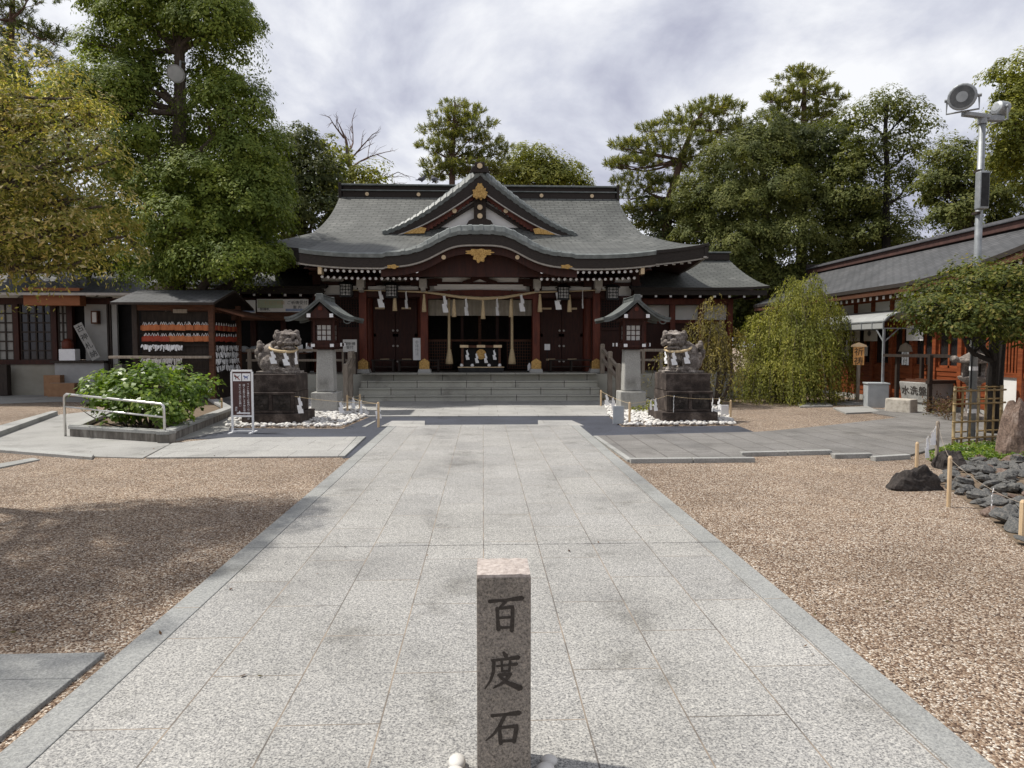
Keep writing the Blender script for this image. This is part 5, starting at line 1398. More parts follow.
mb = MB(); mb.box(bx0, xw, LYW+.3, LYW+.4, 1.15, 2.95); B(mb, 'dark_interior', 'dark_void')
for (a, b, mt_) in ((-60,15,'shaded_paper'), (17,53,'dark_glass'), (55,69,'shaded_paper')):
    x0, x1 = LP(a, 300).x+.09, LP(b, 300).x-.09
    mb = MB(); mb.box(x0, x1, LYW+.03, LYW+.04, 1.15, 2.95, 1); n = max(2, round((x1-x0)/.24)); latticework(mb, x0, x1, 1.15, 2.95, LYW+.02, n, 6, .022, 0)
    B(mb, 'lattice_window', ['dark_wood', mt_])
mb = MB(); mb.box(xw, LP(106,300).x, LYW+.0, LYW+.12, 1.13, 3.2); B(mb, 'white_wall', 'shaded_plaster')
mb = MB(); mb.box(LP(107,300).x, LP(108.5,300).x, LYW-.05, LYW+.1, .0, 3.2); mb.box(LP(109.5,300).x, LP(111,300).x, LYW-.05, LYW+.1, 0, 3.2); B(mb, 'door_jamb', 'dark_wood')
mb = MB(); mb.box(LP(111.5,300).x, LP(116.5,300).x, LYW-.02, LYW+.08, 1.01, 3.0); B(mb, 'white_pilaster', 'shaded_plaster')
mb = MB(); mb.box(LP(117,300).x-.6, bx1+1.3, LYW+.35, LYW+.45, 0, 3.1); B(mb, 'dark_gap_sheet', 'dark_void')  # near-black sheet put in as the darkness of the gap beside the building
mb = MB(); mb.slab(lambda a, b: (bx0-.3+(bx1-bx0+1.4)*a, 22.35+2.8*b, 3.25+.95*b), 6, 6, .08, 0, 1, uvf=lambda a, b: (a*7, b*3)); mb.slab(lambda a, b: (bx0-.3+(bx1-bx0+1.4)*(1-a), 27.95-2.8*b, 3.25+.95*b), 6, 6, .08, 0, 1, uvf=lambda a, b: (a*7, b*3)); B(mb, 'roof', ['slate_roof', 'pale_trim'])
mb = MB(); a, b = LP(40, 290), LP(95, 307); mb.box(a.x, b.x, LYW-.85, LYW-.5, b.z, b.z+.55); B(mb, 'brown_eave_box', 'orange_wood_plain', bevel=.01)
mb = MB(); a, b = LP(94, 311), LP(101, 324); mb.box(a.x, b.x, LYW-.2, LYW-.01, b.z, a.z, 0); B(mb, 'wall_lamp', 'brown_wood')
mb = MB(); mb.box(a.x+.05, b.x-.03, LYW-.215, LYW-.202, b.z+.05, a.z-.05, 0); B(mb, 'lamp_pane', 'shoji_paper')
mb = MB(); a, b = LP(0, 363), LP(10, 392); mb.box(a.x-.3, b.x+.25, LYW-.5, LYW-.3, .02, 1.0); B(mb, 'dark_post_box', 'dark_wood')
# things by it
a = P(61, 343.5, LYW-.2); b = P(77.5, 354.5, LYW-.2)
mb = MB(); mb.box(a.x, b.x, LYW-.34, LYW-.05, 1.132, 1.50); o = mb.build('white_box', 'white_paint', bevel=.008); tag(o, 'plain white box standing on the counter left of the leaning sign', 'box')
mb = MB(); mb.lathe([(.15,0), (.17,.05), (.16,.22), (.1,.3), (.04,.34)], ((a.x+b.x)/2-.05, LYW-.2, 1.502), 14); o = mb.build('red_jar', 'red_lacquer', smooth=True); tag(o, 'dull red jar standing on the white box by the window', 'jar')
a = P(77.5, 324, LYW-.4); b = P(96.5, 359, LYW-.4)
t2 = empty('leaning_sign', ((a.x+b.x)/2, LYW-.4, b.z), 'tilted white signboard with vertical black writing leaning on the white wall', 'sign')
mid = (a+b)/2; L = (a-b).length; ang = atan2(a.x-b.x, a.z-b.z)
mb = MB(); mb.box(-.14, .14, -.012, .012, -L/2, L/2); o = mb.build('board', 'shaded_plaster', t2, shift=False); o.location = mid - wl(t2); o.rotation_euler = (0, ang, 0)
for k, ch in enumerate('古神札納'):
    q = mid + (a-b)*(.36-.24*k); txt(ch, .24, 'ink', t2, (q.x, LYW-.416, q.z), (pi/2, ang, 0))
for k, (px, py, w_, h_, lab) in enumerate(((64,390,.8,.42,'wide cardboard box on the ground by the tiled counter'), (55,386,.5,.66,'tall cardboard box behind a wider one by the tiled counter'))):
    p = P(px, py, 22.7+.35*k)
    t2 = empty('cardboard_box', (p.x, 22.7+.35*k, .0), lab, 'box', 'cardboard boxes by the left building')
    mb = MB(); mb.cbox((p.x, 22.7+.35*k, .008), (w_, .35, h_), 0, 1, .06); mb.build('carton', 'cardboard', t2, bevel=.005)
    mb = MB(); mb.cbox((p.x, 22.7+.35*k, .009+h_), (w_*.99, .06, .003), 0, 1, .06); mb.build('tape', 'pale_trim', t2)
# dark fence behind the shed
x0, x1 = bx1+1.4, AX-8.95
mb = MB(); mb.box(x0, x1, 24.4, 24.5, 0, 2.6)
for k in range(16):
    x = x0+(x1-x0)*k/15; mb.box(x-.02, x+.02, 24.37, 24.4, 0, 2.6)
o = mb.build('board_fence', 'dark_wood'); tag(o, 'tall dark board fence behind the plaque shed', 'fence')

# ================================================================== RIGHT BUILDING
WX = 11.4; EXX = 10.62; RXX = 13.0; YN, YF = 12.0, 27.2
t = empty('right_building', (13, 20, 0), 'long low hall at right with dark slate roof and red timber front', 'building')
B = lambda mb, n, m, par=t, **k: mb.build(n, m, par, **k)
def rz_(b, Y):
    up = .48*max(0, (17.6-Y)/4.6)**1.8
    return 3.2+1.27*(1-(1-b)**1.0)*(.78+.22*b) + up*(1-b)**1.5
mb = MB()
mb.slab(lambda a, b: (EXX+(RXX-EXX)*b, YF+(YN-YF)*a, rz_(b, YF+(YN-YF)*a)), 40, 14, .10, 0, 1, uvf=lambda a, b: (a*15, b*2.9))
mb.slab(lambda a, b: (2*RXX-EXX-(RXX-EXX)*b, YN+(YF-YN)*a, rz_(b, YN+(YF-YN)*a)), 40, 8, .10, 0, 1, uvf=lambda a, b: (a*15, b*2.9))
rf = B(mb, 'roof', ['slate_roof', 'bark_board'])
mb = MB(); mb.box(RXX-.2, RXX+.2, YN-.1, YF+.1, 4.42, 4.60, 0); mb.box(RXX-.26, RXX+.26, YN-.15, YF+.15, 4.60, 4.66, 1); mb.box(RXX-.14, RXX+.14, YN-.1, YF+.1, 4.66, 4.72, 1); B(mb, 'ridge', ['ridge_red', 'slate_edge'], rf, bevel=.012)
mb = MB(); mb.box(RXX-.22, RXX+.22, YF+.16, YF+.24, 4.2, 4.82); B(mb, 'ridge_end_tile', 'bark_board', rf, bevel=.02)
mb = MB()
for i in range(40):
    y0, y1 = YF+(YN-YF)*i/40, YF+(YN-YF)*(i+1)/40; z0, z1 = rz_(0,y0), rz_(0,y1)
    mb.hexa([(EXX+.03,y0,z0-.24), (EXX+.10,y0,z0-.24), (EXX+.10,y1,z1-.24), (EXX+.03,y1,z1-.24), (EXX+.03,y0,z0-.1), (EXX+.10,y0,z0-.1), (EXX+.10,y1,z1-.1), (EXX+.03,y1,z1-.1)])
B(mb, 'eave_fascia', 'brown_wood', rf)
mb = MB(); mb.slab(lambda a, b: (EXX+.11+.9*b, YF+(YN-YF)*a, rz_(0, YF+(YN-YF)*a)-.17+.25*b), 24, 2, .03); B(mb, 'soffit', 'brown_wood', rf)
n = 42
for k in range(n):
    Y = 13.4+k*(YF-13.8)/n; z = rz_(0, Y)-.30
    mb = MB(); mb.bar((EXX+.16,Y,z), (WX+.1,Y,z+.2), .075, .085, 0); mb.box(EXX+.145,EXX+.16,Y-.04,Y+.04,z-.045,z+.045,1); B(mb, 'rafter', ['brown_wood', 'white_paint'], rf)
mb = MB(); mb.box(WX, WX+.1, 13.0, YF-.3, 2.30, 3.1); B(mb, 'plaster_band', 'plaster')
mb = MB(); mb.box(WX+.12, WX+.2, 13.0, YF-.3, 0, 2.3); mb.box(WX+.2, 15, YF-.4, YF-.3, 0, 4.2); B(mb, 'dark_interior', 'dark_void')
mb = MB(); mb.box(WX-.05, WX+.1, 13.0, YF-.3, -.02, .14); B(mb, 'sill_stone', 'stone_block')
mb = MB(); mb.box(WX-.04, WX+.11, 13.0, YF-.3, 2.16, 2.30); mb.box(WX-.04, WX+.11, 13.0, YF-.3, 2.86, 2.96); B(mb, 'lintel', 'orange_wood')
Y = 27.0 - .3; bay = .95; k = 0; Y = 26.7
while Y > 13.2:
    y0 = Y-bay
    mb = MB(); mb.box(WX-.06, WX+.1, Y-.07, Y+.07, .14, 2.86); B(mb, 'post', 'orange_wood', bevel=.008)
    if y0 > 15.2:
        mb = MB(); mb.box(WX+.01, WX+.06, y0+.075, Y-.075, .14, .98, 0)
        for j in range(6): mb.box(WX-.012, WX+.01, y0+.075, Y-.075, .16+.14*j, .275+.14*j, 0)
        B(mb, 'lower_panel', 'orange_wood')
        mb = MB(); mb.box(WX-.03, WX+.08, y0+.07, Y-.07, .98, 1.06); B(mb, 'sill', 'orange_wood')
        mb = MB(); mb.box(WX+.05, WX+.06, y0+.075, Y-.075, 1.06, 2.16, 1)
        for u in (0, .5, 1):
            yy = y0+.1+(bay-.2)*u; mb.box(WX+.015, WX+.048, yy-.03, yy+.03, 1.06, 2.16, 0)
        mb.box(WX+.015, WX+.044, y0+.1, Y-.1, 1.06, 1.12, 0); mb.box(WX+.015, WX+.044, y0+.1, Y-.1, 2.08, 2.16, 0)
        B(mb, 'window', ['orange_wood', 'dark_glass'])
    else:
        mb = MB(); mb.box(WX+.01, WX+.06, y0+.0, Y-.075, .14, .92); B(mb, 'white_base_wall', 'plaster')
        mb = MB(); mb.box(WX-.03, WX+.08, y0+.07, Y-.07, .92, 1.02, 0); mb.box(WX+.05, WX+.06, y0+.07, Y-.07, 1.02, 2.16, 1)
        for j in range(9): yy = y0+.1+(bay-.2)*j/8; mb.box(WX, WX+.045, yy-.025, yy+.025, 1.02, 2.16, 0)
        B(mb, 'slat_window', ['orange_wood', 'dark_glass'])
    Y = y0
# awning on metal posts
ya, yb_ = 17.9, 21.6
t2 = empty('awning', (10.9, (ya+yb_)/2, 0), 'pale sheet awning on thin metal posts against the red timber front', 'awning')
B2 = lambda mb, n, m, **k: mb.build(n, m, t2, **k)
aw = lambda u: (10.45+.93*u, 2.27+.36*sqrt(u)*.92)
mb = MB(); mb.slab(lambda a, b: (aw(b)[0], yb_+(ya-yb_)*a, aw(b)[1]), 8, 8, .015); B2(mb, 'sheet', 'awning_sheet')
mb = MB()
mb.box(10.44, 10.46, ya, yb_, 2.06, 2.26); B2(mb, 'valance', 'awning_sheet')
mb = MB()
for Y in (ya, (ya+yb_)/2, yb_):
    for k in range(6): a0, a1 = aw(k/6), aw((k+1)/6); mb.bar((a0[0],Y,a0[1]-.03), (a1[0],Y,a1[1]-.03), .03, .03)
    mb.bar((10.47,Y,2.06), (11.38,Y,2.06), .03, .03)
mb.bar((10.47,ya,2.06), (10.47,yb_,2.06), .035, .035); mb.bar((10.435,ya,2.24), (10.435,yb_,2.24), .025, .025)
for k in range(8): Y = ya+(yb_-ya)*k/7; mb.bar((10.43,Y,2.05), (10.43,Y,2.25), .02, .02)
B2(mb, 'frame', 'galvanised')
for Y in (ya+.02, yb_-.02):
    mb = MB(); mb.bar((10.47,Y,0), (10.47,Y,2.05), .05, .05); mb.bar((10.47,Y+(.03 if Y < 19 else -.03),1.72), (10.47,Y+(.36 if Y < 19 else -.36),2.04), .025, .025); mb.bar((10.5,Y,1.72), (10.85,Y,2.04), .025, .025); B2(mb, 'post', 'galvanised')
# short entrance curtains with crest
for Y, lab in ((21.0,'far'), (20.1,'second'), (18.0,'near')):
    t2 = empty('entrance_curtain', (WX-.07, Y, 2.14), 'white short curtain with dark round crest, the %s one along the red front' % lab, 'curtain', 'short curtains along the red front')
    mb = MB()
    for k in range(16):
        f = lambda q: .015*sin(q*9)
        y0, y1 = Y-.36+.72*k/16, Y-.36+.72*(k+1)/16
        mb.quad((WX-.07+f(y0),y0,1.74), (WX-.07+f(y1),y1,1.74), (WX-.07+f(y1),y1,2.14), (WX-.07+f(y0),y0,2.14))
    mb.build('cloth', 'plaster', t2, fix=False)
    mb = MB(); mb.disc((WX-.10, Y, 1.97), .085, .006, 'x', 18, 0); mb.build('crest', 'slate_edge', t2)
# notices on the front
for (px, y0, y1, Y, w_, lab, tx) in ((848,347,364,21.9,.16,'tall blank white notice strip at the far end under the awning',None), (866,346,356,20.8,.16,'short blank white notice strip behind the wooden sign',None), (905.5,352,365,18.9,.3,'white vertical notice with black writing on the red front right of the awning','受\n付')):
    p0 = P(px, y0-8 if Y > 21.5 else y0, Y); p1 = P(px, y1, Y); x = WX-.09
    Yw = p0.y*x/p0.x*1.0
    s_ = x/p0.x; z0 = 1.6+(p0.z-1.6)*s_; z1 = 1.6+(p1.z-1.6)*s_
    t2 = empty('paper_notice', (x, Yw, z1), lab, 'notice', 'white notices on the red front')
    mb = MB(); mb.box(x-.006, x+.006, Yw-w_/2, Yw+w_/2, z1, z0); mb.build('sheet', 'white_paper', t2)
    if tx:
        txt(tx, .2, 'ink', t2, (x-.008, Yw, (z0+z1)/2), (pi/2, 0, -pi/2))
        mb = MB(); mb.prism([(-.3,0), (.3,0), (.22,.16), (0,.24), (-.22,.16)], lambda u, v, w__: (x-.02+w__, Yw+u, z0+.01+v), .03); mb.build('roofed_top', 'weathered_wood', t2)
# wooden sign on a post
p = G(857.5, 400); q = P(857.5, 345, p.y)
sx2 = 10.3; sy2 = p.y*sx2/p.x; s_ = sx2/p.x
t2 = empty('wooden_sign', (sx2, sy2, 0), 'orange wooden signboard with black characters and little roof on a pale post', 'sign')
zt = 1.6+(q.z-1.6)*s_; zb2 = 1.6+(P(857.5, 365, p.y).z-1.6)*s_
mb = MB(); mb.cbox((sx2, sy2, 0), (.07, .07, zb2)); mb.build('post', 'weathered_wood', t2)
mb = MB(); mb.cbox((sx2, sy2, -.01), (.5, .5, .07)); mb.build('foot', 'stone_block', t2)
ca, sa = cos(-.35), sin(-.35)
mb = MB(); mb.cbox((sx2, sy2, zb2), (.27, .04, zt-zb2-.05), 0, 1, -.45); mb.build('board', 'sign_orange', t2)
mb = MB(); mb.prism([(-.2,0), (.2,0), (.18,.05), (0,.12), (-.18,.05)], lambda u, v, w__: (sx2+u*cos(-.45)-(w__-.04)*sin(-.45), sy2+u*sin(-.45)+(w__-.04)*cos(-.45), zt-.05+v), .08); mb.build('cap', 'pale_wood', t2)
for k, ch in enumerate('祈祷'):
    n = Vector((sin(-.45), -cos(-.45), 0))*.0215
    txt(ch, .24, 'ink', t2, (sx2+n.x, sy2+n.y, zt-.20-.25*k), (pi/2, 0, -.45))
# grey cabinet, basin, block, lantern
g = G(882, 408)
mb = MB(); mb.cbox((g.x, g.y+.3, 0), (.50, .52, .60), 0, 1, -.3); t2 = empty('grey_cabinet', (g.x, g.y+.3, 0), 'plain grey metal cabinet box at the foot of the awning post', 'cabinet'); mb.build('body', 'grey_paint', t2, bevel=.008)
mb = MB(); mb.cbox((g.x, g.y+.3, .602), (.54, .56, .04), 0, 1, -.3); mb.build('lid', 'grey_paint', t2, bevel=.006)
bxx, byy, brz = P(924, 400, 16.75).x, 16.75, -1.28
t2 = empty('water_basin', (bxx, byy, 0), 'carved stone water basin with three characters under a dark timber rack', 'basin')
def rot(px, py): return (bxx+px*cos(brz)-py*sin(brz), byy+px*sin(brz)+py*cos(brz))
def bb(mb, x0, x1, y0, y1, z0, z1, m=0, tp=0):
    q = [(x0+tp,y0+tp), (x1-tp,y0+tp), (x1-tp,y1-tp), (x0+tp,y1-tp)]; r = [(x0,y0), (x1,y0), (x1,y1), (x0,y1)]
    mb.hexa([(*rot(*a), z0) for a in q] + [(*rot(*a), z1) for a in r], m)
mb = MB(); bb(mb, -.42, .42, -.36, .5, .22, .72, 0, .05); mb.build('basin', 'stone_block', t2, bevel=.02)
mb = MB(); bb(mb, -.34, .34, -.28, .42, -.02, .22, 0); mb.build('foot', 'stone_block', t2, bevel=.015)
mb = MB(); bb(mb, -.40, .40, -.33, .47, .722, .745, 0); bb(mb, -.45, .45, -.1, 0, .745, .78); bb(mb, -.45, .45, .2, .3, .745, .78); mb.build('plank_cover', 'brown_wood', t2)
for k, ch in enumerate('水洗盤'):
    x, y = rot(-.24+.24*k, -.345); txt(ch, .23, 'inscription', t2, (x, y-.004, .5), (pi/2+.1, 0, brz), .004)
for (a, b) in ((-.62,-.2), (.5,-.42), (-.62,.62), (.62,.62)):
    mb = MB(); x, y = rot(a, b); mb.cbox((x, y, 0), (.08, .08, 1.38)); mb.build('rack_post', 'dark_wood', t2)
mb = MB(); a = rot(-.95,-.3); b = rot(.95,-.3); mb.bar((*a,1.36), (*b,1.36), .07, .07); a = rot(-.95,.62); b = rot(.95,.62); mb.bar((*a,1.36), (*b,1.36), .07, .07); a = rot(.5,-.5); b = rot(.5,.8); mb.bar((*a,.74), (*b,.74), .1, .08); mb.build('rack_beam', 'dark_wood', t2)
x, y = P(901, 410, 16.35).x, 16.35
t2 = empty('stone_block', (x, y, 0), 'low rough stone block with faint carving before the water basin', 'stone block')
mb = MB(); mb.cbox((x, y, -.02), (.62, .36, .36), 0, .97, brz+.25); o = mb.build('block', 'rough_block', t2, bevel=.03)
# round-roofed stone lantern behind the bamboo
lx, ly = P(974, 370, 14.5).x, 14.5
t2 = empty('stone_lantern', (lx, ly, 0), 'old stone garden lantern with curled roof behind the bamboo fence', 'stone lantern')
B2 = lambda mb, n, m, **k: mb.build(n, m, t2, **k)
mb = MB(); mb.lathe([(.3,-.02), (.3,.12), (.2,.16), (.15,.2), (.14,.75), (.17,.8)], (lx,ly,0), 6); B2(mb, 'shaft', 'worn_stone', bevel=.012)
mb = MB(); mb.lathe([(.16,.8), (.31,.88), (.33,.94), (.28,.96)], (lx,ly,0), 6); B2(mb, 'platform', 'worn_stone', bevel=.012)
mb = MB()
for k in range(6):
    a = pi/3*k; mb.cbox((lx+.19*cos(a), ly+.19*sin(a), .96), (.09, .09, .27), 0, 1, a)
mb.cbox((lx,ly,.96), (.2,.2,.27)); B2(mb, 'fire_box', 'worn_stone', bevel=.01)
mb = MB(); mb.lathe([(.24,1.23), (.40,1.25), (.41,1.30), (.25,1.38), (.12,1.46), (.08,1.50)], (lx,ly,0), 6)
for k in range(6):
    a = pi/3*k; mb.ell((lx+.42*cos(a), ly+.42*sin(a), 1.32), (.07,.07,.08), 10); mb.ell((lx+.34*cos(a), ly+.34*sin(a), 1.32), (.08,.08,.045), 8)
o = B2(mb, 'roof', 'worn_stone', smooth=True); rm = o.modifiers.new('r', 'REMESH'); rm.mode = 'VOXEL'; rm.voxel_size = .014
mb = MB(); mb.lathe([(.06,1.5), (.10,1.54), (.11,1.6), (.07,1.68), (.01,1.73)], (lx,ly,0), 12); B2(mb, 'jewel', 'worn_stone', smooth=True)

# ================================================================== LAMP POLE
g = G(971, 439); px_, py_ = g.x, g.y
t2 = empty('lamp_pole', (px_, py_, 0), 'tall galvanised pole carrying two floodlights and a box speaker at right', 'lamp pole')
B2 = lambda mb, n, m, par=None, **k: mb.build(n, m, par or t2, **k)
ztop = P(985, 118, py_).z
mb = MB(); mb.tube([(px_,py_,-.05), (px_,py_,2.6), (px_,py_,ztop)], [.062,.058,.052], 14); B2(mb, 'pole', 'galvanised', smooth=True)
for z in (1.18, .45):
    mb = MB(); mb.tube([(px_,py_,z), (px_,py_,z+.07)], .066, 14); B2(mb, 'white_band', 'white_paint')
mb = MB(); mb.tube([(px_,py_,ztop-.1), (px_,py_,ztop+.05)], .07, 14); B2(mb, 'cap', 'galvanised')
def flood(cx, cy, cz, dirv, sc=1, ang=0):
    d = Vector(dirv).normalized(); c = Vector((cx,cy,cz)); h = None
    mb = MB(); mb.tube([c-d*.13*sc, c-d*.10*sc, c+d*.06*sc, c+d*.13*sc, c+d*.145*sc], [.10*sc,.17*sc,.205*sc,.215*sc,.20*sc], 20); h = B2(mb, 'floodlight', 'galvanised', smooth=False, bevel=.008)
    mb = MB(); mb.tube([c+d*.146*sc, c+d*.15*sc], .175*sc, 20); B2(mb, 'lens', 'dark_lens', h)
    mb = MB(); mb.tube([c+d*.151*sc, c+d*.156*sc], .085*sc, 16); B2(mb, 'reflector', 'galvanised', h)
    side = d.cross(Vector((0,0,1))).normalized()
    mb = MB(); mb.tube([c+side*.225*sc, c+side*.23*sc-Vector((0,0,.22)), c-side*.23*sc-Vector((0,0,.22)), c-side*.225*sc], .016, 8); B2(mb, 'yoke', 'galvanised', h)
    mb = MB(); mb.tube([c+side*.2*sc, c+side*.26*sc], .03, 8); mb.tube([c-side*.2*sc, c-side*.26*sc], .03, 8); B2(mb, 'pivot', 'galvanised', h)
c = P(963, 98, py_-.15); flood(c.x, c.y, c.z, (-.75,-.9,-.15))
mb = MB(); a = P(974, 114, py_-.05); b = P(1008, 110, py_); mb.bar((c.x+.05, c.y+.05, c.z-.24), (px_+.1, py_, ztop+.02), .10, .07); mb.bar((px_-.05, py_, ztop+.0), (px_+.42, py_+.1, ztop+.02), .10, .09); B2(mb, 'arm', 'galvanised', bevel=.01)
flood(px_+.38, py_+.12, ztop+.20, (.9,.2,-.2), .66)
mb = MB(); a = P(981, 172, py_-.09); b = P(981, 210, py_-.09); mb.box(a.x-.085, a.x+.085, py_-.2, py_-.065, b.z, a.z); sp = B2(mb, 'speaker', 'galvanised', bevel=.02)
mb = MB(); mb.box(a.x-.065, a.x+.065, py_-.208, py_-.201, b.z+.04, a.z-.04); B2(mb, 'grille', 'black_iron', sp)
mb = MB(); mb.box(a.x-.03, a.x+.03, py_-.075, py_+.06, b.z-.06, b.z-.02); mb.box(a.x-.03, a.x+.03, py_-.075, py_+.06, a.z+.01, a.z+.05); B2(mb, 'clamp', 'dark_wood', sp)
mb = MB(); mb.tube([(px_-.06,py_-.03,2.9), (px_-.07,py_-.05,2.4), (px_-.062,py_-.03,.5), (px_-.062,py_-.03,0)], .012, 6); B2(mb, 'cable', 'black_iron')

# ================================================================== BAMBOO FENCE
fa = G(953, 446); fb = G(1000, 443)
t2 = empty('bamboo_fence', ((fa.x+fb.x)/2, fa.y, 0), 'open lashed bamboo fence guarding the lamp pole and dark trunk', 'fence')
hgt = P(953, 389, fa.y).z
def bam(p, q, r=.02, n='bamboo_pole', m='bamboo'):
    mb = MB(); p = Vector(p); q = Vector(q); k = max(2, round((q-p).length/.22)); pts = []; rd = []
    for i in range(k+1):
        u = p.lerp(q, i/k); dd = (q-p).normalized()*.006
        if 0 < i < k: pts += [u-dd, u, u+dd]; rd += [r, r*1.14, r]
        else: pts.append(u); rd.append(r)
    mb.tube(pts, rd, 10); return mb.build(n, m, t2, smooth=True)
n = 7
for k in range(n):
    u = k/(n-1); p = fa.lerp(fb, u); bam((p.x, p.y, -.05), (p.x, p.y, hgt + (.04 if k in (0, n-1) else 0)), .024 if k in (0, n-1) else .017, m='bamboo' if k % 3 else 'pale_bamboo')
for z in (hgt-.03, hgt-.24, hgt-.53, .12): bam((fa.x-.04, fa.y-.035, z), (fb.x+.04, fb.y-.035, z), .016, 'bamboo_rail')
fc = fb + Vector((.60, .80, 0)); fd = fa + Vector((.56, .80, 0))
for A_, B_ in ((fb, fc), (fa, fd), (fd, fc)):
    for k in range(1, 4):
        p = A_.lerp(B_, k/3); bam((p.x, p.y, -.05), (p.x, p.y, hgt), .017)
    for z in (hgt-.03, hgt-.24, .12): bam((A_.x, A_.y, z), (B_.x, B_.y, z), .014, 'bamboo_rail')

# ================================================================== ROCK BORDER on the right
GR = 'grey slate rocks of the border'
poly = GP([(948,466), (985,463), (1080,458), (1120,560), (1018,545), (990,519), (958,495), (935,482)])
rng = random.Random(12)
rv = []
for k in range(8):
    mb = MB(); rock_mesh(mb, (0,0,0), (1, .72, .46), 20+k, 16, 0, .10, 0, 24); me = mb.build('slate_rock', 'slate_rock' if k < 7 else 'brown_rock'); rv.append(me)
used = set(); pts_ = []
x0, x1 = min(p[0] for p in poly), max(p[0] for p in poly); y0, y1 = min(p[1] for p in poly), max(p[1] for p in poly)
tries = 0
sheet('rock_bed', poly, .004, 'soil')
while len(pts_) < 285 and tries < 40000:
    tries += 1
    x, y = rng.uniform(x0, x1), rng.uniform(y0, y1)
    if not in_poly(x, y, poly): continue
    s_ = rng.choice((rng.uniform(.045,.08), rng.uniform(.08,.15)))
    d = min([((x-a)**2+(y-b)**2)**.5 - c*.44 - s_*.44 for a, b, c in pts_] or [1])
    if d < -.06: continue
    pts_.append((x, y, s_))
for i, (x, y, s_) in enumerate(pts_):
    k = rng.randrange(8)
    if k in used: o = rv[k].copy(); COL.objects.link(o)
    else: o = rv[k]; used.add(k)
    o.location = (x, y, s_*.2+rng.uniform(0, .04)); o.scale = (s_, s_, s_*rng.uniform(.8,1.3)); o.rotation_euler = (rng.uniform(-.4,.4), rng.uniform(-.4,.4), rng.uniform(0,6.28))
    tag(o, 'grey slate rock lying in the loose border beside the gravel' if k < 7 else 'brownish rock lying among the grey slate of the border', 'rock', GR)
for (pa, pb, hh, lab, sd_, mt_) in (((901,491),(948,493),.20,'large black ridged rock at the gravel edge left of the slate border',3,'lava_rock'), ((941,470),(974,471),.23,'smaller black rock behind the large one near the grass',5,'lava_rock'), ((1010,460),(1056,462),.86,'tall brown boulder beside the bamboo fence at the right edge',14,'brown_rock')):
    a, b = G(*pa), G(*pb); mb = MB(); wd = (b.x-a.x)/2
    rock_mesh(mb, (0,0,0), (wd*1.12, wd*.8, hh), sd_, 34, 0, .17 if hh < .5 else .08, .1, 8 if hh < .5 else 12)
    if hh < .5:
        for q, (vx, vy, vz) in enumerate(mb.v):
            zr_ = max(0, vz/hh); k_ = 1-.32*zr_; rg_ = 1+.10*abs(MNOISE.noise(Vector((vx*14, vy*3, vz*16))))
            mb.v[q] = (vx*k_*rg_+.10*zr_*wd, vy*k_*rg_, vz*1.05*(1+.25*MNOISE.noise(Vector((vx*6, vy*6, sd_)))))
    o = mb.build('boulder', mt_, smooth=False); o.location = ((a.x+b.x)/2, a.y+wd*.5, hh*.12 if hh < .5 else 0); tag(o, lab, 'rock')
GR2 = 'rope pegs of the rock border'
q1 = peg(916.5,442,469,'short pale peg left of the tall streamer pole',GR2,'pale_wood',.022)
q2 = peg(936.5,421,466,'tallest reddish peg with white streamers by the grass',GR2,'weathered_wood',.024)
q3 = peg(948.5,456,507,'pale peg in front of the slate rocks',GR2,'pale_wood',.020)
q4 = peg(1022,500,541,'pale peg at the right edge of the picture',GR2,'pale_wood',.026)
q5 = G(1050, 470); q5 = Vector((q5.x, q5.y, .45))
def bound2(pts, shs, label):
    t = empty('boundary_cord', (pts[0].x, pts[0].y, 0), label, 'cord')
    mb = MB(); L = []
    for a, b in zip(pts, pts[1:]):
        for s_ in range(8):
            u = s_/8; q = a.lerp(b, u); q.z -= .03+.05*4*u*(1-u); L.append(q)
    q = pts[-1].copy(); q.z -= .03; L.append(q); mb.tube(L, .0022, 5); mb.build('cord', 'weathered_wood', t)
    cord_streamers(t, L, shs, .085)
bound2([q1, q2, q3, q4], [(934,431,444,9.3), (926.5,438,458,9.2), (936,457,473,8.9), (990,478,497,6.7)], 'thin cord with white streamers strung between the pegs of the rock border')
# floodlight in the big left tree is added with that tree
# ================================================================== VEGETATION
def leaf_mesh(name, cen, nrm, tan, L, W, mat, parent=None, fold=.0):
    n = len(cen); off = np.array(wl(parent)) if parent is not None else np.zeros(3)
    nrm = nrm/np.maximum(np.linalg.norm(nrm, axis=1, keepdims=True), 1e-6)
    tan = tan - nrm*np.sum(nrm*tan, axis=1, keepdims=True); tan /= np.maximum(np.linalg.norm(tan, axis=1, keepdims=True), 1e-6)
    bit = np.cross(nrm, tan); L = L[:, None]; W = W[:, None]
    c = cen-off
    v = np.stack([c-tan*L*.5, c+bit*W*.5-nrm*W*.12, c+tan*L*.5, c-bit*W*.5-nrm*W*.12], axis=1).reshape(-1, 3).astype(np.float32)
    me = bpy.data.meshes.new(name)
    me.vertices.add(n*4); me.vertices.foreach_set('co', v.ravel())
    me.loops.add(n*4); me.loops.foreach_set('vertex_index', np.arange(n*4, dtype=np.int32))
    me.polygons.add(n); me.polygons.foreach_set('loop_start', np.arange(0, n*4, 4, dtype=np.int32)); me.polygons.foreach_set('loop_total', np.full(n, 4, dtype=np.int32))
    me.update(calc_edges=True); me.materials.append(MT[mat])
    o = bpy.data.objects.new(name, me); COL.objects.link(o)
    if parent is not None: o.parent = parent
    return o
def sph(rg, n):
    d = rg.normal(size=(n, 3)); return d/np.linalg.norm(d, axis=1, keepdims=True)
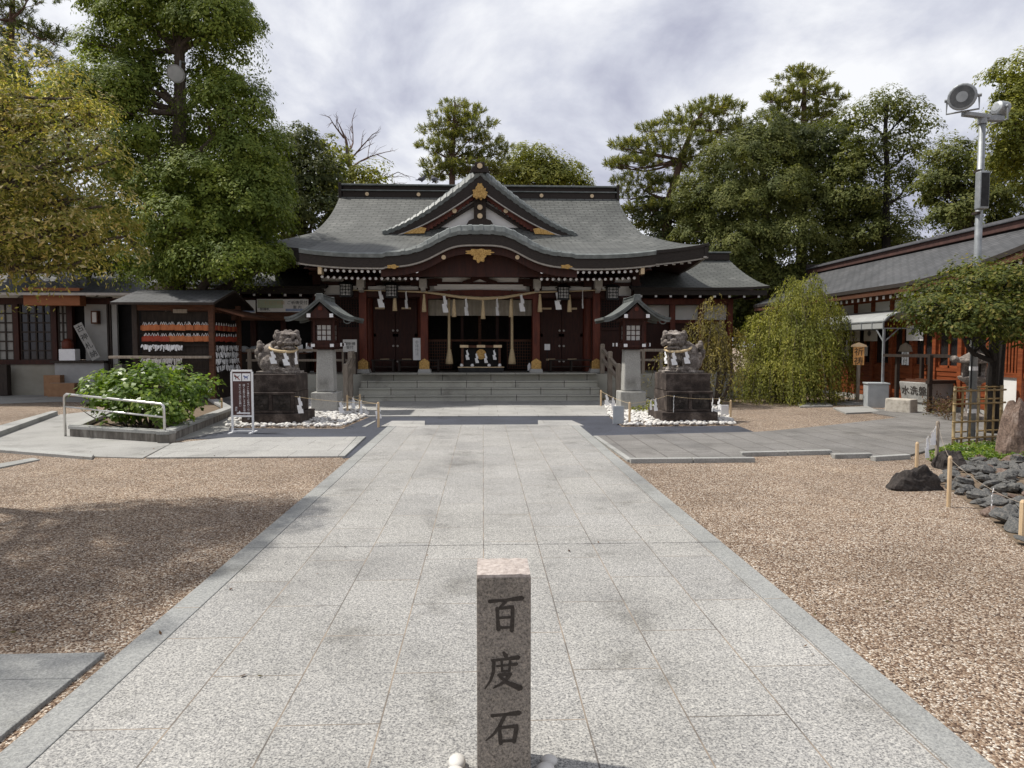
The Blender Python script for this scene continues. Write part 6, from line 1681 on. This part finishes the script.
def clumps_of(rg, blobs, spacing):
    out = []
    for (c, r) in blobs:
        c = np.array(c, float); r = np.array(r if hasattr(r, '__len__') else (r, r, r), float)*.92
        area = 4*pi*((r[0]*r[1])**1.6/3+(r[0]*r[2])**1.6/3+(r[1]*r[2])**1.6/3)**(1/1.6)
        n = max(5, int(area/(spacing**2)*1.0))
        # even spread over the lobe (golden spiral), jittered; lower side thinner
        k = np.arange(n)+.5; ph = np.arccos(1-2*k/n); th = pi*(1+5**.5)*k+rg.uniform(0, 6)
        d = np.stack([np.cos(th)*np.sin(ph), np.sin(th)*np.sin(ph), np.cos(ph)], axis=1)+rg.normal(size=(n, 3))*.16
        d /= np.linalg.norm(d, axis=1, keepdims=True); d = d[(d[:, 2] > -.45) | (rg.random(n) < .35)]; n = len(d)
        f = 1-.16*rg.random(n)[:, None]
        out.append(np.hstack([c+d*r*f, d]))
    return np.vstack(out)
def crown(name, blobs, seed, mat, parent, spacing=.8, cr=.55, per=45, L=.16, asp=.55, flat=.72, up=.5, droop=0, dome=.80, core=3.0, rsc=1.0):
    blobs = [(c, tuple(np.array(r if hasattr(r, '__len__') else (r, r, r))*rsc)) for c, r in blobs]
    rg = np.random.default_rng(seed); cl = clumps_of(rg, blobs, spacing); n = len(cl)
    size = cr*(.55+.9*rg.random(n))
    # every clump is a little dome of leaves: most on its upper shell, few below
    C = np.repeat(cl[:, :3], per, axis=0); D = np.repeat(cl[:, 3:], per, axis=0); Sz = np.repeat(size, per)[:, None]
    N = len(C); d = sph(rg, N); d += .45*D; upm = rg.random(N) < dome; d[:, 2] = np.where(upm, np.abs(d[:, 2])*1.0+.05, d[:, 2]); d /= np.linalg.norm(d, axis=1, keepdims=True)
    rr = (.55+.5*rg.random(N)[:, None]**.6)
    lump = 1+.28*np.sin(d[:, :1]*7+np.repeat(rg.random(n)*6, per)[:, None])*np.sin(d[:, 1:2]*6+np.repeat(rg.random(n)*6, per)[:, None])
    off = d*rr*Sz*lump; off[:, 2] *= flat; off[:, 2] -= droop*(off[:, 0]**2+off[:, 1]**2)/np.maximum(Sz[:, 0], .05)
    nr = d*.8 + D*.5 + rg.normal(size=(N, 3))*.28; nr[:, 2] += up
    tn = d*.8 + rg.normal(size=(N, 3))*.8; tn[:, 2] -= .45
    LL = L*(.6+.8*rg.random(N)); Q = C+off
    # leaves on the inner twigs close the heart of each lobe
    cc = []
    for (c, r) in blobs:
        r = np.array(r if hasattr(r, '__len__') else (r, r, r), float); m = int(core*np.prod(r)**(1/3)**1 * 60/(L/.12)**1)+8
        cc.append(np.array(c)+sph(rg, m)*r*.80*rg.random(m)[:, None]**.45)
    cc = np.vstack(cc); M = len(cc)
    Q = np.vstack([Q, cc]); nr = np.vstack([nr, rg.normal(size=(M, 3))]); tn = np.vstack([tn, rg.normal(size=(M, 3))]); LL = np.concatenate([LL, L*1.6*(.7+.6*rg.random(M))])
    o = leaf_mesh(name, Q, nr, tn, LL, LL*asp*(.8+.4*rg.random(N+M)), mat, parent)
    return cl
def limb(mb, a, b, r0, r1, rg, wob=.08, n=6, k=6):
    a = np.array(a, float); b = np.array(b, float); L = np.linalg.norm(b-a); pts = []; rd = []
    w = rg.normal(size=3)*wob*L
    for i in range(k+1):
        t = i/k; p = a*(1-t)+b*t+w*sin(pi*t)+rg.normal(size=3)*wob*L*.12*(0 < i < k); pts.append(tuple(p)); rd.append(r0+(r1-r0)*t)
    mb.tube(pts, rd, n)
    return pts
def tree(name, base, blobs, seed, mat, label, trunk_r=.22, bark='bark', top=None, group=None, limbs=9, cat='tree', zmin=0, **kw):
    rg = np.random.default_rng(seed+1000)
    t = empty(name, base, label, cat, group)
    bx_, by_, bz_ = base
    cs = sorted(blobs, key=lambda b: b[0][2]); top = top or (np.mean([b[0][0] for b in blobs])*.6+bx_*.4, np.mean([b[0][1] for b in blobs])*.6+by_*.4, cs[-1][0][2])
    mb = MB(); tp = limb(mb, (bx_, by_, bz_-.1), top, trunk_r, trunk_r*.25, rg, .03, 10, 8)
    for (c, r) in blobs:
        r = r if hasattr(r, '__len__') else (r, r, r)
        # limb leaves the trunk a little below the blob
        zz = min(max(c[2]-.5*r[2]-.25*abs(c[0]-bx_), bz_+.25*(top[2]-bz_)), top[2]*.92)
        zz = max(zz, zmin)
        i = min(range(len(tp)), key=lambda q: abs(tp[q][2]-zz)); s_ = tp[i]; rr = trunk_r*(1-.75*i/8)*.62
        e = limb(mb, s_, c, rr, rr*.3, rg, .07, 7, 5)
        for _ in range(4):
            d = rg.normal(size=3); d /= np.linalg.norm(d); d[2] = abs(d[2])*.6
            limb(mb, e[rg.integers(2, 6)], np.array(c)+d*np.array(r)*.8, rr*.35, .012, rg, .08, 5, 4)
    mb.build('trunk', bark, t, fix=False)
    crown('crown', blobs, seed, mat, t, **kw)
    return t
def B_(px, py, Y, rpx, rz=None, ry=None):
    p = P(px, py, Y); r = rpx/FPX*Y; return ((p.x, Y, p.z), (r, ry if ry else r, (rz/FPX*Y) if rz else r))
def pine(name, base, pads, seed, label, trunk_pts, trunk_r=.2, mat='leaf_pine', bark='red_bark', n_t=34, L=.20, group=None, pad_spread=1.0):
    # pads: (px,py,Y,rx_px,rz_px): flat pads of upright needle tufts
    rg = np.random.default_rng(seed); t = empty(name, base, label, 'tree', group)
    mb = MB(); k = len(trunk_pts); mb.tube(trunk_pts, [trunk_r*(1-.8*i/(k-1)) for i in range(k)], 9)
    C = []; Nn = []; T = []; LL = []
    for (px, py, Y, rp, rzp) in pads:
        Y2 = Y + rg.uniform(-1, 1)*rp/FPX*Y*.5; c = np.array(P(px, py, Y2)); r = rp/FPX*Y; rz_p = rzp/FPX*Y
        i = min(range(k), key=lambda q: abs(trunk_pts[q][2]-(c[2]-.25*r))); lp = limb(mb, trunk_pts[i], c-np.array((0, 0, rz_p*.5)), trunk_r*.38*(1-.6*i/k), .02, rg, .06, 5, 5)
        nt_ = max(12, int(n_t*(r*1.0)**1.6*1.55))
        a = rg.random(nt_)*2*pi; q = rg.random(nt_)**.5
        tc_ = np.stack([c[0]+r*q*np.cos(a), c[1]+r*.85*q*np.sin(a), c[2]+rz_p*(1-q**2)*rg.uniform(-.25, .8, nt_)+rz_p*.06*rg.normal(size=nt_)], axis=1)
        for _ in range(5):
            j = rg.integers(0, nt_); limb(mb, lp[rg.integers(2, 6)], tc_[j]-np.array((0, 0, .05)), .022, .008, rg, .05, 4, 3)
        m = 22
        ax = np.stack([np.cos(a)*q*.7, np.sin(a)*q*.7, np.ones(nt_)*.75], axis=1); ax /= np.linalg.norm(ax, axis=1, keepdims=True)
        A = np.repeat(ax, m, axis=0); TC = np.repeat(tc_, m, axis=0); d = A*1.0+rg.normal(size=A.shape)*.55; d /= np.linalg.norm(d, axis=1, keepdims=True)
        l = L*(.6+.7*rg.random(len(A))); along = A*(rg.random(len(A))[:, None]-.3)*.22
        C.append(TC+along+d*l[:, None]*.45); T.append(d); Nn.append(rg.normal(size=A.shape)); LL.append(l)
    mb.build('trunk', bark, t, fix=False)
    C = np.vstack(C); T = np.vstack(T); Nn = np.vstack(Nn); LL = np.concatenate(LL)
    leaf_mesh('crown', C, Nn, T, LL, LL*.13, mat, t)
    return t

# ---- big camphor behind the plaque shed
TX, TY = P(176, 200, 21.4).x, 21.4
blobs = [B_(150,25,21.4,46,36), B_(215,30,21,40,34), B_(120,5,22,36,30), B_(185,-20,21.5,55,36), B_(232,20,21.5,26,20), B_(110,105,20.8,34,26), B_(75,95,21,26,22), B_(140,138,20.5,26,18), B_(232,112,21,42,34), B_(250,155,20.8,36,30), B_(205,180,20.2,36,28), B_(165,190,20.4,32,26), B_(190,225,19.8,44,30), B_(245,215,20.5,44,36), B_(225,262,19.7,46,26), B_(270,262,20.2,22,18), B_(265,190,21.5,28,30), B_(160,265,20.5,30,22), B_(120,165,21.5,34,28), B_(215,80,22.5,26,24), B_(95,50,22,18,16), B_(188,145,22.8,34,34), B_(120,88,21,36,26), B_(90,90,21.6,28,22), B_(142,70,21.6,26,18), B_(255,185,20.6,28,24), B_(215,245,22.0,60,40), B_(120,220,22.0,36,40)]
t = tree('camphor_tree', (TX, TY, 0), blobs, 11, 'leaf_green', 'tall broad green tree with rugged trunk and floodlight rising behind the plaque shed', .42, top=tuple(P(182, -10, 21.4)), spacing=.62, cr=.50, per=330, L=.088, asp=.52, up=.25, droop=.5, core=11, rsc=.95)
# floodlight fixed on its trunk
p = P(178, 72, 20.85)
t2 = empty('tree_floodlight', (p.x, p.y, p.z), 'round grey floodlight fixed on the trunk of the tall green tree', 'floodlight')
mb = MB(); d = Vector((.05, -.85, -.55)).normalized(); c = Vector(p); mb.tube([c-d*.22, c-d*.02, c+d*.2, c+d*.23], [.07,.10,.25,.25], 18); mb.build('reflector', 'galvanised', t2)
mb = MB(); mb.tube([c+d*.231, c+d*.24], .21, 18); mb.build('lens', 'grey_paint', t2)
mb = MB(); mb.tube([c-d*.2, c-d*.25+Vector((0,0,.25)), c+Vector((0,.5,.45))], .03, 8); mb.build('bracket', 'galvanised', t2)
# ---- rust-leaved tree close on the left
blobs = [B_(20,97,7.14,62,42), B_(-50,112,7.30,70,60), B_(75,157,6.97,48,36), B_(20,182,6.81,60,42), B_(85,217,7.05,44,34), B_(40,235,6.81,52,34), B_(-40,222,7.05,60,60), B_(105,242,7.22,32,26), B_(15,270,6.97,30,20), B_(60,265,7.14,30,16), B_(-90,172,7.05,80,80), B_(40,122,7.64,46,36), B_(90,122,7.72,24,18)]
blobs += [((-5.1,5.5,3.9), (.9,.9,.7)), ((-5.0,4.5,3.8), (.9,.9,.7)), ((-5.8,4.9,4.1), (1,1,.8)), ((-5.9,6.1,4.3), (1,1,.9)), ((-5.2,6.1,4.9), (.7,.7,.6)), ((-6.6,5.6,3.6), (1,1,1))]  # crown lobes out of view, added to cast shadow on the left gravel
t = tree('rusty_tree', (P(-190,400,7.2).x, 7.3, 0), blobs, 21, 'leaf_rust', 'near tree with rusty brown and olive leaves overhanging the left edge', .16, spacing=.43, cr=.27, per=240, L=.046, zmin=2.5, core=2.5, asp=.36, up=.35, droop=.3, flat=.8)
# ---- pine behind the upper left corner
bp = P(10, 300, 28)
pads = [(10,-30,28,30,12), (30,-10,28,34,10), (5,15,28,30,12), (40,35,28,26,9), (15,45,28,36,12), (-20,10,28,40,14), (55,42,28,14,6), (25,60,28,32,12), (-10,70,28,30,14), (40,-50,28,20,10)]
pine('black_pine', (bp.x, 28, 0), pads, 31, 'dark pine showing in the upper left corner above the rusty tree', [(bp.x,28,-.1), tuple(P(10,200,28)), tuple(P(8,80,28)), tuple(P(12,20,28)), tuple(P(14,-60,28))], .26, mat='leaf_dark')
# ---- broad tree over the left building
blobs = [B_(-60,150,22.5,60,46), B_(0,170,22.5,50,40), B_(-20,100,22.5,56,50), B_(40,210,22.8,40,26), B_(-40,220,22,60,34), B_(30,130,23,36,40), B_(-110,190,22,60,50), B_(20,245,22.5,40,16), B_(70,235,23.2,30,16), B_(95,265,23.5,30,12), B_(-80,60,22.5,60,50)]
tree('shade_tree', (P(-10,390,25).x-1.5, 28.5, 0), blobs, 32, 'leaf_dark', 'dark broad tree spreading over the roof of the left building, behind the rusty tree', .4, spacing=.75, cr=.58, per=150, L=.14, droop=.35, up=.3, core=5)
# ---- dark trees left behind the hall
tree('evergreen_tree', (P(300,300,30).x, 30, 0), [B_(300,150,30,26,22), B_(290,185,29.5,30,26), B_(320,175,30,22,22), B_(310,215,29.5,32,24), B_(280,225,30,30,24), B_(335,205,30,14,18), B_(270,160,31,24,24)], 41, 'leaf_dark', 'dark evergreen tree between the tall green tree and the hall roof', .3, spacing=.72, cr=.55, per=170, L=.13, droop=.35, up=.3, core=5)
tree('yellow_green_tree', (P(352,300,33).x, 33, 0), [B_(345,170,33,20,18), B_(368,178,33,18,12), B_(330,150,33.5,14,14), B_(352,190,33,26,12), B_(325,185,33.5,18,14)], 42, 'leaf_lime', 'small yellow green tree peeking above the left end of the hall ridge', .2, spacing=.9, cr=.55, per=110, L=.14, asp=.5)
# ---- bare tree
rg = np.random.default_rng(77)
bb_ = P(352, 300, 35); t = empty('bare_tree', (bb_.x, 35, 0), 'leafless tree with thin spreading twigs above the left end of the ridge', 'tree')
mb = MB(); tr = [(bb_.x,35,-.1), tuple(P(353,200,35)), tuple(P(351,170,35)), tuple(P(346,140,35)), tuple(P(338,122,35))]; mb.tube(tr, [.2,.14,.10,.06,.015], 7)
mb.build('trunk', 'red_bark', t, fix=False)
def twigs(a, b, r, dep):
    pts = limb(mb, a, b, r, r*.35, rg, .05, 4, 4)
    if dep == 0: return
    a = np.array(a); b = np.array(b); L = np.linalg.norm(b-a); d = (b-a)/L
    for k in range(4):
        s_ = np.array(pts[1+k % 4]); q = d + rg.normal(size=3)*.45; q[1] *= .6; q /= np.linalg.norm(q); twigs(s_, s_+q*L*(.55-.08*k), r*.42, dep-1)
mb = MB()
for (x0, y0, x1, y1) in ((352,178,398,172), (351,168,386,152), (350,160,372,135), (348,150,352,122), (344,138,330,118), (352,182,330,170), (353,188,392,184), (352,176,322,150), (353,192,380,180), (354,195,340,172)):
    twigs(np.array(P(x0,y0,35)), np.array(P(x1,y1,35+rg.uniform(-1.5,1.5))), .055, 2)
mb.build('twigs', 'red_bark', t, fix=False)
# ---- pine behind the gable
pads = [(455,106,34,14,5), (470,112,34,14,6), (448,118,34,20,6), (478,125,34,18,6), (440,132,34,22,6), (468,138,34,22,7), (488,142,34,16,6), (436,148,34,20,6), (458,155,34,26,8), (486,160,34,22,7), (436,166,34,18,6), (450,175,34,24,8), (480,176,34,26,8), (432,180,34,12,5), (500,150,34,14,6), (503,170,34,14,8), (462,122,34,16,7), (450,140,34,18,7), (468,168,34,24,8)]
pine('straight_pine', (P(452,300,34).x, 34, 0), pads, 51, 'slender upright pine standing behind the central gable', [(P(452,300,34).x,34,-.1), tuple(P(452,230,34)), tuple(P(452,160,34)), tuple(P(454,125,34)), tuple(P(455,102,34))], .22, n_t=44, L=.22)
tree('round_tree', (P(545,300,37).x, 37, 0), [B_(528,160,37,20,14), B_(515,178,37,22,14), B_(548,168,37,20,14), B_(565,178,37,22,13), B_(538,182,37,30,14), B_(582,188,37,10,8), B_(500,188,37,18,12)], 52, 'leaf_lime', 'rounded yellow green tree behind the ridge right of the gable', .25, spacing=.75, cr=.58, per=180, L=.13, droop=.35, core=5)
# ---- big spreading pine right of the hall
pads = [(712,108,31,26,6), (730,112,31,16,6), (692,118,31,28,7), (672,128,31,22,6), (715,130,31,28,8), (732,135,31,16,7), (650,130,31,14,5), (680,142,31,34,8), (645,148,31,26,7), (625,146,31,16,6), (710,150,31,26,8), (660,160,31,34,8), (630,166,31,24,7), (616,165,31,12,5), (695,168,31,28,9), (640,182,31,30,9), (670,188,31,28,10), (628,196,31,18,9), (700,195,31,26,12), (650,210,31,28,12), (632,214,31,12,10), (675,218,31,20,12), (645,230,31,22,9), (740,125,31,10,5)]
bp = P(664, 300, 31)
pine('spreading_pine', (bp.x, 31, 0), pads, 61, 'large spreading pine with layered pads right of the hall roof', [(bp.x,31,-.1), tuple(P(664,250,31)), tuple(P(669,200,31)), tuple(P(681,160,31)), tuple(P(692,130,31)), tuple(P(705,108,31))], .26, n_t=42, L=.22)
# ---- conifer top behind
pads = [(800,72,34,12,5), (815,78,34,14,5), (790,82,34,16,6), (826,92,34,12,5), (805,92,34,20,7), (780,98,34,16,6), (838,100,34,10,5), (800,106,34,26,8), (828,112,34,18,7), (776,116,34,20,8), (805,124,34,30,10), (785,136,34,30,10), (825,132,34,24,10), (770,100,34,8,5)]
bp = P(803, 300, 34)
pine('upright_conifer', (bp.x, 34, 0), pads, 71, 'upright dark conifer whose ragged top rises above the round oaks', [(bp.x,34,-.1), tuple(P(803,200,34)), tuple(P(804,130,34)), tuple(P(804,95,34)), tuple(P(804,70,34))], .25, n_t=46, L=.24)
# ---- oaks right
tree('oak_tree', (P(760,300,29).x, 29, 0), [B_(730,165,29.0,34,24), B_(760,150,29.5,34,22), B_(700,195,29.0,28,24), B_(735,205,28.5,36,26), B_(775,190,28.5,36,28), B_(815,205,29.0,30,26), B_(700,235,29.0,26,22), B_(740,245,28.2,38,26), B_(785,240,28.2,36,28), B_(825,245,29.0,26,24), B_(728,262,28.6,30,18), B_(770,280,28.6,36,22), B_(690,215,30.0,20,20), B_(800,170,30.0,24,22), B_(815,275,29.0,26,22), B_(745,215,30.5,60,40)], 81, 'leaf_oak', 'dense round oak filling the space between the hall and the right building', .4, spacing=.68, cr=.53, per=310, L=.092, asp=.52, droop=.5, up=.25, core=10, rsc=.94)
tree('oak_tree', (P(790,300,30).x, 30, 0), [B_(770,135,30,26,20), B_(800,150,30,30,24), B_(830,150,30,28,24), B_(830,185,30,30,26), B_(850,170,30,20,22), B_(845,215,30,26,26), B_(745,150,30,24,18), B_(850,250,30,30,26), B_(872,215,30,24,22), B_(885,245,30,24,18), B_(655,215,31,20,20), B_(668,240,31,20,14)], 82, 'leaf_dark', 'darker oak standing behind the dense round oak', .35, spacing=.72, cr=.55, per=170, L=.13, droop=.35, up=.3, core=5)
tree('open_oak', (P(880,300,28).x, 28, 0), [B_(860,120,28,20,14), B_(885,105,28,20,12), B_(908,112,28,18,14), B_(920,130,28,16,14), B_(870,145,28,24,14), B_(905,150,28,22,14), B_(855,165,28,20,16), B_(890,175,28,22,12), B_(872,195,28,24,14), B_(910,182,28,14,10), B_(850,200,28,20,16), B_(895,225,28,22,12), B_(870,235,28,26,14), B_(905,245,28,20,10)], 83, 'leaf_oak', 'airy oak with visible forked trunk behind the right building roof', .24, bark='black_bark', spacing=.62, cr=.42, per=110, L=.11, asp=.5, droop=.3, core=2.5)
tree('dark_oak', (P(985,300,24).x, 24, 0), [B_(950,160,24,26,18), B_(935,185,24,20,16), B_(965,185,24,28,18), B_(985,205,23.5,30,20), B_(955,215,23.5,24,14), B_(1010,190,24,32,26), B_(1020,225,24,30,22), B_(975,235,24,26,12), B_(930,200,24.5,10,10)], 84, 'leaf_oak', 'dark oak partly hidden behind the lamp pole and slate roof', .3, spacing=.6, cr=.46, per=180, L=.105, droop=.35, up=.3, core=5)
tree('bright_tree', (P(1075,300,20).x, 20, 0), [B_(1015,75,20,26,18), B_(1035,110,20,36,28), B_(1012,125,19.5,26,22), B_(1050,160,20,50,36), B_(1005,150,20,18,16), B_(1070,90,20,50,40), B_(1020,95,19.6,20,16), B_(1010,160,20.5,22,16)], 85, 'leaf_lime', 'bright green tree entering at the upper right edge behind the lamp pole', .28, spacing=.5, cr=.39, per=180, L=.09, asp=.5, droop=.3)
# ---- far trees closing the gaps near the ground
far = [(-18, 40, 8), (-27, 36, 9), (-12, 42, 6.0), (-4, 46, 5.0), (4, 46, 5.0), (11, 42, 6.2), (16, 40, 7), (22, 38, 8), (28, 34, 8.5), (34, 30, 8), (-36, 30, 9), (9.5, 34, 5.2), (13, 31, 5.2)]
flab = ['behind the shed roof', 'behind the rusty tree', 'behind the dark evergreen', 'behind the left half of the ridge', 'behind the right half of the ridge', 'behind the spreading pine', 'behind the dense round oak', 'behind the airy oak', 'behind the dark oak', 'behind the bright right tree', 'beyond the left building', 'between the hall and spreading pine, low', 'low behind the right wing roof']
for i, ((x, y, h), lb) in enumerate(zip(far, flab)):
    rg = np.random.default_rng(900+i); bl = []
    for k in range(7): bl.append(((x+rg.uniform(-2.4,2.4), y+rg.uniform(-1.5,1.5), h*rg.uniform(.25,.8)), (1.8,1.6,h*.2)))
    tree('backdrop_tree', (x, y, 0), bl, 900+i, 'leaf_dark', 'far dark green tree ' + lb, .25, group='far trees behind the shrine', spacing=1.3, cr=.95, per=90, L=.22, asp=.6)

# ---- weeping shrubs right of the hall
def weeper(name, base, dome, seed, mat, label, n_str, lp, L, hang, trunk=.07, bark='bark', low=.15):
    rg = np.random.default_rng(seed); t = empty(name, base, label, 'shrub')
    mb = MB(); C = []; Nn = []; T = []; LL = []
    for k in range(5):
        a = rg.uniform(0, 2*pi); limb(mb, (base[0], base[1], -.1), (base[0]+.35*dome[0][1]*cos(a), base[1]+.35*dome[0][1]*sin(a), max(d_[0][2] for d_ in [((0,0,dome[0][0][2]),0)])), trunk, trunk*.3, rg, .08, 7, 6)
    for (c, r, rz) in dome:
        m = int(n_str*(r*r)/sum(d_[1]**2 for d_ in dome))
        for _ in range(m):
            a = rg.uniform(0, 2*pi); q = rg.random()**.5
            lm = MNOISE.noise(Vector((cos(a)*1.6+c[0], sin(a)*1.6+c[1], q*1.5+seed)))
            if lm < -.08 and rg.random() < .7: continue
            q *= 1+.3*lm; s0 = np.array((c[0]+r*q*cos(a)*.9, c[1]+r*q*sin(a)*.9, c[2]+rz*sqrt(max(0, 1-min(1, q)**2))*rg.uniform(.7, 1.02)*(1+.55*lm)))
            out = np.array((cos(a), sin(a), 0))*rg.uniform(.05,.35)*(.4+q); ln = min(rg.uniform(.5, 1)*hang, s0[2]-low)
            if ln < .1: continue
            u = np.linspace(0, 1, lp)[:, None]
            pts = s0 + out*(1-(1-u)**2)*1.0 + np.array((0, 0, .12))*np.sin(pi*np.minimum(u*2, 1))*.5 - np.array((0, 0, 1))*ln*u**1.25 + rg.normal(size=(lp, 3))*.022
            C.append(pts); d = np.tile(np.array((out[0]*.5, out[1]*.5, -1)), (lp, 1)) + rg.normal(size=(lp, 3))*.5; T.append(d)
            Nn.append(rg.normal(size=(lp, 3))*.6+np.array((cos(a), sin(a), .6))); LL.append(L*(.6+.8*rg.random(lp)))
            if rg.random() < .12: mb.tube([tuple(p) for p in pts[::max(1, lp//5)]], .006, 4)
    mb.build('branches', bark, t, fix=False)
    leaf_mesh('foliage', np.vstack(C), np.vstack(Nn), np.vstack(T), np.concatenate(LL), np.concatenate(LL)*.34, mat, t)
def D_(px, py, Y, rpx, rzpx): p = P(px, py, Y); return ((p.x, Y, p.z), rpx/FPX*Y, rzpx/FPX*Y)
weeper('weeping_shrub', (P(797,398,20).x, 20, 0), [D_(800,310,20,34,30), D_(775,335,19.8,32,28), D_(825,330,19.8,24,30), D_(800,350,19.5,44,30), D_(765,355,19.8,22,22), D_(828,362,19.6,20,20), D_(790,292,20,14,16), D_(812,285,20,12,12), D_(842,330,19.8,10,16), D_(755,330,19.9,12,16), D_(790,370,19.3,46,16)], 5, 'leaf_weep', 'large dome shaped weeping shrub with yellow green trailing foliage in front of the right building', 2700, 26, .075, 1.9, low=.03)
weeper('willow_shrub', (P(715,400,18.5).x, 18.5, 0), [D_(712,322,18.5,16,26), D_(705,345,18.3,26,26), D_(728,350,18.4,22,24), D_(690,352,18.3,18,14), D_(715,365,18.2,30,20), D_(668,358,18.3,10,10)], 6, 'leaf_weep_brown', 'thin brownish weeping shrub with drooping twigs behind the right lion', 520, 20, .075, 1.25, .05)
# ---- planter bush
rg = np.random.default_rng(8)
bl = [B_(112,397,12.8,24,16), B_(150,396,12.7,30,22), B_(186,398,13.4,20,16), B_(135,380,13.4,26,12), B_(172,378,13.8,18,11), B_(202,390,14.4,15,14), B_(102,384,13.6,13,10), B_(165,414,12.5,22,11), B_(128,416,12.7,20,9), B_(150,374,13.2,10,9)]
t = empty('leafy_bush', (P(150,420,13).x, 13, .13), 'glossy green leafy bush filling the low stone planter', 'bush')
mb = MB()
for (c, r) in bl:
    for _ in range(4): d = rg.normal(size=3)*.5; limb(mb, (c[0]*.6+P(150,420,13).x*.4, c[1]*.6+5.2, .1), np.array(c)+d*np.array(r), .018, .005, rg, .08, 5, 4)
mb.build('stems', 'bark', t, fix=False)
crown('foliage', bl, 8, 'leaf_shrub', t, spacing=.34, cr=.24, per=44, L=.095, asp=.62, up=.6, droop=.2)
# ---- right tree with flat crown and black trunk
Yt = 11.6
bl = [B_(985,285,Yt-.6,40,18), B_(1025,280,Yt-.4,44,20), B_(945,305,Yt-.8,38,14), B_(990,312,Yt-1.0,48,16), B_(1040,310,Yt-.8,44,20), B_(930,318,Yt-.6,20,9), B_(960,328,Yt-1.0,34,10), B_(1010,332,Yt-1.0,40,12), B_(1060,295,Yt-.3,50,26), B_(1075,330,Yt-.5,40,14), B_(935,292,Yt,24,10), B_(970,270,Yt,22,8)]
bt = G(992, 434)
t = tree('garden_tree', (bt.x, bt.y, 0), bl, 91, 'leaf_maple', 'low flat crowned tree with black trunk beside the lamp pole', .135, bark='black_bark', spacing=.36, cr=.30, per=110, L=.065, asp=.5, up=.5, droop=.35, flat=.55)
mb = MB(); mb.tube([(bt.x+.16,bt.y+.1,-.1), (bt.x+.15,bt.y+.1,1.0), (bt.x+.22,bt.y+.1,2.1)], [.10,.085,.06], 9); mb.build('second_stem', 'black_bark', t, fix=False)
# ---- low plants
def ground_cover(name, pts, n, seed, mat, label, L, h, kind='stuff', cat='ground cover'):
    rg = np.random.default_rng(seed); C = []
    x0, x1 = min(p[0] for p in pts), max(p[0] for p in pts); y0, y1 = min(p[1] for p in pts), max(p[1] for p in pts)
    while len(C) < n:
        x, y = rg.uniform(x0, x1), rg.uniform(y0, y1)
        if in_poly(x, y, pts): C.append((x, y, h*rg.random()**.7*(.5+.5*(MNOISE.noise(Vector((x*3, y*3, 0)))+.6))))
    C = np.array(C); N = len(C); nr = rg.normal(size=(N,3))*.6; nr[:,2] += .7; LL = L*(.6+.8*rg.random(N))
    o = leaf_mesh(name, C, nr, rg.normal(size=(N,3)), LL, LL*.4, mat); tag(o, label, cat, kind=kind); return o
ground_cover('ground_cover', GP([(925,461), (940,452), (1010,446), (1060,450), (1060,462), (1000,462), (955,467)]), 3600, 3, 'leaf_shrub', 'low green ground cover growing at the foot of the bamboo fence', .06, .16)
ground_cover('low_plant', GP([(630,415), (668,415), (664,406), (636,406)]), 900, 4, 'leaf_weep', 'small green tuft growing in the white pebbles near the right lantern', .07, .22, 'thing', 'plant')
ground_cover('dry_shrub', GP([(921,417), (953,424), (957,412), (930,408)]), 1300, 6, 'leaf_dry', 'low reddish brown shrub at the right foot of the water basin', .06, .5, 'thing', 'shrub')
ground_cover('grass_edge', GP([(600,402), (620,404), (700,398), (760,402), (845,402), (845,396), (600,396)]), 900, 7, 'leaf_weep_brown', 'thin grass growing under the weeping shrubs', .07, .08)

# ---- a few fallen leaves
rg = np.random.default_rng(44); n = 150
C = np.stack([rg.uniform(-7, 7, n), rg.uniform(2.9, 12, n), np.full(n, .032)], axis=1); C[:60, 0] = rg.uniform(-6.5, -1, 60)
nr = rg.normal(size=(n, 3))*.25; nr[:, 2] += 1; LL = rg.uniform(.02, .045, n)
o = leaf_mesh('fallen_leaves', C, nr, rg.normal(size=(n, 3)), LL, LL*.45, 'leaf_dry'); tag(o, 'scattered dry fallen leaves on the gravel and path', 'leaves', kind='stuff')
